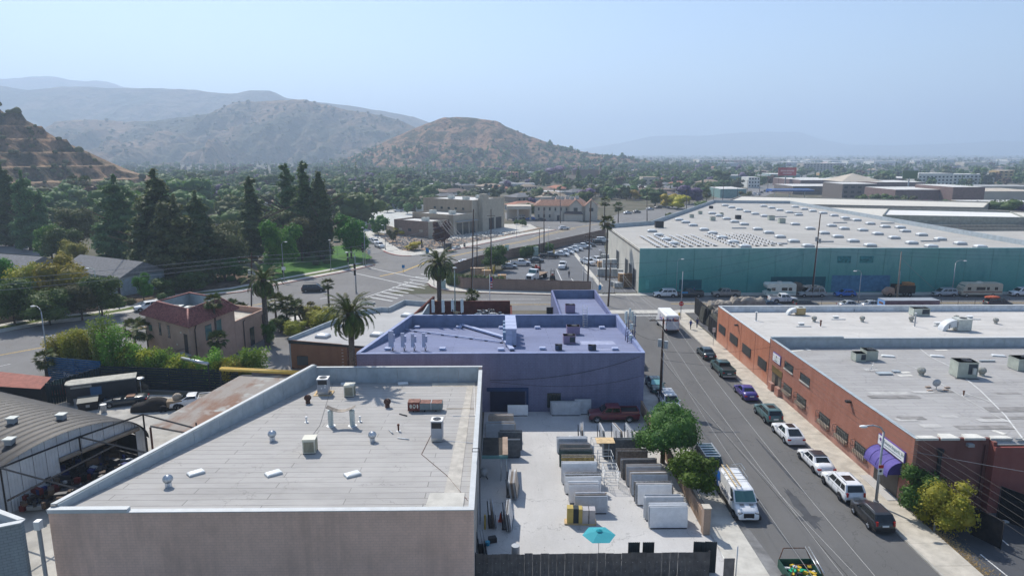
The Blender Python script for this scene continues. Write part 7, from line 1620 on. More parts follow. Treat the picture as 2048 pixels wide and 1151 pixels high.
# ---------------------------------------------------------------- poles, wires, lamps, signs, fences
def upole(x,y,h,label,lean=0,arms=(.95,),armw=2.4,mat=WOODP,trans=False,name='utility_pole',ang=0,r=.17,hardware=True):
 t_=thing(name,label,'utility pole',(x,y,0));part('pole',MB().tube((0,0,0),(lean,0,h),r,r*.6,9),mat,t_)
 for k,f in enumerate(arms):
  z=h*f;dx,dy=cos(ang)*armw/2,sin(ang)*armw/2;part('crossarm',MB().tube((lean*f-dx,-dy-.15,z),(lean*f+dx,dy-.15,z),.07,n=4),mat,t_);m=MB()
  for q in(-.95,-.55,.55,.95):m.cyl(lean*f+dx*q,dy*q-.15,z+.06,z+.26,.05,.03,6)
  part('insulators',m,OFFW,t_)
 if trans:part('transformer',MB().cyl(lean*.72-.35,-.1,h*.68,h*.68+.9,.25,n=12),pl('transformer_grey',(.4,.42,.42),.5,.4),t_);part('transformer',MB().cyl(lean*.72+.4,-.1,h*.66,h*.66+.9,.25,n=12),MATS['transformer_grey'],t_)
 if hardware:part('riser_pipe',MB().tube((r,-r,0),(r*.8+lean*.6,-r*.8,h*.6),.04),GREYM,t_)
 return(x+lean,y,h)
def pole_at(px,py,top,label,toppx=None,**k):
 x,y=g(px,py);h=hat(x,y,top);lean=(xat(toppx,y,h)-x)if toppx else 0
 return upole(x,y,h,label,lean,**k)
A1=pole_at(1320,806,637,'tall wooden utility pole with crossarm between parked cars by the blue building',1327,trans=True,armw=3.4,arms=(.985,))
A2=pole_at(1216,612,525,'wooden pole with double crossarm by the annex corner',1222,arms=(.97,.3),armw=2.6)
A3=pole_at(1175,578,402,'very tall pole with braced arms behind the annex',1182,arms=(.6,.55),armw=2.4)
A4=pole_at(1623,594,428,'leaning dark pole against the teal wall',1641,arms=(),trans=True);A5=pole_at(1793,600,503,'leaning grey wooden pole by the debris truck',1803,arms=(),mat=pl('grey_wood',(.28,.25,.21),.9,.1))
A6=pole_at(943,600,418,'tall pole rising from the hedge corner',947,arms=(.58,),armw=3.2);A7=pole_at(982,546,418,'tall dark pole by the yellow bollards',982,arms=(.9,),armw=2.0);A8=pole_at(954,538,470,'shorter pole with crossarm behind the hedge corner pole',954,arms=(.97,),armw=3.0)
A9=pole_at(889,555,442,'pole with many wires beside the bus shelter',889,arms=(.98,),armw=3);A10=pole_at(1088,504,416,'pole at the boulevard kerb before the gabled office',1088,arms=(),);A11=pole_at(1079,506,458,'plain post left of the boulevard kerb pole',1079,arms=(),r=.14);A12=pole_at(1121,446,373,'pole in front of the gabled office roof',1120,arms=())
A13=pole_at(503,640,505,'pole with transformers above the left palm',503,arms=(.86,.93),armw=4.5,trans=True);A14=pole_at(1294,445,384,'pole beside the warehouse parapet',1294,arms=());A15=pole_at(1373,420,378,'far pole at the boulevard bend',1373,arms=())
for i,(px,py,tp)in enumerate(((1493,400,360),(1474,402,345),(1518,398,340),(1535,385,335),(1556,378,338),(1570,375,335),(1590,372,337),(1612,370,340),(1445,408,365),(1426,412,372))):pole_at(px,py,tp,'one of the thin poles along the far boulevard',None,arms=(.95,),armw=2,hardware=False)
for o in list(bpy.data.objects):
 if o.get('label')=='one of the thin poles along the far boulevard':o['group']='far boulevard poles'
def wire(label,a,b,sag=.6,r=.014,n=14,mat=None,grp=None):
 a=np.array(a,float);b=np.array(b,float);pts=[tuple(a+(b-a)*t+np.array([0,0,-4*sag*t*(1-t)]))for t in np.linspace(0,1,n)]
 return single('power_line',MB().path(pts,r,4),mat or WIREM,label,'power line',grp)
WIREM=pl('wire_pale',(.3,.3,.3),.5,.4,.4,var=0);WIRED=pl('wire_dark',(.03,.03,.03),.6,.3,var=0)
top1=np.array(A1)
for i,dx in enumerate((-1.6,-.9,.9,1.6)):wire('overhead wire from the near pole towards the camera along the street, '+['leftmost','second from left','third from left','rightmost'][i],top1+((dx,-.15,-.05)if i%3 else(-.2,-.2,-3.4-i*.4)),(16.2+i*1.6,6,8.4),1.2,.011);wire('overhead wire from the near pole up to the annex pole, '+['leftmost','second from left','third from left','rightmost'][i],top1+(dx,-.15,-.05),np.array(A2)+(dx*.6,-.15,-.2),1.2)
wire('low service cable from the near pole to the camera side',top1+(0,0,-5),(20.3,6,7.2),.5,.03,mat=WIRED);wire('service drop crossing the street to the brick wall, upper',top1+(0,0,-4),(34.6,84,5.6),.5,mat=WIRED);wire('service drop crossing the street to the brick wall, lower',top1+(0,0,-5),(34.6,74,5.9),.5,mat=WIRED);wire('service drop to the antenna cluster',top1+(0,0,-2.6),(16.3,82,8.2),.4,mat=WIRED)
wire('pale wire crossing in front of the shaded front brick wall',(34.6,53.6,5.2),(62,38,6.4),.4,.02);
for k in range(5):wire('thin wire strung along the long brick wall, '+['topmost','second from top','middle','fourth from top','lowest'][k],(34.3,84.5,5.9-k*.55),(31.5,14,10.5-k*.5),.3,.01,mat=WIRED)
for i in range(3):wire('wire from the annex pole over the teal wall, '+['upper','middle','lower'][i],np.array(A2)+(0,0,-.3-i*3.2),np.array(A4)+(0,0,-6-i*.8),.8,mat=WIRED);wire('wire along the teal wall between leaning poles, '+['upper','middle','lower'][i],np.array(A4)+(0,0,-6-i*.8),(125,141,9.5-i*.8),.7,mat=WIRED)
for i in range(4):wire('wire fanning from the bus shelter pole to the hedge pole, '+['first','second','third','fourth'][i],np.array(A9)+(-1.2+i*.8,0,0),np.array(A6)+(-1.2+i*.8,0,-7.5),1.0,.03)
for i in range(3):wire('long wire over the park trees to the transformer pole, '+['upper','middle','lower'][i],np.array(A13)+(0,0,-.6-i*.7),(-150,80,11-i*1.2),1.5,.03);wire('wire from the transformer pole to the intersection, '+['upper','middle','lower'][i],np.array(A13)+(0,0,-.6-i*.7),np.array(A9)+(0,0,-1-i*1.5),1.5,.025)
for i in range(3):wire('wire from the very tall pole to the hedge pole, '+['upper','middle','lower'][i],np.array(A3)+(0,0,-8-i),np.array(A6)+(0,0,-8-i),.9,.02,mat=WIRED);wire('wire from the annex pole to the very tall pole, '+['upper','middle','lower'][i],np.array(A2)+(0,0,-.1-i*.1),np.array(A3)+(0,0,-8-i),.5,.02,mat=WIRED)
wire('guy wire from the leaning grey pole',np.array(A5)+(0,0,-1.2),(92.5,141,1),.2,.03)
def lamp(px,py,top,label,arm=(-2,0),mat=GREYM,r=.1,name='street_lamp',armpx=None):
 x,y=g(px,py);h=hat(x,y,top);t_=thing(name,label,'street light',(x,y,0));part('base',MB().cyl(0,0,0,.5,r*2,r*1.8,10),mat,t_);part('post',MB().tube((0,0,.5),(0,0,h-.5),r,r*.65,8),mat,t_)
 ax,ay=arm;m=MB();m.path([(0,0,h-.5),(ax*.2,ay*.2,h-.1),(ax*.6,ay*.6,h+.1),(ax,ay,h+.05)],r*.5,6);part('arm',m,mat,t_);part('lamp_head',MB().ball((ax*1.15,ay*1.15,h),.38,.2,.12,10,6),WHITE,t_);return t_,h
s_,h=lamp(1751,1011,852,'tall street light with arm over the kerb in front of the purple awning',(-1.55,0),r=.13)
sn=part('sign_plate',MB().box(-.22,.22,-.18,-.155,3.0,3.9),pl('sign_white',(.7,.7,.68),.5,.3,var=0),s_);part('sign_band',MB().box(-.22,.22,-.186,-.181,3.6,3.9),pl('sign_red',(.45,.03,.03),.5,.3,var=0),sn);part('sign_mark',MB().ball((0,-.184,3.35),.12,.004,.12,10,6),pl('sign_black',(.03,.03,.03),.6,.3,var=0),sn)
lamp(100,752,615,'street light at the near pavement on the left',(-1.4,.8));lamp(200,632,537,'street light on the far pavement before the grey house',(-1.2,.3),pl('lamp_pale_green',(.45,.52,.48),.6,.3));lamp(1716,612,541,'curved street light in front of the teal wall, left',(-1.3,-.4));lamp(1903,592,521,'curved street light in front of the teal wall, right',(1.5,-.3));lamp(1352,590,518,'thin street light at the dark overpainted patch',(.9,0),r=.06)
lamp(713,586,505,'signal-side street light at the near corner of the intersection',(-1.6,.5));lamp(568,560,484,'street light behind the bright green left tree',(.8,.3),r=.07);lamp(1167,578,515,'plain grey light post at the kerb of the lot wall',(.1,0));lamp(697,425,400,'street light high up the north street',(1,0));lamp(1198,580,500,'thin dark light post inside the lot',(.05,0),DARKM,.06)
lamp(911,660,535,'green-grey post standing among the antennas',(.05,0),pl('post_green_grey',(.28,.34,.31),.6,.3),.12);lamp(731,533,455,'signal pole on the park corner',(-.3,0));lamp(771,500,450,'light post on the north pavement',(-.6,0));lamp(662,540,480,'post with street name plate at the park corner',(.05,0),r=.06);lamp(1033,475,448,'thin post at the station forecourt',(.05,0),r=.05);lamp(1096,520,455,'light post behind the boulevard kerb pole',(.2,0),r=.06)
def sigpost(px,py,label,h=5.0,armd=None):
 x,y=g(px,py);t_=thing('traffic_signal',label,'traffic light',(x,y,0));part('post',MB().tube((0,0,0),(0,0,h),.09),GREYM,t_)
 for k,zz in enumerate((h-1.0,h-2.4)):
  hd=part('signal_head',MB().box(-.22,.22,-.3,-.1,zz,zz+1.1),BLACK,t_)
  for j in range(3):part('lens',MB().cyl(0,0,0,.02,.13,n=10),[LAMPR,pl('lens_amber',(.3,.15,.01),.3,.5,var=0),pl('lens_green',(.01,.12,.05),.3,.5,var=0)][j],hd).location=(0,-.32,zz+.9-j*.33)
sigpost(712,588,'black traffic signal on the near side of the intersection',6.6);sigpost(727,532,'traffic signal hanging at the park corner',6.2);sigpost(844,505,'traffic signal at the vacant lot corner',3.9);sigpost(868,572,'traffic signal and blue post by the corner palm',4.5);sigpost(697,540,'traffic signal in front of the lawn',4.6)
def sign(px,py,label,h,w_,sh,mat,name='street_sign',txt=None,post=GREYM,oct_=False,cat='sign'):
 x,y=g(px,py);t_=thing(name,label,cat,(x,y,0));part('post',MB().tube((0,0,0),(0,0,h+sh*.5),.04),post,t_)
 if oct_:q=part('plate',MB().add([(w_/2*cos(pi/8+k*pi/4),-.06,h+w_/2*sin(pi/8+k*pi/4))for k in range(8)]+[(w_/2*cos(pi/8+k*pi/4),-.04,h+w_/2*sin(pi/8+k*pi/4))for k in range(8)],[tuple(range(8)),tuple(range(8,16))[::-1]]+[(i,i+8,(i+1)%8+8,(i+1)%8)for i in range(8)]),mat,t_)
 else:q=part('plate',MB().box(-w_/2,w_/2,-.06,-.04,h-sh/2,h+sh/2),mat,t_)
 if txt:text(txt[0],txt[1],txt[2],t_,(0,-.065,h),(pi/2,0,0),'lettering',.002)
 return t_
SR=pl('stop_red',(.45,.02,.03),.5,.3,var=0);SB_=pl('sign_blue',(.03,.2,.42),.5,.3,var=0)
t_=sign(1361,640,'red stop sign with blue street name plate at the corner pavement',3.1,.9,.9,SR,'stop_sign',('STOP',.3,WHITE),GREYM,True);part('name_plate',MB().box(0,1.1,-.05,-.03,5.0,5.3),SB_,t_);part('tall_post',MB().tube((0,.05,0),(.03,.05,9),.07),GREYM,t_)
sign(1426,692,'no-parking sign on the sidewalk beside the first barred window',2.7,.45,.75,MATS['sign_white'],txt=('P',.3,SR));sign(569,565,'white bus stop sign before the left bright tree',3.4,.9,.8,MATS['sign_white']);sign(1014,525,'white and green sign right of the round street tree',4.2,1.0,1.6,pl('sign_pale_green',(.45,.6,.55),.5,.3));sign(807,545,'keep-right sign on the yellow median nose',1.6,.7,.8,SB_,post=pl('yellow_post',(.6,.4,.03),.6,.3));sign(739,522,'white sign at the north street mouth',2.6,.8,1.1,MATS['sign_white']);t_=sign(855,510,'blue banner sign at the vacant lot corner',1.4,1.0,1.6,SB_)
sign(675,512,'blue street name plate above the park hedge',4.2,1.9,.5,SB_)

x,y=g(1358,635);t_=thing('fire_hydrant','yellow fire hydrant next to the stop sign','fire hydrant',(x,y,.13));YEL=pl('hydrant_yellow',(.6,.4,.03),.5,.3);part('barrel',MB().cyl(0,0,0,.7,.16,.15,10),YEL,t_);part('bonnet',MB().ball((0,0,.72),.17,.17,.16,10,5),YEL,t_);part('outlet',MB().tube((-.28,0,.45),(.28,0,.45),.08),YEL,t_)
for i,(px,py)in enumerate(((977,549),(987,547),(989,543),(1108,515))):x,y=g(px,py);single('bollard',MB().cyl(x,y,0,1.7 if i<3 else 2.3,.16,n=10).ball((x,y,1.7 if i<3 else 2.3),.16,.16,.1,10,4),YEL,['yellow bollard left of the tall lot pole','yellow bollard right of the tall lot pole','yellow bollard behind the right one at the lot pole','yellow bollard at the bend of the lot wall'][i],'bollard')
x,y=g(887,577);t_=thing('utility_cabinet','pale green utility cabinet on the corner pavement','cabinet',(x,y,.13));part('body',MB().box(-.5,.5,-.4,.4,0,1.9),pl('cabinet_pale_green',(.4,.5,.45),.6,.3),t_);part('roof',MB().box(-.55,.55,-.45,.45,1.903,1.97),ACGREY,t_)

x,y=g(980,640);h=hat(x,y,548);t_=thing('flagpole','white flagpole with a limp striped flag behind the blue roof','flagpole',(x,y,0));part('pole',MB().tube((0,0,0),(0,0,h),.07),WHITE,t_)
fl=part('flag',MB().loft([[(.1,0,h-.4-k*.35),(.45+.1*sin(k),.1*cos(k*2),h-.5-k*.36),(.5+.1*sin(k),.15,h-.5-k*.36),(.1,.05,h-.4-k*.35)]for k in range(7)],sm=False),pl('flag_red',(.45,.05,.06),.8,.1,var=0),t_)
for k in range(4):part('flag_stripe',MB().box(.12,.46,-.06,-.04,h-.9-k*.5,h-.7-k*.5),WHITE,fl)
part('flag_canton',MB().box(.1,.4,-.08,-.062,h-1.3,h-.5),pl('flag_blue',(.03,.05,.25),.8,.1,var=0),fl)

x,y=g(899,503);t_=thing('bus_shelter','glass bus shelter with dark roof on the red kerb','shelter',(x,y,.14),rad(54));part('roof',MB().box(-2,2,-.8,.8,2.4,2.55),DARKM,t_);part('back_glass',MB().box(-1.9,1.9,.7,.74,.2,2.4),GLASSW,t_);part('side_glass',MB().box(-1.95,-1.9,-.7,.7,.2,2.4),GLASSW,t_);part('bench',MB().box(-1.5,1.5,.2,.6,.4,.5),METAL,t_)
for a in(-1.9,1.9):part('post',MB().tube((a,-.7,0),(a,-.7,2.4),.05),DARKM,t_)
for i,(px,py)in enumerate(((917,497),(929,494))):
 x,y=g(px,py)
 if i==0:t_=thing('bench','grey bench right of the bus shelter','bench',(x,y,.14),rad(54));part('seat',MB().box(-1,1,-.25,.25,.42,.5),METAL,t_);part('backrest',MB().box(-1,1,.25,.3,.5,1.0),METAL,t_);part('leg',MB().box(-.9,-.8,-.2,.2,0,.42),METAL,t_);part('leg',MB().box(.8,.9,-.2,.2,0,.42),METAL,t_)
 else:single('litter_bin',MB().cyl(x,y,.14,1.2,.35,n=12).cyl(x,y,1.2,1.35,.38,.2,12),BLACK,'black litter bin right of the bench','bin')

LW=brick('lot_wall_block',(.3,.21,.165),(.27,.19,.15),(.2,.15,.12),(0,2),.4,.2)
t_=thing('lot_wall','long brown block wall around the car lot with a dark coping','wall',(0,147,0));wp=[(30.4-1.2,146.0),(18.9,146.0)]
LWp=[g(1183,583),g(1003,581),g(925,578),g(897,568),g(893,556),g(906,548),g(957,530),g(1040,511),g(1076,505),g(1100,498),g(1165,483),g(1210,472)]
LWp=[(19.2,145.2)]+LWp[1:]
wallring(t_,LWp,0,2.5,-.25,LW,'wall_run',closed=False);wallring(t_,LWp,2.503,2.62,-.3,pl('dark_coping',(.1,.07,.06),.8,.1),'coping',closed=False)
x,y=g(1150,578);t2=single('wall_poster',MB().box(x+4.6,x+5.2,145.1,145.13,.8,1.9),SB_,'small blue notice on the lot wall near the gate','notice')

def clfence(name,label,a,b,h,post=3.0,mesh=True,mat=GREYM,screen=None,z=0,barbs=False,pr=.035):
 a=np.array(a,float);b=np.array(b,float);d=b-a;L=np.linalg.norm(d);d/=L;t_=thing(name,label,'fence',(*a,z));n=max(1,int(L/post));e=np.array([*d,0])
 for i in range(n+1):p=e*(L*i/n);part('post',MB().tube(p,p+(0,0,h+(.3 if barbs else 0)),pr),mat,t_)
 part('top_rail',MB().tube((0,0,h),e*L+(0,0,h),pr*.7,n=5),mat,t_)
 if screen:
  nn=np.array([-d[1],d[0]])*.02
  for i in range(n):
   p=d*(L*i/n+.05)+nn;q=d*(L*(i+1)/n-.05)+nn;part('screen_panel',MB().prism([tuple(p),tuple(q),tuple(q+nn*.5),tuple(p+nn*.5)],.05,h-.02-R.uniform(0,.08)),screen,t_)
 elif mesh:
  m=MB();s_=.45;k=0
  for u in np.arange(-h,L,s_):
   for sg in(1,-1):
    u0,u1=(u,u+h)if sg>0 else(u+h,u);z0,z1_=0.05,h
    a0,a1=u0,u1;t0=0;t1=1
    if a1!=a0:
     for lim in(0,L):
      tt=(lim-a0)/(a1-a0)
      if 0<tt<1:
       if(a1>a0)==(lim==0):t0=max(t0,tt)
       else:t1=min(t1,tt)
    if t0>=t1 or min(a0,a1)>L or max(a0,a1)<0:continue
    q0=e*lerp(a0,a1,t0)+(0,0,lerp(z0,z1_,t0));q1=e*lerp(a0,a1,t1)+(0,0,lerp(z0,z1_,t1));m.tube(q0,q1,.006,n=3)
  part('wire_mesh',m,mat,t_,kind='stuff')
 return t_
BSC=pl('black_screen',(.02,.02,.022),.85,.1,var=.3,sc_=3)
clfence('chain_link_fence','long chain-link fence of the storage lot along the cross street',(38,126.8),(140,126.8),2.6,3.2,mat=DARKM)
clfence('screened_fence','black screened fence at the street corner of the tarp yard',(36.6,126.5),(36.2,117),3.2,1.6,screen=BSC,mat=DARKM);clfence('screened_fence','black screened gate beside the orange brick wall',(35.4,113.5),(35.0,107),2.8,1.6,screen=BSC,mat=DARKM);clfence('chain_link_fence','chain-link gate between the lot wall and the teal corner',(19.6,145.4),(29.2,145.4),2.6,3.2,mat=DARKM)
clfence('railing_fence','dark railing between the brick office and the zebra crossing',g(728,637),g(800,634),1.6,3,mat=DARKM);clfence('iron_fence','black railing beside the entrance under the awning',(34.4,54.3),(34.5,50.6),1.7,.16,mesh=False,mat=DARKM,pr=.014)
clfence('screened_fence','tall black screened fence at the right edge of the parking lot',(41.3,51.8),(47.0,42.0),2.9,1.8,screen=BSC,mat=DARKM);clfence('screened_fence','short dark screen behind the yellow-green tree',(37.4,49.3),(38.3,47.2),2.4,1.2,screen=BSC,mat=DARKM)
single('wheel_stop',MB().box(39.8,42.4,51.0,51.25,.02,.16),CAP,'white concrete wheel stop in the shaded parking bay','wheel stop')
x,y=g(1868,1062);single('post_stub',MB().box(x-.05,x+.05,y-.05,y+.05,0,.8),METAL,'short grey post stub at the edge of the planting','post')

TRP=pl('tan_tarp',(.34,.3,.25),.9,.1,var=.3,sc_=1.2);TRD=pl('dark_tarp',(.07,.07,.06),.9,.1,var=.3)
def tarp(px,py,z,L_,W_,H_,mat,label,seed,y=None,rz=0):
 rs=np.random.RandomState(seed);nx,ny=14,9;V=[];Fq=[]
 x,yy=g(px,py,z)
 for j in range(ny):
  for i in range(nx):
   u,v=i/(nx-1)*2-1,j/(ny-1)*2-1;e=max(abs(u),abs(v));zz=H_*(1-max(0,e-.72)/.28*.9)+.22*sin(u*7+seed)*(1-e)+.12*rs.normal()*(e<.95);V.append((u*L_/2,v*W_/2,max(zz,.05)))
 for j in range(ny-1):
  for i in range(nx-1):a=j*nx+i;Fq.append((a,a+1,a+nx+1,a+nx))
 single('tarp_heap',MB().add(V,Fq,0,False),mat,label,'tarp',loc=(x,yy,0),rz=rz)
tarp(1440,602,3,5.5,3,3.0,TRP,'tan tarp over a tall load at the back of the tarp yard',1);tarp(1495,597,3,8,3,3.2,TRP,'crumpled tan tarp ridge behind the white roof corner',2);tarp(1432,617,2.6,3,4,2.6,TRP,'small tan tarp roof beside the black screened fence',3);tarp(1440,636,1.8,3.5,7,2.2,TRD,'dark tarp sagging beside the orange brick wall',4);tarp(1416,612,3,2.5,3,2.9,TRD,'dark tarp hung at the fence corner',5)

def person(px,py,label,shirt,trousers,rz=0,walk=.25,hat_=None,z=0):
 x,y=g(px,py,z);t_=thing('person',label,'person',(x,y,z),rz);H=1.74;V=[];E=[];RAD=[]
 def j(p,r_,par=None):
  V.append(p);RAD.append(r_)
  if par is not None:E.append((par,len(V)-1))
  return len(V)-1
 pel=j((0,0,.95),.15);ch=j((0,.0,1.2),.16,pel);sh_=j((0,0,1.42),.13,ch);nk=j((0,0,1.52),.055,sh_);hd=j((0,.02,1.64),.1,nk);j((0,.0,1.72),.075,hd)
 for s_ in(-1,1):
  hp=j((s_*.09,0,.88),.1,pel);kn=j((s_*.1,s_*walk*.45,.5),.068,hp);an_=j((s_*.1,s_*walk*.7-.06,.09),.045,kn);j((s_*.1,s_*walk*.7+.1,.04),.04,an_)
  so=j((s_*.19,0,1.4),.06,sh_);el=j((s_*.25,-s_*walk*.3,1.13),.045,so);wr_=j((s_*.25,-s_*walk*.5+.1,.9),.033,el);j((s_*.25,-s_*walk*.5+.14,.82),.03,wr_)
 me=bpy.data.meshes.new('body');me.from_pydata(V,E,[]);
 bm=bmesh.new();bm.from_mesh(me);lay=bm.verts.layers.skin.verify();bm.verts.ensure_lookup_table()
 for i,r_ in enumerate(RAD):bm.verts[i][lay].radius=(r_,r_*(.75 if i in(0,1,2)else 1));bm.verts[i][lay].use_root=i==0
 bm.to_mesh(me);bm.free()
 tm=bpy.data.objects.new('tmp',me);C.objects.link(tm);tm.modifiers.new('s','SKIN');tm.modifiers.new('b','SUBSURF').levels=1
 dg=bpy.context.evaluated_depsgraph_get();me2=bpy.data.meshes.new_from_object(tm.evaluated_get(dg));bpy.data.objects.remove(tm);me2.name='body';me2.materials.clear()
 for m_ in(shirt,trousers,pl('skin',(.35,.2,.13),.6,.3,var=0),BLACK):me2.materials.append(m_)
 for p in me2.polygons:
  z_=p.center[2];xx=abs(p.center[0]);p.material_index=2 if z_>1.5 or(xx>.2 and z_<1.12 and z_>.75)else 0 if z_>.93 else 1 if z_>.1 else 3;p.use_smooth=True
 part('body',me2,None,t_);m=MB();m.ball((0,-.01,1.7),.108,.115,.085,12,6);part('hair' if not hat_ else 'cap',m,hat_ or BLACK,t_)
 fc=MB();fc.ball((0,.12,1.64),.018,.022,.025,6,4).ball((-.04,.105,1.67),.014,.01,.01,6,4).ball((.04,.105,1.67),.014,.01,.01,6,4);part('face',fc,MATS['skin'],t_)
SHB=pl('shirt_blue',(.02,.05,.25),.8,.1,var=.1);TRB=pl('trousers_dark_blue',(.03,.05,.12),.8,.1,var=.1);SHW=pl('shirt_white',(.6,.6,.62),.8,.1,var=.05)
person(1381,658,'person in blue walking on the corner sidewalk, left of two',SHB,TRB,.3,z=.13);person(1394,655,'person in dark blue walking beside the black fence, right of two',pl('shirt_navy',(.02,.03,.12),.8,.1),TRB,-.2,z=.13);person(1138,555,'person in dark clothes standing in the car lot',pl('shirt_dark',(.03,.04,.05),.8,.1),TRB,0,.1);person(1196,549,'person in white shirt and blue trousers by the stacked goods',SHW,SHB,0,.1);person(1388,590,'person in blue on the pavement before the teal wall',SHB,SHW,1,z=.13)

CBX=pl('cardboard',(.5,.33,.19),.9,.1,var=.15);GBX=pl('grey_crated_unit',(.36,.38,.38),.7,.2,var=.15)
k=0
for(px,py,W,H_,mt,lb)in((1202,552,2.0,1.9,GBX,'grey unit left in the front row by the dock'),(1214,553,2.0,2.0,GBX,'grey unit second in the front row by the dock'),(1226,553,2.0,2.0,GBX,'grey unit third in the front row by the dock'),(1238,553,2.2,1.8,GBX,'grey unit last in the front row by the dock'),(1212,541,2.0,3.0,CAP,'tall white wrapped unit behind the front row, left'),(1230,541,2.0,3.0,CAP,'tall white wrapped unit behind the front row, right'),(1206,533,3,1.4,CBX,'long tan bundle beside the white pickups'),(1222,530,3,1.6,OFFW,'white wrapped bundle behind the tall units'),(1210,524,2.4,2.2,GBX,'grey crate near the first dock door, left'),(1226,521,2.6,2.0,CBX,'tan crate near the first dock door, right'),(1250,573,3.2,3.0,pl('wood_crates',(.3,.19,.1),.9,.1,var=.4,sc_=3),'brown stacked timber crates by the teal corner'),(1242,560,1.4,1.8,CAP,'white box left of the brown crates'),(1230,571,2.4,1.0,GBX,'low grey box at the gate, left'),(1236,575,2.0,1.2,GBX,'low grey box at the gate, right'),(955,553,3.4,2.2,pl('wrapped_boards',(.42,.3,.2),.9,.1,var=.3),'round heap of wrapped boards behind the hedge'),(973,558,2.2,2.2,CBX,'cardboard pallet load right of the wrapped boards'),(1004,565,2.0,1.9,CBX,'cardboard pallet load left of the flatbed truck'),(1020,570,2.2,.5,CBX,'low tan bundle on the ground by the lot wall'),(1063,512,4.0,2.8,pl('shed_green',(.42,.52,.46),.7,.2),'pale green shed by the lot wall'),(1020,512,3,1.6,DARKM,'dark container behind the hedge')):
 x,y=g(px,py);t_=thing('pallet_load',lb,'crate',(x,y,.03),R.uniform(-.15,.15));part('pallet',MB().box(-W/2,W/2,-.7,.7,0,.14),PLY,t_);part('load',MB().box(-W/2+.04,W/2-.04,-.66,.66,.143,H_-.05),mt,t_);part('top_sheet',MB().box(-W/2,W/2,-.7,.7,H_-.047,H_),mt,t_);part('strap',MB().box(-W*.22,-W*.22+.08,-.68,.68,.15,H_+.01),WHITE,t_)
YLM=pl('machine_yellow',(.55,.33,.02),.5,.3,var=.1);ORM=pl('machine_red',(.4,.05,.03),.5,.3,var=.1)
for(px,py,mt,lb,a)in((1105,559,YLM,'yellow and red forklift behind the lot wall',1.5),(1074,541,ORM,'red forklift behind the flatbed truck',.4),(1208,522,YLM,'yellow lift machine by the stacked goods',2.6)):
 x,y=g(px,py);t_=thing('forklift',lb,'forklift',(x,y,0),a);part('chassis',MB().box(-1.1,.7,-.55,.55,.3,1.0),mt,t_);part('counterweight',MB().box(-1.3,-.9,-.55,.55,.4,1.25),BLACK,t_);m=MB()
 for s_ in(-.5,.5):m.tube((-.8,s_,1.2),(-.7,s_,2.2),.04);m.tube((.6,s_,1),(.5,s_,2.2),.04)
 part('roll_cage',m,BLACK,t_);part('cage_roof',MB().box(-.75,.55,-.55,.55,2.2,2.26),BLACK,t_);m=MB()
 for s_ in(-.35,.35):m.box(.8,.95,s_-.05,s_+.05,.1,2.6);m.box(.95,2.0,s_-.06,s_+.06,.1,.16)
 part('mast',m,BLACK,t_);part('seat',MB().box(-.5,0,-.25,.25,1,1.5),pl('seat_red',(.4,.06,.03),.7,.2),t_)
 for xx in(-.8,.5):
  for s_ in(-1,1):part('wheel',ty,None,t_,loc=(xx,s_*.55,.3)).scale=(.75,.8,.75)
x,y=g(1066,563);t_=thing('flatbed_truck','white flatbed truck with tan deck facing the lot wall','truck',(x+1,y+3,0),-2.05);part('bonnet',MB().loft([[(2.6,-1,.6),(4.4,-.85,.6),(4.4,.85,.6),(2.6,1,.6)],[(2.6,-1,1.9),(4.3,-.8,1.6),(4.3,.8,1.6),(2.6,1,1.9)]],sm=False),CW,t_);part('cab',MB().loft([[(.9,-1.1,.6),(2.65,-1.1,.6),(2.65,1.1,.6),(.9,1.1,.6)],[(.9,-1.1,1.9),(2.65,-1.05,1.9),(2.65,1.05,1.9),(.9,1.1,1.9)],[(1,-.95,2.8),(2.2,-.95,2.8),(2.2,.95,2.8),(1,.95,2.8)]],sm=False),CW,t_)
part('windscreen',MB().quad((2.66,-.95,1.95),(2.66,.95,1.95),(2.26,.88,2.7),(2.26,-.88,2.7)),GLASST,t_);part('side_window',MB().box(1.3,2.2,-1.09,-1.0,1.95,2.6).box(1.3,2.2,1.0,1.09,1.95,2.6),GLASS,t_);part('grille',MB().box(4.4,4.44,-.6,.6,.8,1.5),DARKM,t_);part('deck',MB().box(-4,.7,-1.25,1.25,1.1,1.3),pl('deck_tan',(.3,.22,.16),.9,.1),t_);part('chassis',MB().box(-3.8,4,-.5,.5,.6,1.09),BLACK,t_)
for xx in(3.4,-2.2,-3.3):
 for s_ in(-1,1):part('wheel',ty,None,t_,loc=(xx,s_*1.0,.48)).scale=(1.1,1.2,1.1)

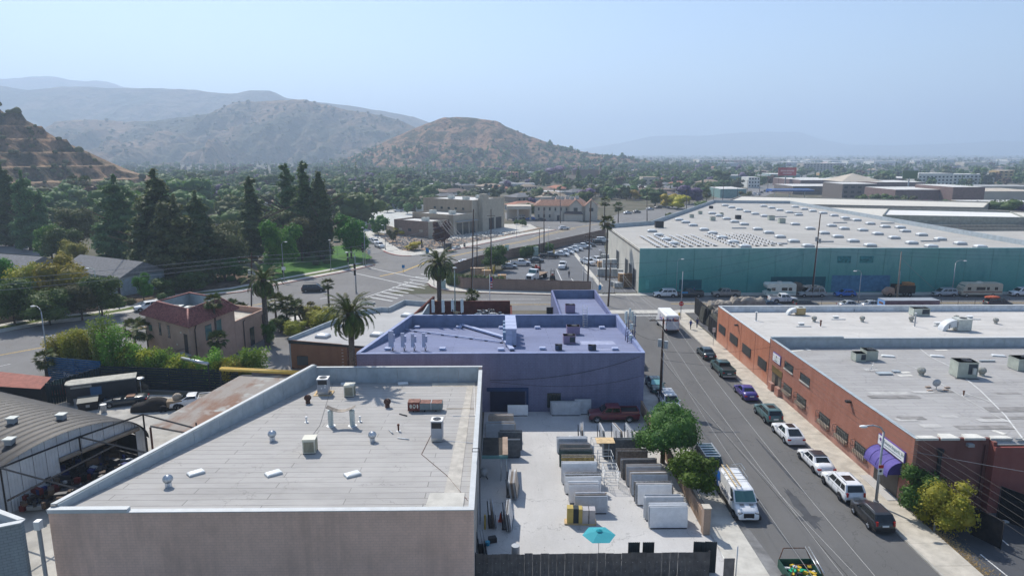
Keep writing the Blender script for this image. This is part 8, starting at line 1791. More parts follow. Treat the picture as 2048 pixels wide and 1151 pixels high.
t_=thing('scrap_container','rust-red walled bay heaped with pale scrap metal behind the blue roof','container',(-5.5,111,0));RW_=pl('rust_red_wall',(.14,.045,.035),.85,.1,var=.3);part('wall',MB().box(-13,1.3,117.5,117.8,0,4.4),RW_,t_,True);part('wall',MB().box(1.303,1.6,108,117.8,0,3.6),RW_,t_,True)
wa=MB();wa.add([(-15.8,108,0),(-12.2,117,0),(-12.2,117,5.4),(-15.8,108,3.2)],[(0,1,2,3)]).add([(-15.5,108,0),(-11.9,117,0),(-11.9,117,5.4),(-15.5,108,3.2)],[(3,2,1,0)]).add([(-15.8,108,3.2),(-12.2,117,5.4),(-11.9,117,5.4),(-15.5,108,3.2)],[(0,1,2,3)]);part('ramp_wall',wa,RW_,t_,True)
m=MB();rs=np.random.RandomState(8)
for i in range(420):x,y=rs.uniform(-5.5,1.1),rs.uniform(110,117);z=2.9*(1-((x+2.5)/4.5)**2)*rs.uniform(.4,1)+.4;a=rs.uniform(0,3.1);m.obox(x,y,max(z,.2),rs.uniform(.3,.9),rs.uniform(.08,.3),rs.uniform(.05,.25),a,rs.randint(0,3),rs.uniform(-1,1))
single('scrap_heap',m,[CAP,DARKM,GREYM],'heap of white and black scrap pieces filling the rust-red bay','scrap',kind='stuff')
m=MB()
for i in range(60):x,y=rs.uniform(-12,-6),rs.uniform(108,116);m.obox(x,y,rs.uniform(.2,3.2),rs.uniform(.8,2.2),.12,.12,rs.uniform(0,3),rs.randint(0,2),rs.uniform(-1,1))
single('board_heap',m,[OFFW,PLY],'jumble of pale boards between the antennas and the scrap bay','boards',kind='stuff')
t_=thing('dark_container','black open-top container with boxes beside the annex','container',(4.8,111,0));part('wall',MB().box(2.2,8.4,112,112.3,0,3.3),BLACK,t_,True);part('wall',MB().box(2.2,2.4,106,111.99,0,2.6),BLACK,t_,True);part('box',MB().box(5,8.3,109,111,0,3.0),pl('green_black',(.03,.05,.04),.8,.1),t_,True);part('shutter',MB().box(7.4,8.5,112.4,112.6,0,4.4),BLACK,t_,True)

single('planter_ring',MB().loft([[(1.6*cos(a),.9*sin(a),0)for a in np.linspace(0,2*pi,20,endpoint=False)],[(1.6*cos(a),.9*sin(a),.3)for a in np.linspace(0,2*pi,20,endpoint=False)],[(1.3*cos(a),.7*sin(a),.3)for a in np.linspace(0,2*pi,20,endpoint=False)],[(1.3*cos(a),.7*sin(a),.05)for a in np.linspace(0,2*pi,20,endpoint=False)]]),CONCW2,'oval concrete ring at the corner of the zebra crossing','kerb ring',loc=(*g(735,607),.02))
# ---------------------------------------------------------------- stone yard
FGR=pl('fence_sheet_grey',(.15,.14,.135),.75,.25,.1,var=.25,sc_=2)
fe=thing('corrugated_fence','weathered grey corrugated sheet fence along the bottom of the stone yard','fence',(6,43.8,0))
for i in range(29):
 x0=-1.95+i*.575;h=2.15+R.uniform(-.04,.05);V=[];n=13
 for z in(0,h):
  for k in range(n):V.append((x0+.57*k/(n-1)-6,R.uniform(-.002,.002)+.022*(1 if k%2 else-1),z))
 part('panel',MB().add(V,[(k,k+1,n+k+1,n+k)for k in range(n-1)],0,False),FGR,fe,loc=(0,R.uniform(-.02,.02),0)).rotation_euler=(R.uniform(-.01,.01),0,0)
m=MB()
for i in range(29):
 for z in(.75,1.45):m.ball((-7.7+i*.575+R.uniform(-.05,.05),-.035,z),.035,.01,.035,6,4)
part('screw_patches',m,pl('bare_primer',(.36,.34,.33),.8,.2,var=0),fe,kind='stuff')
part('post',MB().box(-8.1,-7.95,.04,.14,0,2.2),DARKM,fe);part('post',MB().box(8.62,8.75,.04,.14,0,2.2),DARKM,fe);part('rail',MB().box(-7.9,8.6,.05,.12,1.5,1.6),DARKM,fe)
g2=single('fence_leaf',MB().box(15.5,16.25,43.1,43.15,.03,2.1),FGR,'separate grey sheet panel standing right of the corrugated fence','fence panel');single('thin_post',MB().tube((16.35,43.0,0),(16.35,43.0,3.1),.04),METAL,'thin steel post beside the separate sheet panel','post')
for i,(px,lb)in enumerate(((1268,'first of the left pair'),(1297,'second of the left pair'),(1399,'first of the right pair'),(1422,'second of the right pair'))):
 x=xat(px,44.6,2.2);t_=thing('ribbed_panel','dark ribbed upright panel behind the fence, '+lb,'panel',(x,44.6,.03),-.1 if i>1 else 0);part('sheet',MB().box(-.42,.42,-.02,.02,0,2.45),pl('dark_teal_sheet',(.03,.045,.05),.6,.3,var=.1),t_)
 for k in range(6):part('rib',MB().box(-.4+k*.155,-.37+k*.155,-.06,-.021,.05,2.5),DARKM,t_)
x,y=xat(1198,46.2,2.3),46.2;t_=thing('parasol','turquoise hexagonal parasol at the bottom of the stone yard','parasol',(x,y,0));part('pole',MB().tube((0,0,0),(0,0,2.5),.025),METAL,t_)
TQ=pl('turquoise_canvas',(.06,.33,.38),.8,.1,var=.06)
for k in range(6):a,b=pi/3*k,pi/3*(k+1);part('canopy_panel',MB().add([(0,0,2.5),(1.25*cos(a),1.25*sin(a),2.12),(1.25*cos(b),1.25*sin(b),2.12)],[(0,1,2)]),TQ,t_)
part('top_cap',MB().add([(0,0,2.6)]+[(.25*cos(pi/3*k),.25*sin(pi/3*k),2.49)for k in range(6)],[(0,1+k,1+(k+1)%6)for k in range(6)]),pl('turquoise_dark',(.02,.25,.3),.8,.1),t_)
ST={'white marble':pl('marble_white',(.8,.81,.82),.35,.4,var=.08,sc_=2.5),'pale grey':pl('marble_grey',(.43,.46,.5),.4,.4,var=.14,sc_=2),'dark grey':pl('granite_dark',(.1,.11,.12),.4,.4,var=.3,sc_=4),'brown':pl('granite_brown',(.17,.13,.1),.45,.35,var=.35,sc_=5),'beige':pl('travertine',(.42,.35,.29),.5,.3,var=.15,sc_=2),'gold':pl('granite_gold',(.36,.26,.09),.5,.3,var=.4,sc_=4),'green-black':pl('granite_green',(.03,.07,.065),.35,.5,var=.3,sc_=3),'speckled':pl('granite_speckled',(.32,.3,.28),.5,.3,var=.55,sc_=9)}
def pack(x0,y0,W,H,n,cols,where,lean=.13,dx=0,gap=.1,rot=0):
 n+=3 if W>2.5 else 0
 """a leaning pack of separate slabs, front one first"""
 a_=thing('slab_stand','steel stand under the slabs '+where,'stand',(x0+W/2,y0+n*gap/2,.034),rot);part('skid',MB().box(-W/2+.1,W/2-.1,-n*gap/2-.05,n*gap/2+.3,0,.08),DARKM,a_);part('upright',MB().tube((-W*.3,n*gap/2+.25,0),(-W*.3,n*gap/2+.35,H*.95),.04),DARKM,a_);part('upright',MB().tube((W*.3,n*gap/2+.25,0),(W*.3,n*gap/2+.35,H*.95),.04),DARKM,a_)
 for k in range(n):
  c_=cols[k%len(cols)];w_=W*R.uniform(.93,1.02);h_=H*R.uniform(.94,1.03);th=.03;m=MB();L=lean*h_;j=[R.uniform(-.03,.03)for _ in range(4)]
  m.add([(-w_/2,0,0),(w_/2,0,0),(w_/2+j[0],L,h_+j[1]),(-w_/2+j[2],L,h_+j[3]),(-w_/2,th,0),(w_/2,th,0),(w_/2+j[0],L+th,h_+j[1]),(-w_/2+j[2],L+th,h_+j[3])],[(0,1,2,3),(7,6,5,4),(0,4,5,1),(3,2,6,7),(0,3,7,4),(1,5,6,2)])
  o=(x0+W/2+R.uniform(-.06,.06)+dx*k-0,y0+k*gap,.115)
  if rot:q=(k-n/2)*gap;o=(x0+W/2-sin(rot)*q,y0+cos(rot)*q,.115)
  single('stone_slab',m,ST[c_],'%s slab, %s in pack %s'%(c_,['first','second','third','fourth','fifth','sixth','seventh','eighth'][k],where),'stone slab',loc=o,rz=rot)
 return a_
W_='white marble';G_='pale grey';D_='dark grey';B_='brown';E_='beige';O_='gold';N_='green-black';S_='speckled'
pack(11.9,50.5,3.1,1.75,5,[W_,G_,W_,W_,W_],'at the front right by the gate');pack(11.75,51.7,3.2,1.85,5,[G_,G_,W_,W_,W_],'second right row');pack(11.5,54.2,3.2,1.75,5,[W_,S_,G_,W_,E_],'third right row');pack(11.4,55.9,3.2,1.9,5,[G_,W_,E_,W_,W_],'fourth right row');pack(11.3,57.6,3.2,1.8,4,[G_,G_,E_,S_],'fifth right row');pack(11.1,59.0,3.3,1.75,5,[D_,B_,S_,B_,G_],'sixth right row');pack(10.9,60.9,3.0,1.8,4,[B_,S_,S_,B_],'seventh right row by the big tree');pack(10.0,63.4,3.8,1.9,4,[D_,G_,D_,D_],'last right row under the big tree')
pack(6.1,52.9,2.7,1.5,4,[G_,W_,E_,W_],'behind the wrapped crate');pack(5.7,54.6,2.7,1.6,5,[W_,G_,W_,E_,W_],'third left row');pack(5.5,56.3,3.3,1.6,4,[W_,W_,S_,W_],'fourth left row');pack(5.4,58.1,3.3,1.85,4,[W_,W_,G_,W_],'fifth left row');pack(5.5,60.0,3.2,1.6,4,[O_,S_,S_,N_],'sixth left row');pack(5.5,61.6,3.2,1.6,4,[N_,D_,N_,E_],'seventh left row');pack(5.6,63.0,3.0,1.6,4,[E_,E_,D_,G_],'eighth left row');pack(5.5,64.6,3.1,1.5,5,[G_,W_,W_,W_,W_],'last left row')
pack(-1.6,70.4,2.8,1.7,4,[E_,E_,G_,W_],'by the workshop wall, farthest');pack(-1.8,68.1,3.1,1.7,4,[G_,E_,G_,E_],'by the workshop wall, second');pack(-.3,63.8,2.0,1.7,4,[D_,D_,G_,D_],'beside the dark shed roof');pack(-.4,65.6,2.4,1.9,3,[D_,G_,D_],'behind the dark shed roof')
pack(-.3,56.6,2.6,1.6,4,[E_,W_,W_,E_],'edge-on rack in the middle of the workshop side',rot=1.5);pack(-.7,51.3,2.4,1.5,5,[G_,W_,S_,W_,D_],'edge-on rack near the traffic cone',rot=1.5);pack(-1.9,51.6,2.2,1.6,3,[G_,E_,B_],'edge-on rack against the workshop wall',rot=1.62);pack(-2.3,47.6,1.6,1.3,3,[D_,G_,D_],'small rack at the fence end of the workshop wall',rot=1.7)
pack(7.3,67.0,2.2,1.9,4,[W_,E_,W_,G_],'edge-on white rack behind the left rows',rot=1.45);pack(9.4,67.2,2.2,1.8,3,[W_,W_,G_],'edge-on white rack behind the plywood table',rot=1.62);pack(10.9,66.9,2.4,1.9,4,[W_,E_,W_,W_],'edge-on rack left of the big tree',rot=1.75);pack(12.4,67.2,2.0,1.8,3,[W_,G_,W_],'edge-on rack behind the big tree trunk',rot=1.7)
pack(.5,74.9,2.4,1.2,2,[W_,G_],'against the blue wall, left');pack(5.6,74.9,3.4,1.5,3,[G_,G_,S_],'against the blue wall, middle');pack(8.3,75.2,2.0,1.7,2,[G_,W_],'against the blue wall, right')
t_=thing('wrapped_crate','plastic-wrapped crate with dark and yellow boards on a pallet, front of the left rows','crate',(6.4,51.5,.034),-.05);part('pallet',MB().box(-1.35,1.25,-.4,.4,0,.14),PLY,t_);part('board',MB().box(-1.15,-.65,-.34,.3,.143,1.45),pl('crate_yellow',(.5,.38,.12),.8,.2,var=.1),t_);part('board',MB().box(-.645,-.2,-.345,.3,.143,1.42),pl('crate_black',(.02,.03,.035),.7,.3),t_);part('board',MB().box(-.195,.1,-.34,.3,.143,1.4),MATS['crate_yellow'],t_);part('wrapped_stone',MB().box(.103,1.15,-.36,.34,.143,1.32),pl('plastic_wrap',(.45,.42,.41),.35,.5,var=.12,sc_=2),t_);part('strap',MB().box(.6,.65,-.38,.36,.144,1.34),DARKM,t_)

def frame3(name,label,x,y,L_,W_2,H_,lv,mat,rz=0,cat='frame'):
 t_=thing(name,label,cat,(x,y,.034),rz)
 for sx in(0,L_):
  for sy in(0,W_2):part('post',MB().tube((sx,sy,0),(sx,sy,H_),.028),mat,t_)
 for k in range(lv):z=H_*(k+1)/lv;part('rail',MB().path([(0,0,z),(L_,0,z),(L_,W_2,z),(0,W_2,z),(0,0,z)],.022),mat,t_)
 return t_
frame3('scaffold_frame','white steel frame rack between the slab rows, front',9.2,57.3,1.3,1.6,1.7,5,WHITE);frame3('scaffold_frame','grey steel frame rack between the slab rows, middle',9.1,60.0,1.3,1.4,1.9,3,METAL);frame3('scaffold_frame','grey frame rack under the plywood sheet',8.9,62.6,1.5,1.6,2.0,2,METAL,.05)
single('plywood_sheet',MB().box(9.2,11.0,62.6,64.0,2.05,2.09),PLY,'tan plywood sheet lying on the frame rack in the yard','board');single('plastic_sheet',MB().add([(6.3,66.2,.3),(8.2,66.0,.25),(8.6,67.1,.7),(7.0,67.5,.8),(6.0,67.0,.4)],[(0,1,2,3,4)]),WHITE,'white plastic sheet crumpled behind the left slab rows','sheet')
t_=thing('shed_awning','dark flat shed roof with a beige edge against the workshop wall','shed',(-1,61,0));part('roof',MB().box(-1.95,.1,58.9,62.9,2.5,2.6),pl('dark_shed_roof',(.06,.055,.05),.9,.1,var=.3),t_,True);part('edge_board',MB().box(-.05,.45,58.9,62.9,2.603,2.68),pl('beige_edge',(.36,.27,.21),.8,.15,var=.2),t_,True);part('fascia',MB().box(-1.95,.45,58.8,58.89,2.3,2.6),pl('teal_fascia',(.12,.25,.26),.8,.2),t_,True)
for x in(-.2,.3):part('post',MB().tube((x,59,0),(x,59,2.4),.05),METAL,t_,True)
x,y=g(1001,1042);t_=thing('traffic_cone','orange and white traffic cone in the shade by the workshop wall','traffic cone',(x,y,.034));OR=pl('cone_orange',(.6,.08,.03),.6,.3,var=0);part('base',MB().box(-.2,.2,-.2,.2,0,.04),OR,t_);part('cone',MB().cyl(0,0,.04,.75,.15,.03,12),OR,t_);part('band',MB().cyl(0,0,.35,.5,.096,.07,12,0,False),WHITE,t_)
x,y=g(970,1058);single('yellow_post',MB().cyl(x,y,.03,1.3,.07,n=8),YEL,'yellow post leaning near the traffic cone','bollard');x,y=g(985,1083);single('black_crate',MB().obox(x,y,.034,.6,.45,.4,.3),BLACK,'black plastic crate on the shaded concrete','crate');x,y=g(975,1090);single('blue_bucket',MB().cyl(x,y,.034,.35,.16,.2,10),pl('bucket_blue',(.03,.3,.45),.5,.3),'blue bucket left of the black crate','bucket');x,y=g(967,958);t_=thing('cement_mixer','grey drum machine in the shade under the awning','machine',(x,y,.03));part('drum',MB().ball((0,0,.7),.4,.35,.45,12,7),GREYM,t_);part('frame',MB().tube((-.4,0,0),(0,0,.7),.04).tube((.4,0,0),(0,0,.7),.04),DARKM,t_)
x,y=xat(1031,44.7,0),44.7;single('drum',MB().cyl(x,y,.034,2.25,.3,n=14),GREYM,'grey barrel top showing over the fence','barrel')

YW_=brick('yard_wall_block',(.36,.26,.19),(.33,.23,.17),(.28,.21,.16),(1,2),.4,.2);t_=thing('yard_wall','tan block yard wall with iron railing beside the pavement','wall',(16.3,55,0));part('wall_run',MB().box(16.15,16.35,50.2,75.8,0,1.5),YW_,t_,True)
rl=MB();rl.tube((16.25,50.2,2.2),(16.25,66,2.2),.03);part('rail',rl,DARKM,t_,True)
for k in range(50):part('baluster',MB().tube((16.25,50.4+k*.32,1.5),(16.25,50.4+k*.32,2.2),.014,n=4),DARKM,t_,True)
part('pillar',MB().box(15.95,16.5,49.5,50.15,0,2.3),brick('pillar_brick',(.42,.31,.24),(.38,.28,.22),(.3,.25,.2),(0,2),.3,.12),t_,True);part('pillar_cap',MB().box(15.9,16.55,49.45,50.2,2.303,2.38),CONCW,t_,True)
single("gate_track",MB().tube((16.6,44,.1),(16.6,49.5,.1),.03),METAL,'steel gate track on the apron before the yard','gate track')
place(make_car('pickup','dark red pickup in the shade of the blue building behind the big tree','pickup truck','pickup',paint('car_maroon',(.13,.012,.025)),5.7,1.95,1.8),12.6,73.6,pi,.034)

x,y=g(1590,1150);t_=thing('utility_trailer','dark green utility trailer with hoops and loose gear at the bottom of the street','trailer',(x,y-.6,.02),0);TG=pl('trailer_green',(.015,.07,.05),.5,.3);part('bed',MB().box(-1.15,1.15,-2.2,.9,.45,.55),TG,t_)
for a in((-1.2,-1.15,-2.2,.9),(1.15,1.2,-2.2,.9),(-1.15,1.15,.85,.9)):part('side_board',MB().box(*a,.5,1.15),TG,t_)
for yy in(.85,-1.2):part('hoop',MB().path([(-1.15,yy,1.1),(-.8,yy+.2,1.9),(.8,yy+.2,1.9),(1.15,yy,1.1)],.035),RUST,t_)
part('ladder',MB().tube((.5,-2,1.9),(.8,1.1,1.95),.04).tube((.75,-2,1.9),(1.05,1.1,1.95),.04),METAL,t_);m=MB()
for i in range(40):m.obox(R.uniform(-.9,.9),R.uniform(-1.8,.6),.56+R.uniform(0,.35),R.uniform(.15,.5),R.uniform(.1,.3),R.uniform(.05,.2),R.uniform(0,3),R.randint(0,3))
part('loose_gear',m,[YEL,pl('tool_green',(.02,.4,.2),.6,.3),DARKM,WHITE],t_,kind='stuff')
for s_ in(-1,1):part('wheel',ty,None,t_,loc=(s_*1.3,-.6,.35)).rotation_euler=(0,0,pi/2)
# ---------------------------------------------------------------- repair yard on the left
qA=np.array((-43.1,51.0));qB=np.array((-36.3,65.7));qd=(qB-qA);qL=np.linalg.norm(qd);qd/=qL;qn=np.array([-.907,.42])
Q=thing('arched_shed','arched shed with dark corrugated roof and white ribbed end wall at the left edge','shed',(*qA,0));ns=26;LEN=28
def arc(s,zo=0):e,p=1.62,5.43;return qA+qd*qL*s,e+(p-e)*math.sqrt(max(0,1-(2*s-1)**2))+zo
QR=pl('quonset_roof',(.05,.047,.045),.6,.3,.2,var=.3,sc_=1.2);QW=pl('quonset_white',(.56,.6,.64),.6,.3,var=.12,sc_=.6)
for k in range(28):
 rg=[]
 for(d0,zz)in((k*1.0,.0),(k*1.0+.25,.09),(k*1.0+.5,.1),(k*1.0+.75,.02),(k*1.0+.99,-.02)):
  r_=[]
  for i in range(ns+1):
   s=.5-.5*cos(pi*i/ns);p,z=arc(s,zz);p=p+qn*(d0-.5);r_.append((p[0],p[1],z))
  rg.append(r_)
 part('roof_band',MB().loft(rg,cap=False,close=False,sm=True),QR,Q,True)
nw=15
for k in range(nw):
 s0,s1=k/nw,(k+.97)/nw
 z00=3.0 if 7<=k<=13 else 0.0
 if 7<=k<=13 and arc((s0+s1)/2)[1]<3.1:continue
 V=[];n=9
 for i in range(n):s=lerp(s0,s1,i/(n-1));p,z=arc(s,-.05);o_=.04*(i%2);V+=[(p[0]-qn[0]*o_,p[1]-qn[1]*o_,z00),(p[0]-qn[0]*o_,p[1]-qn[1]*o_,z)]
 part('wall_sheet',MB().add(V,[(2*i,2*i+2,2*i+3,2*i+1)for i in range(n-1)]),QW,Q,True)
p0,_=arc(.46);p1,_=arc(.94);part('door_roller',MB().tube((*(p0-qn*.3),3.0),(*(p1-qn*.3),3.0),.22,n=10),pl('roller_tan',(.3,.25,.2),.7,.2),Q,True);part('floor',MB().sheet([tuple(qA),tuple(qB),tuple(qB+qn*LEN),tuple(qA+qn*LEN)],.03),DARKM,Q,True)
part('side_wall',MB().prism([tuple(qB),tuple(qB+qn*LEN),tuple(qB+qn*LEN+qd*.1),tuple(qB+qd*.1)],0,1.6),QR,Q,True)
for s,d in((.62,3),(.46,6),(.3,2)):
 p,z=arc(s);p=p+qn*d;t_=thing('roof_vent','small square vent on the arched roof, '+{3:'nearest the end wall',6:'farther back',2:'low near the left edge'}[d],'roof vent',(*p,z));part('stack',MB().box(-.3,.3,-.3,.3,-.2,.5),GREYM,t_);part('cap',MB().box(-.42,.42,-.38,.38,.503,.6),ACGREY,t_)
F_=thing('open_canopy','open black steel beam frame over the repair yard, without a roof','frame',(-35,56,0));zf=4.5;P=lambda px,py:(*g(px,py,zf),zf)
fp={'a':P(0,935),'b':P(158,873),'c':P(286,828),'d':P(395,857),'e':P(303,907),'f':P(167,980),'h':P(232,889),'i':P(15,1000)}
for a,b in('ab','bc','cd','be','af','ih'):part('beam',MB().tube(fp[a],fp[b],.09,n=4),BLACK,F_,True)
for a in 'abc':part('post',MB().tube((fp[a][0],fp[a][1],0),fp[a],.09,n=4),BLACK,F_,True)
qd_=fp['d'];part('post',MB().tube((-29.6,62.5,3.3),(-29.6,62.5,4.5),.07,n=4),BLACK,F_,True)
LT=thing('lean_to_roof','flat weathered roof with rust streaks between the repair yard and the workshop parapet','shed',(-30,71,0));t=NT('rusty_flat_roof');c=t.mix(t.noise(.35,6,t.pos((1,.35,1)),lo=.45,hi=.6),(.31,.28,.25),(.24,.15,.11));c=t.mix(t.noise(.3,3,lo=.55,hi=.62),c,(.38,.37,.34));br_=t.done(c,.9,.1)
lp=[(-35.0,64.3),(-31.8,80.0),(-22.3,80.0),(-22.2,74.5),(-29.2,62.0)];part('roof',MB().prism(lp,3.3,3.5),br_,LT,True);part('upstand',MB().box(-30.5,-22.6,79.8,80.0,3.503,4.0),pl('grey_brown_upstand',(.25,.22,.2),.9,.1),LT,True)
for p in(lp[0],lp[1],(-29.4,62.4)):part('post',MB().tube((*p,0),(*p,3.3),.1),RUST,LT,True)
BM_=pl('beam_yellow',(.65,.45,.1),.6,.3,var=.1);p0,p1=g(440,738,4),g(602,746,4);t_=thing('pipe_run','yellow pipe run crossing above the lot behind the parapet','pipe',(*p0,0));part('pipe',MB().tube((*p0,4),(*p1,4),.2,n=8).tube((p0[0],p0[1]+.5,4.05),(p1[0],p1[1]+.5,4.05),.12,n=8),BM_,t_,True);part('post',MB().tube((*p0,0),(*p0,3.9),.08),DARKM,t_,True)
p0,p1=g(363,716,4),g(416,727,4);t_=thing('pipe_run','grey flue pipe lying above the bamboo left of the yellow pipe','pipe',(*p0,0));part('pipe',MB().tube((*p0,4),(*p1,4),.22,n=10),METAL,t_,True);part('post',MB().tube((*p1,0),(*p1,3.9),.08),DARKM,t_,True)
def slatfence(label,a,b,h,mat,n,horizontal=True,name='slat_fence'):
 a=np.array(a,float);b=np.array(b,float);d=b-a;L=np.linalg.norm(d);d/=L;t_=thing(name,label,'fence',(*a,0));nn=np.array([-d[1],d[0]])*.04
 for k in range(max(2,int(L/3))+1):p=a+d*(L*k/max(2,int(L/3)))+nn*1.6;part('post',MB().obox(*p,0,.1,.1,h,0),mat,t_,True)
 for k in range(n):
  if horizontal:z=h*k/n;part('slat',MB().prism([tuple(a),tuple(b),tuple(b+nn),tuple(a+nn)],z+.03,z+h/n-.02),mat,t_,True)
  else:p=a+d*(L*k/n);q=a+d*(L*(k+.85)/n);part('slat',MB().prism([tuple(p),tuple(q),tuple(q+nn),tuple(p+nn)],.05,h+.06*(k%2)),mat,t_,True)
 return t_
BT=pl('fence_black_teal',(.012,.025,.028),.7,.25,var=.15)
slatfence('long black-teal slatted fence under the bamboo hedge',(-52.1,85.4),(-33.6,83.2),3.0,BT,9);mf=slatfence('blue painted mural fence at the pavement end of the repair yard',(-60.4,87.6),(-52.15,85.5),3.6,pl('mural_blue_dark',(.015,.09,.2),.7,.2,var=.25),12)
text('Power',.85,pl('mural_white',(.5,.55,.6),.7,.2,var=0),mf,(3.6,-1.0,1.35),(pi/2,0,-.25),'lettering',.003);slatfence('black gate of upright slats standing open in the repair yard',(-54.6,78.6),(-51.6,84.6),3.0,BT,22,False,'slat_gate')
RS_=thing('red_roof_shed','small shed with a red tiled roof at the left edge of the repair yard','shed',(-58,80,0));part('roof',MB().add([(-66,79,2.9),(-54.9,78.0,2.5),(-55.2,80.6,3.1),(-66,82.5,3.6)],[(0,1,2,3)]),pl('red_tin',(.32,.1,.07),.7,.2,var=.25,sc_=2),RS_,True);part('wall',MB().prism([(-65.8,79.2),(-55.1,78.3),(-55.3,80.4),(-65.8,82.2)],0,2.45),BLACK,RS_,True)
x,y=g(118,786);c_=place(make_car('jeep','red off-roader with a pale glass roof beside the mural fence','car','suv',paint('car_bright_red',(.45,.02,.03)),4.2,1.8,1.85,roofc=GLASST),x+.5,y-.3,1.9,.02)
x,y=g(205,800);t_=thing('food_trailer','long dark trailer with a cream chamfered roof in the repair yard','trailer',(x,y,0),.42);DT=pl('trailer_black',(.03,.035,.04),.6,.3,var=.2);TC=pl('trailer_cream',(.38,.37,.32),.7,.2,var=.25,sc_=2)
hx=[(-3.6,-.6),(-3.1,-1.15),(3.9,-1.15),(3.9,1.15),(-3.1,1.15),(-3.6,.6)];part('body',MB().prism(hx,.5,2.6),DT,t_);part('roof',MB().prism([(a*1.01,b*1.02)for a,b in hx],2.603,2.75),TC,t_);part('hatch',MB().box(-1,.2,-1.19,-1.155,1.2,2.2),pl('hatch_blue',(.05,.13,.25),.6,.3),t_);part('sign_band',MB().box(-3,-.8,-1.18,-1.155,2.25,2.5),TC,t_)
for s_ in(-1,1):part('wheel',ty,None,t_,loc=(.6,s_*1.05,.4))
def covered(px,py,rz,mat,label,L_=4.8,W_2=1.95,H_=1.45):
 x,y=g(px,py);rs=np.random.RandomState(int(px));rings=[]
 for i in range(19):
  u=i/18;xx=(u-.5)*L_;hh=.55+.5*sin(pi*min(1,max(0,u)))**.4+(.42*max(0,1-((u-.55)/.27)**2));hh*=H_/1.45;ww=W_2/2*(1-.35*abs(2*u-1)**4);rings.append([(xx,ww*cos(a)*(1.0+.04*rs.normal()if sin(a)<.2 else 1),max(0,hh*max(0,sin(a))**.45 if sin(a)>0 else 0))for a in np.linspace(0,pi,13)])
 single('covered_car',MB().loft(rings,cap=True,close=False),mat,label,'covered car',loc=(x,y,.02),rz=rz)
covered(310,818,.2,pl('car_cover_dark',(.035,.032,.03),.9,.1,var=.2,sc_=2),'car under a dark brown cover, front of the repair yard',5.0);covered(232,790,.25,pl('car_cover_maroon',(.12,.075,.06),.9,.1,var=.5,sc_=2.5),'car under a mottled maroon cover by the long trailer');covered(268,778,.3,pl('car_cover_camo',(.13,.11,.08),.9,.1,var=.6,sc_=3),'car under a blotchy cover behind the convertible',4.0)
x,y=g(252,808);c_=place(make_car('convertible','old black open convertible with a pale bonnet, centre of the repair yard','car','sedan',paint('car_old_black',(.035,.045,.05)),4.9,1.85,.98),x,y,pi+.3,.02);part('windscreen_frame',MB().quad((.4,-.75,.98),(.4,.75,.98),(.05,.68,1.4),(.05,-.68,1.4)),GLASST,c_);part('seats',MB().box(-1.1,-.2,-.6,.6,.9,1.12),pl('seat_tan',(.25,.13,.08),.7,.2),c_)
x,y=g(178,818);t_=thing('dumpster','black dumpster with a sloped lid beside the grey bins','dumpster',(x,y,.02),.45);part('body',MB().loft([[(-.95,-.6,0),(.95,-.6,0),(.95,.6,0),(-.95,.6,0)],[(-1.05,-.8,1.1),(1.05,-.8,1.1),(1.05,.75,1.35),(-1.05,.75,1.35)]],sm=False),BLACK,t_);part('lid',MB().add([(-1.08,-.85,1.13),(1.08,-.85,1.13),(1.08,.8,1.45),(-1.08,.8,1.45)],[(0,1,2,3)]),pl('lid_grey',(.1,.11,.1),.6,.3),t_);part('sticker',MB().box(-.2,.2,-.78,-.74,.5,.8),GREYM,t_)
for px,py,lb in((155,812,'grey round bin left of the dumpster'),(208,824,'grey round bin right of the dumpster'),(152,800,'blue bin behind the left grey bin')):x,y=g(px,py);single('bin',MB().cyl(x,y,.02,1.0,.28,.36,12),GREYM if 'grey' in lb else CBLU,lb,'bin')
x,y=g(283,790);t_=thing('patio_heater','chrome mushroom lamp standing before the dark fence','heater',(x,y,0));part('post',MB().tube((0,0,0),(0,0,2.2),.06),METAL,t_);part('hood',MB().ball((0,0,2.25),.6,.6,.16,14,6),METAL,t_)
x,y=g(345,818);t_=thing('chassis_cart','tan old vehicle tub with exposed wheels right of the dark covered car','vehicle shell',(x,y,0),.3);part('tub',MB().box(-.5,1.2,-.6,.6,.5,1.2),pl('tan_tub',(.3,.23,.16),.8,.2),t_);part('seat_shell',MB().ball((.6,.2,1.4),.55,.5,.5,12,6),pl('shell_beige',(.42,.35,.27),.7,.2),t_)
for a,b in((-.9,-.6),(-.9,.6),(.9,-.7),(.9,.7)):part('wheel',ty,None,t_,loc=(a,b,.35))
x,y=g(388,812);place(make_car('pickup','white vehicle nose poking out left of the lean-to roof','pickup truck','pickup',CW,5.2,1.9,1.6,detail=1),x,y,pi+.3,.02)
m=MB();rs=np.random.RandomState(4)
for i in range(420):
 x,y=g(rs.uniform(20,240),rs.uniform(935,1015));m.obox(x+2,y-1+rs.uniform(-1,1),rs.uniform(0,1.5),rs.uniform(.2,1.2),rs.uniform(.15,.6),rs.uniform(.1,.6),rs.uniform(0,3),rs.choice([0,0,0,0,0,1,2,3,4,4,4],1)[0])
single('workshop_clutter',m,[DARKM,pl('clutter_blue',(.02,.03,.12),.7,.2),pl('clutter_red',(.12,.02,.02),.7,.2),GREYM,pl('clutter_brown',(.1,.07,.05),.8,.2)],'jumble of tools, boxes and parts under the open steel frame','clutter',kind='stuff')
m=MB()
for i in range(60):
 a=arc(.5+.4*R.random())[0]+qn*R.uniform(.5,6);m.obox(a[0],a[1],0,R.uniform(.4,1.5),R.uniform(.3,1),R.uniform(.4,1.8),R.uniform(0,3),R.randint(0,1))
single('shed_contents',m,[DARKM,MATS['clutter_brown']],'dark machinery inside the arched shed doorway','clutter',kind='stuff')
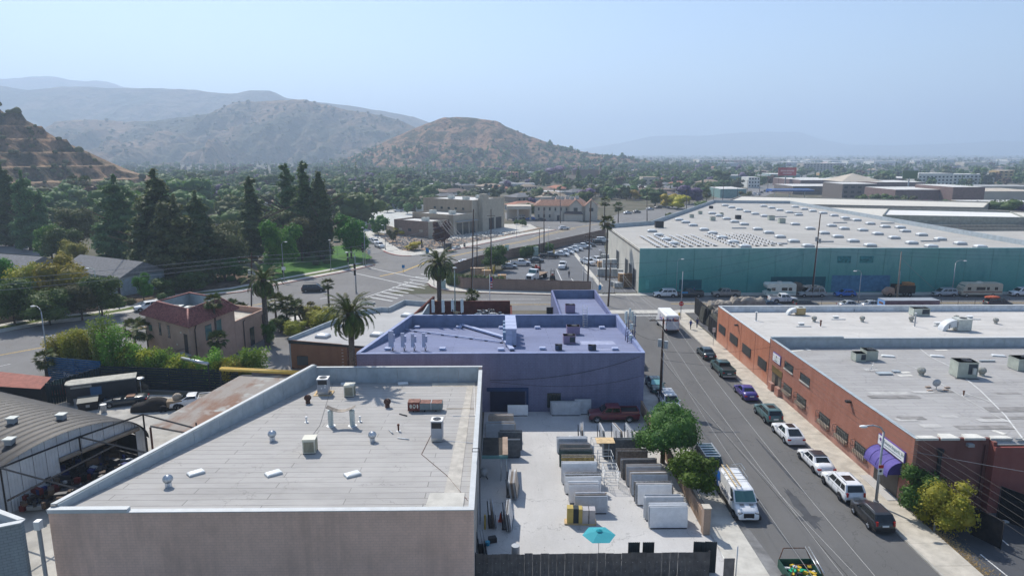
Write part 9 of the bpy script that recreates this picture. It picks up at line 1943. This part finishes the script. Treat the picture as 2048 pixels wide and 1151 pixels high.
LWL=pl('low_wall_tan',(.33,.25,.19),.9,.1);t_=thing('low_wall','low tan wall along the far pavement under the roadside trees','wall',(-80,128,0));w0=offs(fs,7.0)[:5]
for a,b in zip(w0,w0[1:]):n=np.array([-(b[1]-a[1]),b[0]-a[0]]);n=n/np.linalg.norm(n)*.25;part('wall_run',MB().prism([tuple(a),tuple(b),tuple(np.array(b)+n),tuple(np.array(a)+n)],0,1.1),LWL,t_,True)
# ---------------------------------------------------------------- suburb houses and distant commercial blocks
HW=[pl('house_cream',(.5,.45,.37),.9,.1),pl('house_white',(.62,.62,.58),.9,.1),pl('house_tan',(.4,.32,.25),.9,.1),pl('house_grey',(.36,.39,.4),.9,.1)]
HR={'grey':pl('roof_grey_shingle',(.2,.2,.205),.9,.1,var=.2,sc_=2),'brown':pl('roof_brown_shingle',(.2,.15,.125),.9,.1,var=.25,sc_=2),'terracotta':pl('roof_terracotta',(.4,.18,.12),.85,.15,var=.25,sc_=2),'white':pl('roof_white_gravel',(.62,.62,.6),.9,.1),'tan':pl('roof_tan_shingle',(.34,.27,.2),.9,.1,var=.2)}
def house(x,y,rz,L_,W_,H_,rise,wall,roof,label,group=None,hip=True,win=True,name='house'):
 t_=thing(name,label,'house',(x,y,0),rz,group);part('wall',MB().box(-L_/2,L_/2,-W_/2,W_/2,0,H_),wall,t_);o=.5;hx=L_/2-(W_/2 if hip else 0);e=L_/2+o;f=W_/2+o
 if rise:part('roof',MB().add([(-e,-f,H_-.1),(e,-f,H_-.1),(e,f,H_-.1),(-e,f,H_-.1),(-hx-(0 if hip else o),0,H_+rise),(hx+(0 if hip else o),0,H_+rise)],[(0,1,5,4),(2,3,4,5),(1,2,5),(3,0,4),(3,2,1,0)]),roof,t_)
 else:part('roof',MB().box(-e,e,-f,f,H_,H_+.3),roof,t_)
 if win:
  for k in range(int(L_/3.2)):part('window',MB().box(-L_/2+1.2+k*3,-L_/2+2.4+k*3,-W_/2-.04,-W_/2-.003,H_*.35,H_*.75),GLASSW,t_)
  part('door',MB().box(L_/2-1.6,L_/2-.7,-W_/2-.04,-W_/2-.003,0,2.1),DARKM,t_)
 return t_
x,y=g(228,575);h0=house(x,y,-.5,22,10,4.2,2.6,pl('house_pale_blue',(.36,.42,.46),.9,.1),HR['grey'],'grey-roofed house with pale gable end among the roadside trees',None,False);x,y=g(30,560);house(x,y,-.35,20,12,3.6,2.6,MATS['house_pale_blue'],HR['grey'],'grey-roofed house cut by the left edge among trees',None,False);x,y=g(285,560);house(x,y,-.5,12,8,3.4,2.0,MATS['house_tan'],HR['grey'],'low wing with grey roof right of the gabled house')
for i in range(3):a=g(215+i*40,517+i*3);b=g(253+i*40,520+i*3);single('garden_wall',MB().prism([a,b,(b[0],b[1]+.3),(a[0],a[1]+.3)],0,2),LWL,'tan garden wall run behind the dry lot, '+['left','middle','right'][i]+' length','wall')
hk={};rs=np.random.RandomState(21);placed=[];kinds=['grey','brown','terracotta','white','tan'];cnt=0;tries=0
while cnt<175 and tries<6000:
 tries+=1;u=rs.rand()
 if u<.4:px,py=rs.uniform(380,1120),rs.uniform(345,425)
 elif u<.75:px,py=rs.uniform(1000,1470),rs.uniform(333,408)
 else:px,py=rs.uniform(1350,2080),rs.uniform(323,352)
 x,y=g(px,py)
 if not road_free(x,y,9)or min([99]+[math.hypot(x-a,y-b)for a,b in placed])<15:continue
 k=kinds[rs.choice(5,p=[.27,.2,.18,.17,.18])];w_=rs.randint(4);key=(k,w_);lb='%s-roofed house with %s walls among the suburb trees'%(k,['cream','white','tan','grey'][w_]);gp='%s-roofed suburb houses with %s walls'%(k,['cream','white','tan','grey'][w_])
 if key not in hk:hk[key]=house(0,0,0,16,10,3.2,2.0 if k!='white' else 0,HW[w_],HR[k],lb,gp)
 o=hk[key]if not any(hk[key]is q for q in placed)and hk[key].location.length==0 else copy_tree(hk[key])
 o.location=(x,y,0);o.rotation_euler=(0,0,rs.choice([-.95,.6])+rs.uniform(-.1,.1));s=rs.uniform(.8,1.3);o.scale=(s,s,rs.uniform(.85,1.2));placed.append((x,y));cnt+=1
def FB(px0,px1,py,H_,D,wall,roof,label,win=0,para=.4,name='commercial_building',ang=0):
 a=np.array(g(px0,py));b=np.array(g(px1,py));L_=b[0]-a[0];x,y=(a[0]+b[0])/2,a[1]+D/2;t_=thing(name,label,'building',(x,y,0),ang);part('wall',MB().box(-L_/2,L_/2,-D/2,D/2,0,H_),wall,t_);part('roof',MB().box(-L_/2+.3,L_/2-.3,-D/2+.3,D/2-.3,H_,H_+.12),roof,t_)
 for k in range(win):
  u=-L_/2+L_*(k+.5)/win
  for z in np.arange(1.2,H_-1,3):part('window',MB().box(u-L_/win*.25,u+L_/win*.25,-D/2-.05,-D/2-.005,z,z+1.4),GLASSW,t_)
 return t_
GB_=pl('wall_grey_brown',(.19,.165,.15),.9,.1);PB=pl('wall_purple_brown',(.21,.15,.14),.9,.1);RL=pl('flat_roof_light',(.6,.59,.56),.9,.1,var=.1,sc_=.1);RT=pl('flat_roof_tan',(.5,.44,.36),.9,.1,var=.1,sc_=.1);RG=pl('flat_roof_grey',(.36,.36,.35),.9,.1,var=.15,sc_=.1);TL=pl('wall_teal_pale',(.2,.32,.3),.9,.1);WW_=pl('wall_white',(.66,.66,.62),.9,.1);SAL=pl('wall_salmon',(.42,.25,.19),.9,.1);OCH=pl('wall_ochre',(.48,.34,.16),.9,.1)
FB(1683,1752,399,10,28,GB_,RL,'dark-walled gallery block under the pale pyramid roof',5);x,y=g(1717,392);single('pyramid_roof',MB().add([(x-15,y-4,10.2),(x+15,y-4,10.2),(x+15,y+26,10.2),(x-15,y+26,10.2),(x,y+11,15.5)],[(0,1,4),(1,2,4),(2,3,4),(3,0,4)]),RT,'pale pyramid-shaped roof on the dark gallery block','roof')
for a in((1585,1690,389,6,35,GB_,RL,'long low building left of the pyramid roof'),(1600,1760,377,7,60,PB,RL,'long pale-roofed block behind the pyramid roof'),(1752,1850,386,8,40,PB,RL,'brown-walled block right of the pyramid roof'),(1788,1900,411,9,34,PB,RL,'broad purple-brown block behind the magenta hedge'),(1902,1966,414,11,36,PB,RL,'taller end of the purple-brown block'),(1942,2090,402,6,40,RT,RT,'tan-roofed block at the right behind the parked rows'),(1938,2080,424,5,16,OCH,RL,'pale yellow building behind the jacaranda at the right'),(1700,1850,369,6,50,PB,RL,'red-brown fronted block far behind the pyramid roof'),(1835,1905,371,11,20,WW_,RL,'white apartment block with dark bays, left part',9),(1905,1988,370,10,20,WW_,RL,'white apartment block with dark bays, right part',10),(1865,2080,383,4,26,RT,RG,'long grey canopy rows behind the tan roofs'),(1440,1492,396,6,30,TL,RL,'pale teal low building left of the boulevard'),(1496,1519,376,9,18,WW_,RL,'white two-storey building left of the boulevard',4),(1435,1545,363,6,40,TL,RG,'long grey-teal building beyond the boulevard trees'),(1540,1600,359,6,40,TL,RL,'long white-roofed shop row near the red billboard'),(1606,1685,343,13,26,pl('wall_stone',(.4,.37,.33),.9,.1),RL,'pale stone apartment block on the horizon',12),(1398,1436,331,13,24,WW_,RL,'bright white apartment block on the horizon',5),(1440,1492,329,10,24,SAL,HR['terracotta'],'salmon apartment row on the horizon',7),(1640,1675,352,4,12,OCH,RT,'small yellow shop by the far boulevard'),(1995,2025,366,12,14,OCH,RT,'small ochre tower block at the right',3),(1998,2036,358,10,14,OCH,RT,'ochre house block behind the tower'),(1000,1037,362,9,18,SAL,HR['terracotta'],'salmon apartment house with terracotta roof, centre',5),(1115,1158,342,8,22,SAL,HR['terracotta'],'long terracotta-roofed building beyond the church',6),(1160,1200,339,7,22,SAL,HR['terracotta'],'second terracotta-roofed building beyond the church'),(1212,1252,337,7,20,WW_,HR['terracotta'],'pale terracotta-roofed building right of the church',5),(1030,1056,322,14,20,SAL,HR['terracotta'],'salmon house on the hill foot'),(1238,1312,385,4,16,RT,RL,'long low white-roofed shed before the church'),(1280,1350,398,6,22,GB_,HR['brown'],'large brown-roofed hall left of the yellow trees'),(1285,1318,372,8,16,HW[0],HR['tan'],'cream two-storey house left of the dark trees',3),(1015,1070,377,4,16,HW[3],RG,'grey low house row behind the tall station block'),(880,930,393,4,14,HW[2],HR['tan'],'tan low house behind the station'),(960,995,390,4,12,WW_,WW_,'white tent-like roof behind the station tower'),(475,520,428,5,12,HW[1],HR['white'],'white-roofed house among the park conifers'),(115,180,425,6,14,HW[3],RG,'pale blue-grey house behind the twin palms'),(240,300,322,12,16,SAL,HR['terracotta'],'terracotta-roofed villa on the shoulder of the terraced hill'),(68,88,412,4,8,HW[3],RG,'small blue-grey roof left of the twin palms')):FB(*a)
for i in range(26):a=rs.uniform(1380,2040);w_=rs.uniform(20,60);FB(a,a+w_,rs.uniform(323,333),rs.uniform(6,10),rs.uniform(20,60),[WW_,RT,HW[3]][i%3],RL,'pale roof strip in the haze near the horizon',0,name='distant_building')['group']='hazy roofs near the horizon'

x,y=g(1170,365);t_=house(x,y,.1,26,12,5,8,HW[2],HR['brown'],'church hall with steep brown roof left of the spire',None,False,name='church');part('spire',MB().cyl(15,-4,0,13,1.8,n=4).cyl(15,-4,13,21,1.9,.05,4),pl('spire_pink',(.4,.28,.24),.9,.1),t_);house(x-14,y-8,.1,10,9,4,4,HW[2],HR['tan'],'small steep-roofed hall left of the church',None,False)

x,y=g(1572,374);t_=thing('billboard','red billboard on a post over the far boulevard','billboard',(x,y,0));part('post',MB().tube((-1,0,0),(-1,0,12),.5),GREYM,t_);part('panel',MB().box(-8,8,-.4,0,10,17),pl('billboard_red',(.4,.06,.06),.6,.3,var=.1),t_);part('lettering',MB().box(-6,6,-.46,-.41,13.5,15).box(-4,4,-.46,-.41,11.5,12.5),pl('billboard_pale',(.6,.35,.33),.6,.3),t_)
x,y=g(1760,388);t_=thing('billboard','green-backed billboard above the brown block on the right','billboard',(g(1815,388)[0],y,0));part('post',MB().tube((0,0,0),(0,0,12),.5),GREYM,t_);part('panel',MB().box(-5,6,-.4,0,11,17),pl('billboard_green',(.1,.16,.07),.7,.2),t_)
x,y=g(1585,398);t_=thing('fuel_canopy','blue and white striped canopy beside the far boulevard','canopy',(x,y,0));part('canopy',MB().box(-14,14,0,10,5,6.2),pl('canopy_blue',(.02,.1,.35),.6,.3),t_);part('white_band',MB().box(-14.05,14.05,-.1,-.01,5.9,6.25),WHITE,t_)
for a in(-10,0,10):part('post',MB().tube((a,5,0),(a,5,5),.2),WHITE,t_)
for i,(px,b,t2,k,w_,lb)in enumerate(((1720,410,387,'fm',1.1,'round green tree, first of five in front of the pyramid block'),(1747,410,386,'fd',1.1,'round green tree, second of five in front of the pyramid block'),(1775,412,386,'fm',1.2,'round green tree, third of five by the brown block'),(1800,414,390,'fo',1.2,'olive tree, fourth of five by the brown block'),(1822,414,391,'fo',1.1,'brownish tree, last of five by the brown block'),(1895,424,398,'fd',1.3,'round green tree in front of the purple-brown block'),(1958,432,402,'fp',1.2,'jacaranda before the yellow building at the right'),(1992,444,396,'fd',1.5,'large spreading tree at the right by the parking'),(2032,442,402,'fp',1.4,'purple tree at the right edge'),(1975,398,388,'fm',1.6,'green tree clump between the tan roofs'),(1357,388,362,'fcol',1.0,'lone dark column cypress near the cream house'),(1310,412,374,'fd2',1.7,'large dark tree cluster left of the brown hall'),(1338,416,385,'fy',1.2,'yellow-flowering tree, left of two by the boulevard'),(1356,418,388,'fy',1.5,'yellow-flowering tree, right of two by the boulevard'),(1378,408,370,'fp',1.6,'large jacaranda at the bend of the boulevard'),(1178,396,372,'fy',1.2,'yellow-flowering tree behind the gabled office roof'),(1270,400,378,'fy',1.1,'yellow-flowering tree behind the fan palms'),(1110,360,332,'fp',1.8,'jacaranda left of the church'),(1158,358,336,'fp',1.5,'jacaranda right behind the church'),(1445,370,338,'fd2',1.6,'dark tree group left of the shop rows'),(1488,408,382,'fo',1.1,'olive tree at the corner of the teal building'),(1350,455,424,'fd',1.2,'dark bushy tree behind the warehouse parapet'),(1400,424,400,'fd',1.4,'low palm-like tree by the boulevard bend'))):T(k,px,b,t2,'background_tree',lb,wide=w_)
hedge('bougainvillea_hedge','bright magenta bougainvillea hedge in front of the purple-brown block',[g(1830,418),g(1866,419)],3,5,L_MAG,700,.8)
hedge('roof_hedge','green hedge strip between the canopy rows',[g(1905,392),g(1940,391)],4,8,L_MID,400,1.2)
# ---------------------------------------------------------------- the hazy valley air
hz=bpy.data.materials.new('haze_air');hz.use_nodes=True;hn=hz.node_tree.nodes;hl=hz.node_tree.links;hn.clear()
pv=hn.new('ShaderNodeVolumePrincipled');pv.inputs['Color'].default_value=(.61,.76,.96,1);pv.inputs['Density'].default_value=HAZE_D;pv.inputs['Anisotropy'].default_value=.27
ho=hn.new('ShaderNodeOutputMaterial');hl.new(pv.outputs[0],ho.inputs['Volume'])
single('haze',MB().box(-16000,16000,-1200,16000,-20,760),hz,kind='stuff',loc=(0,0,0))
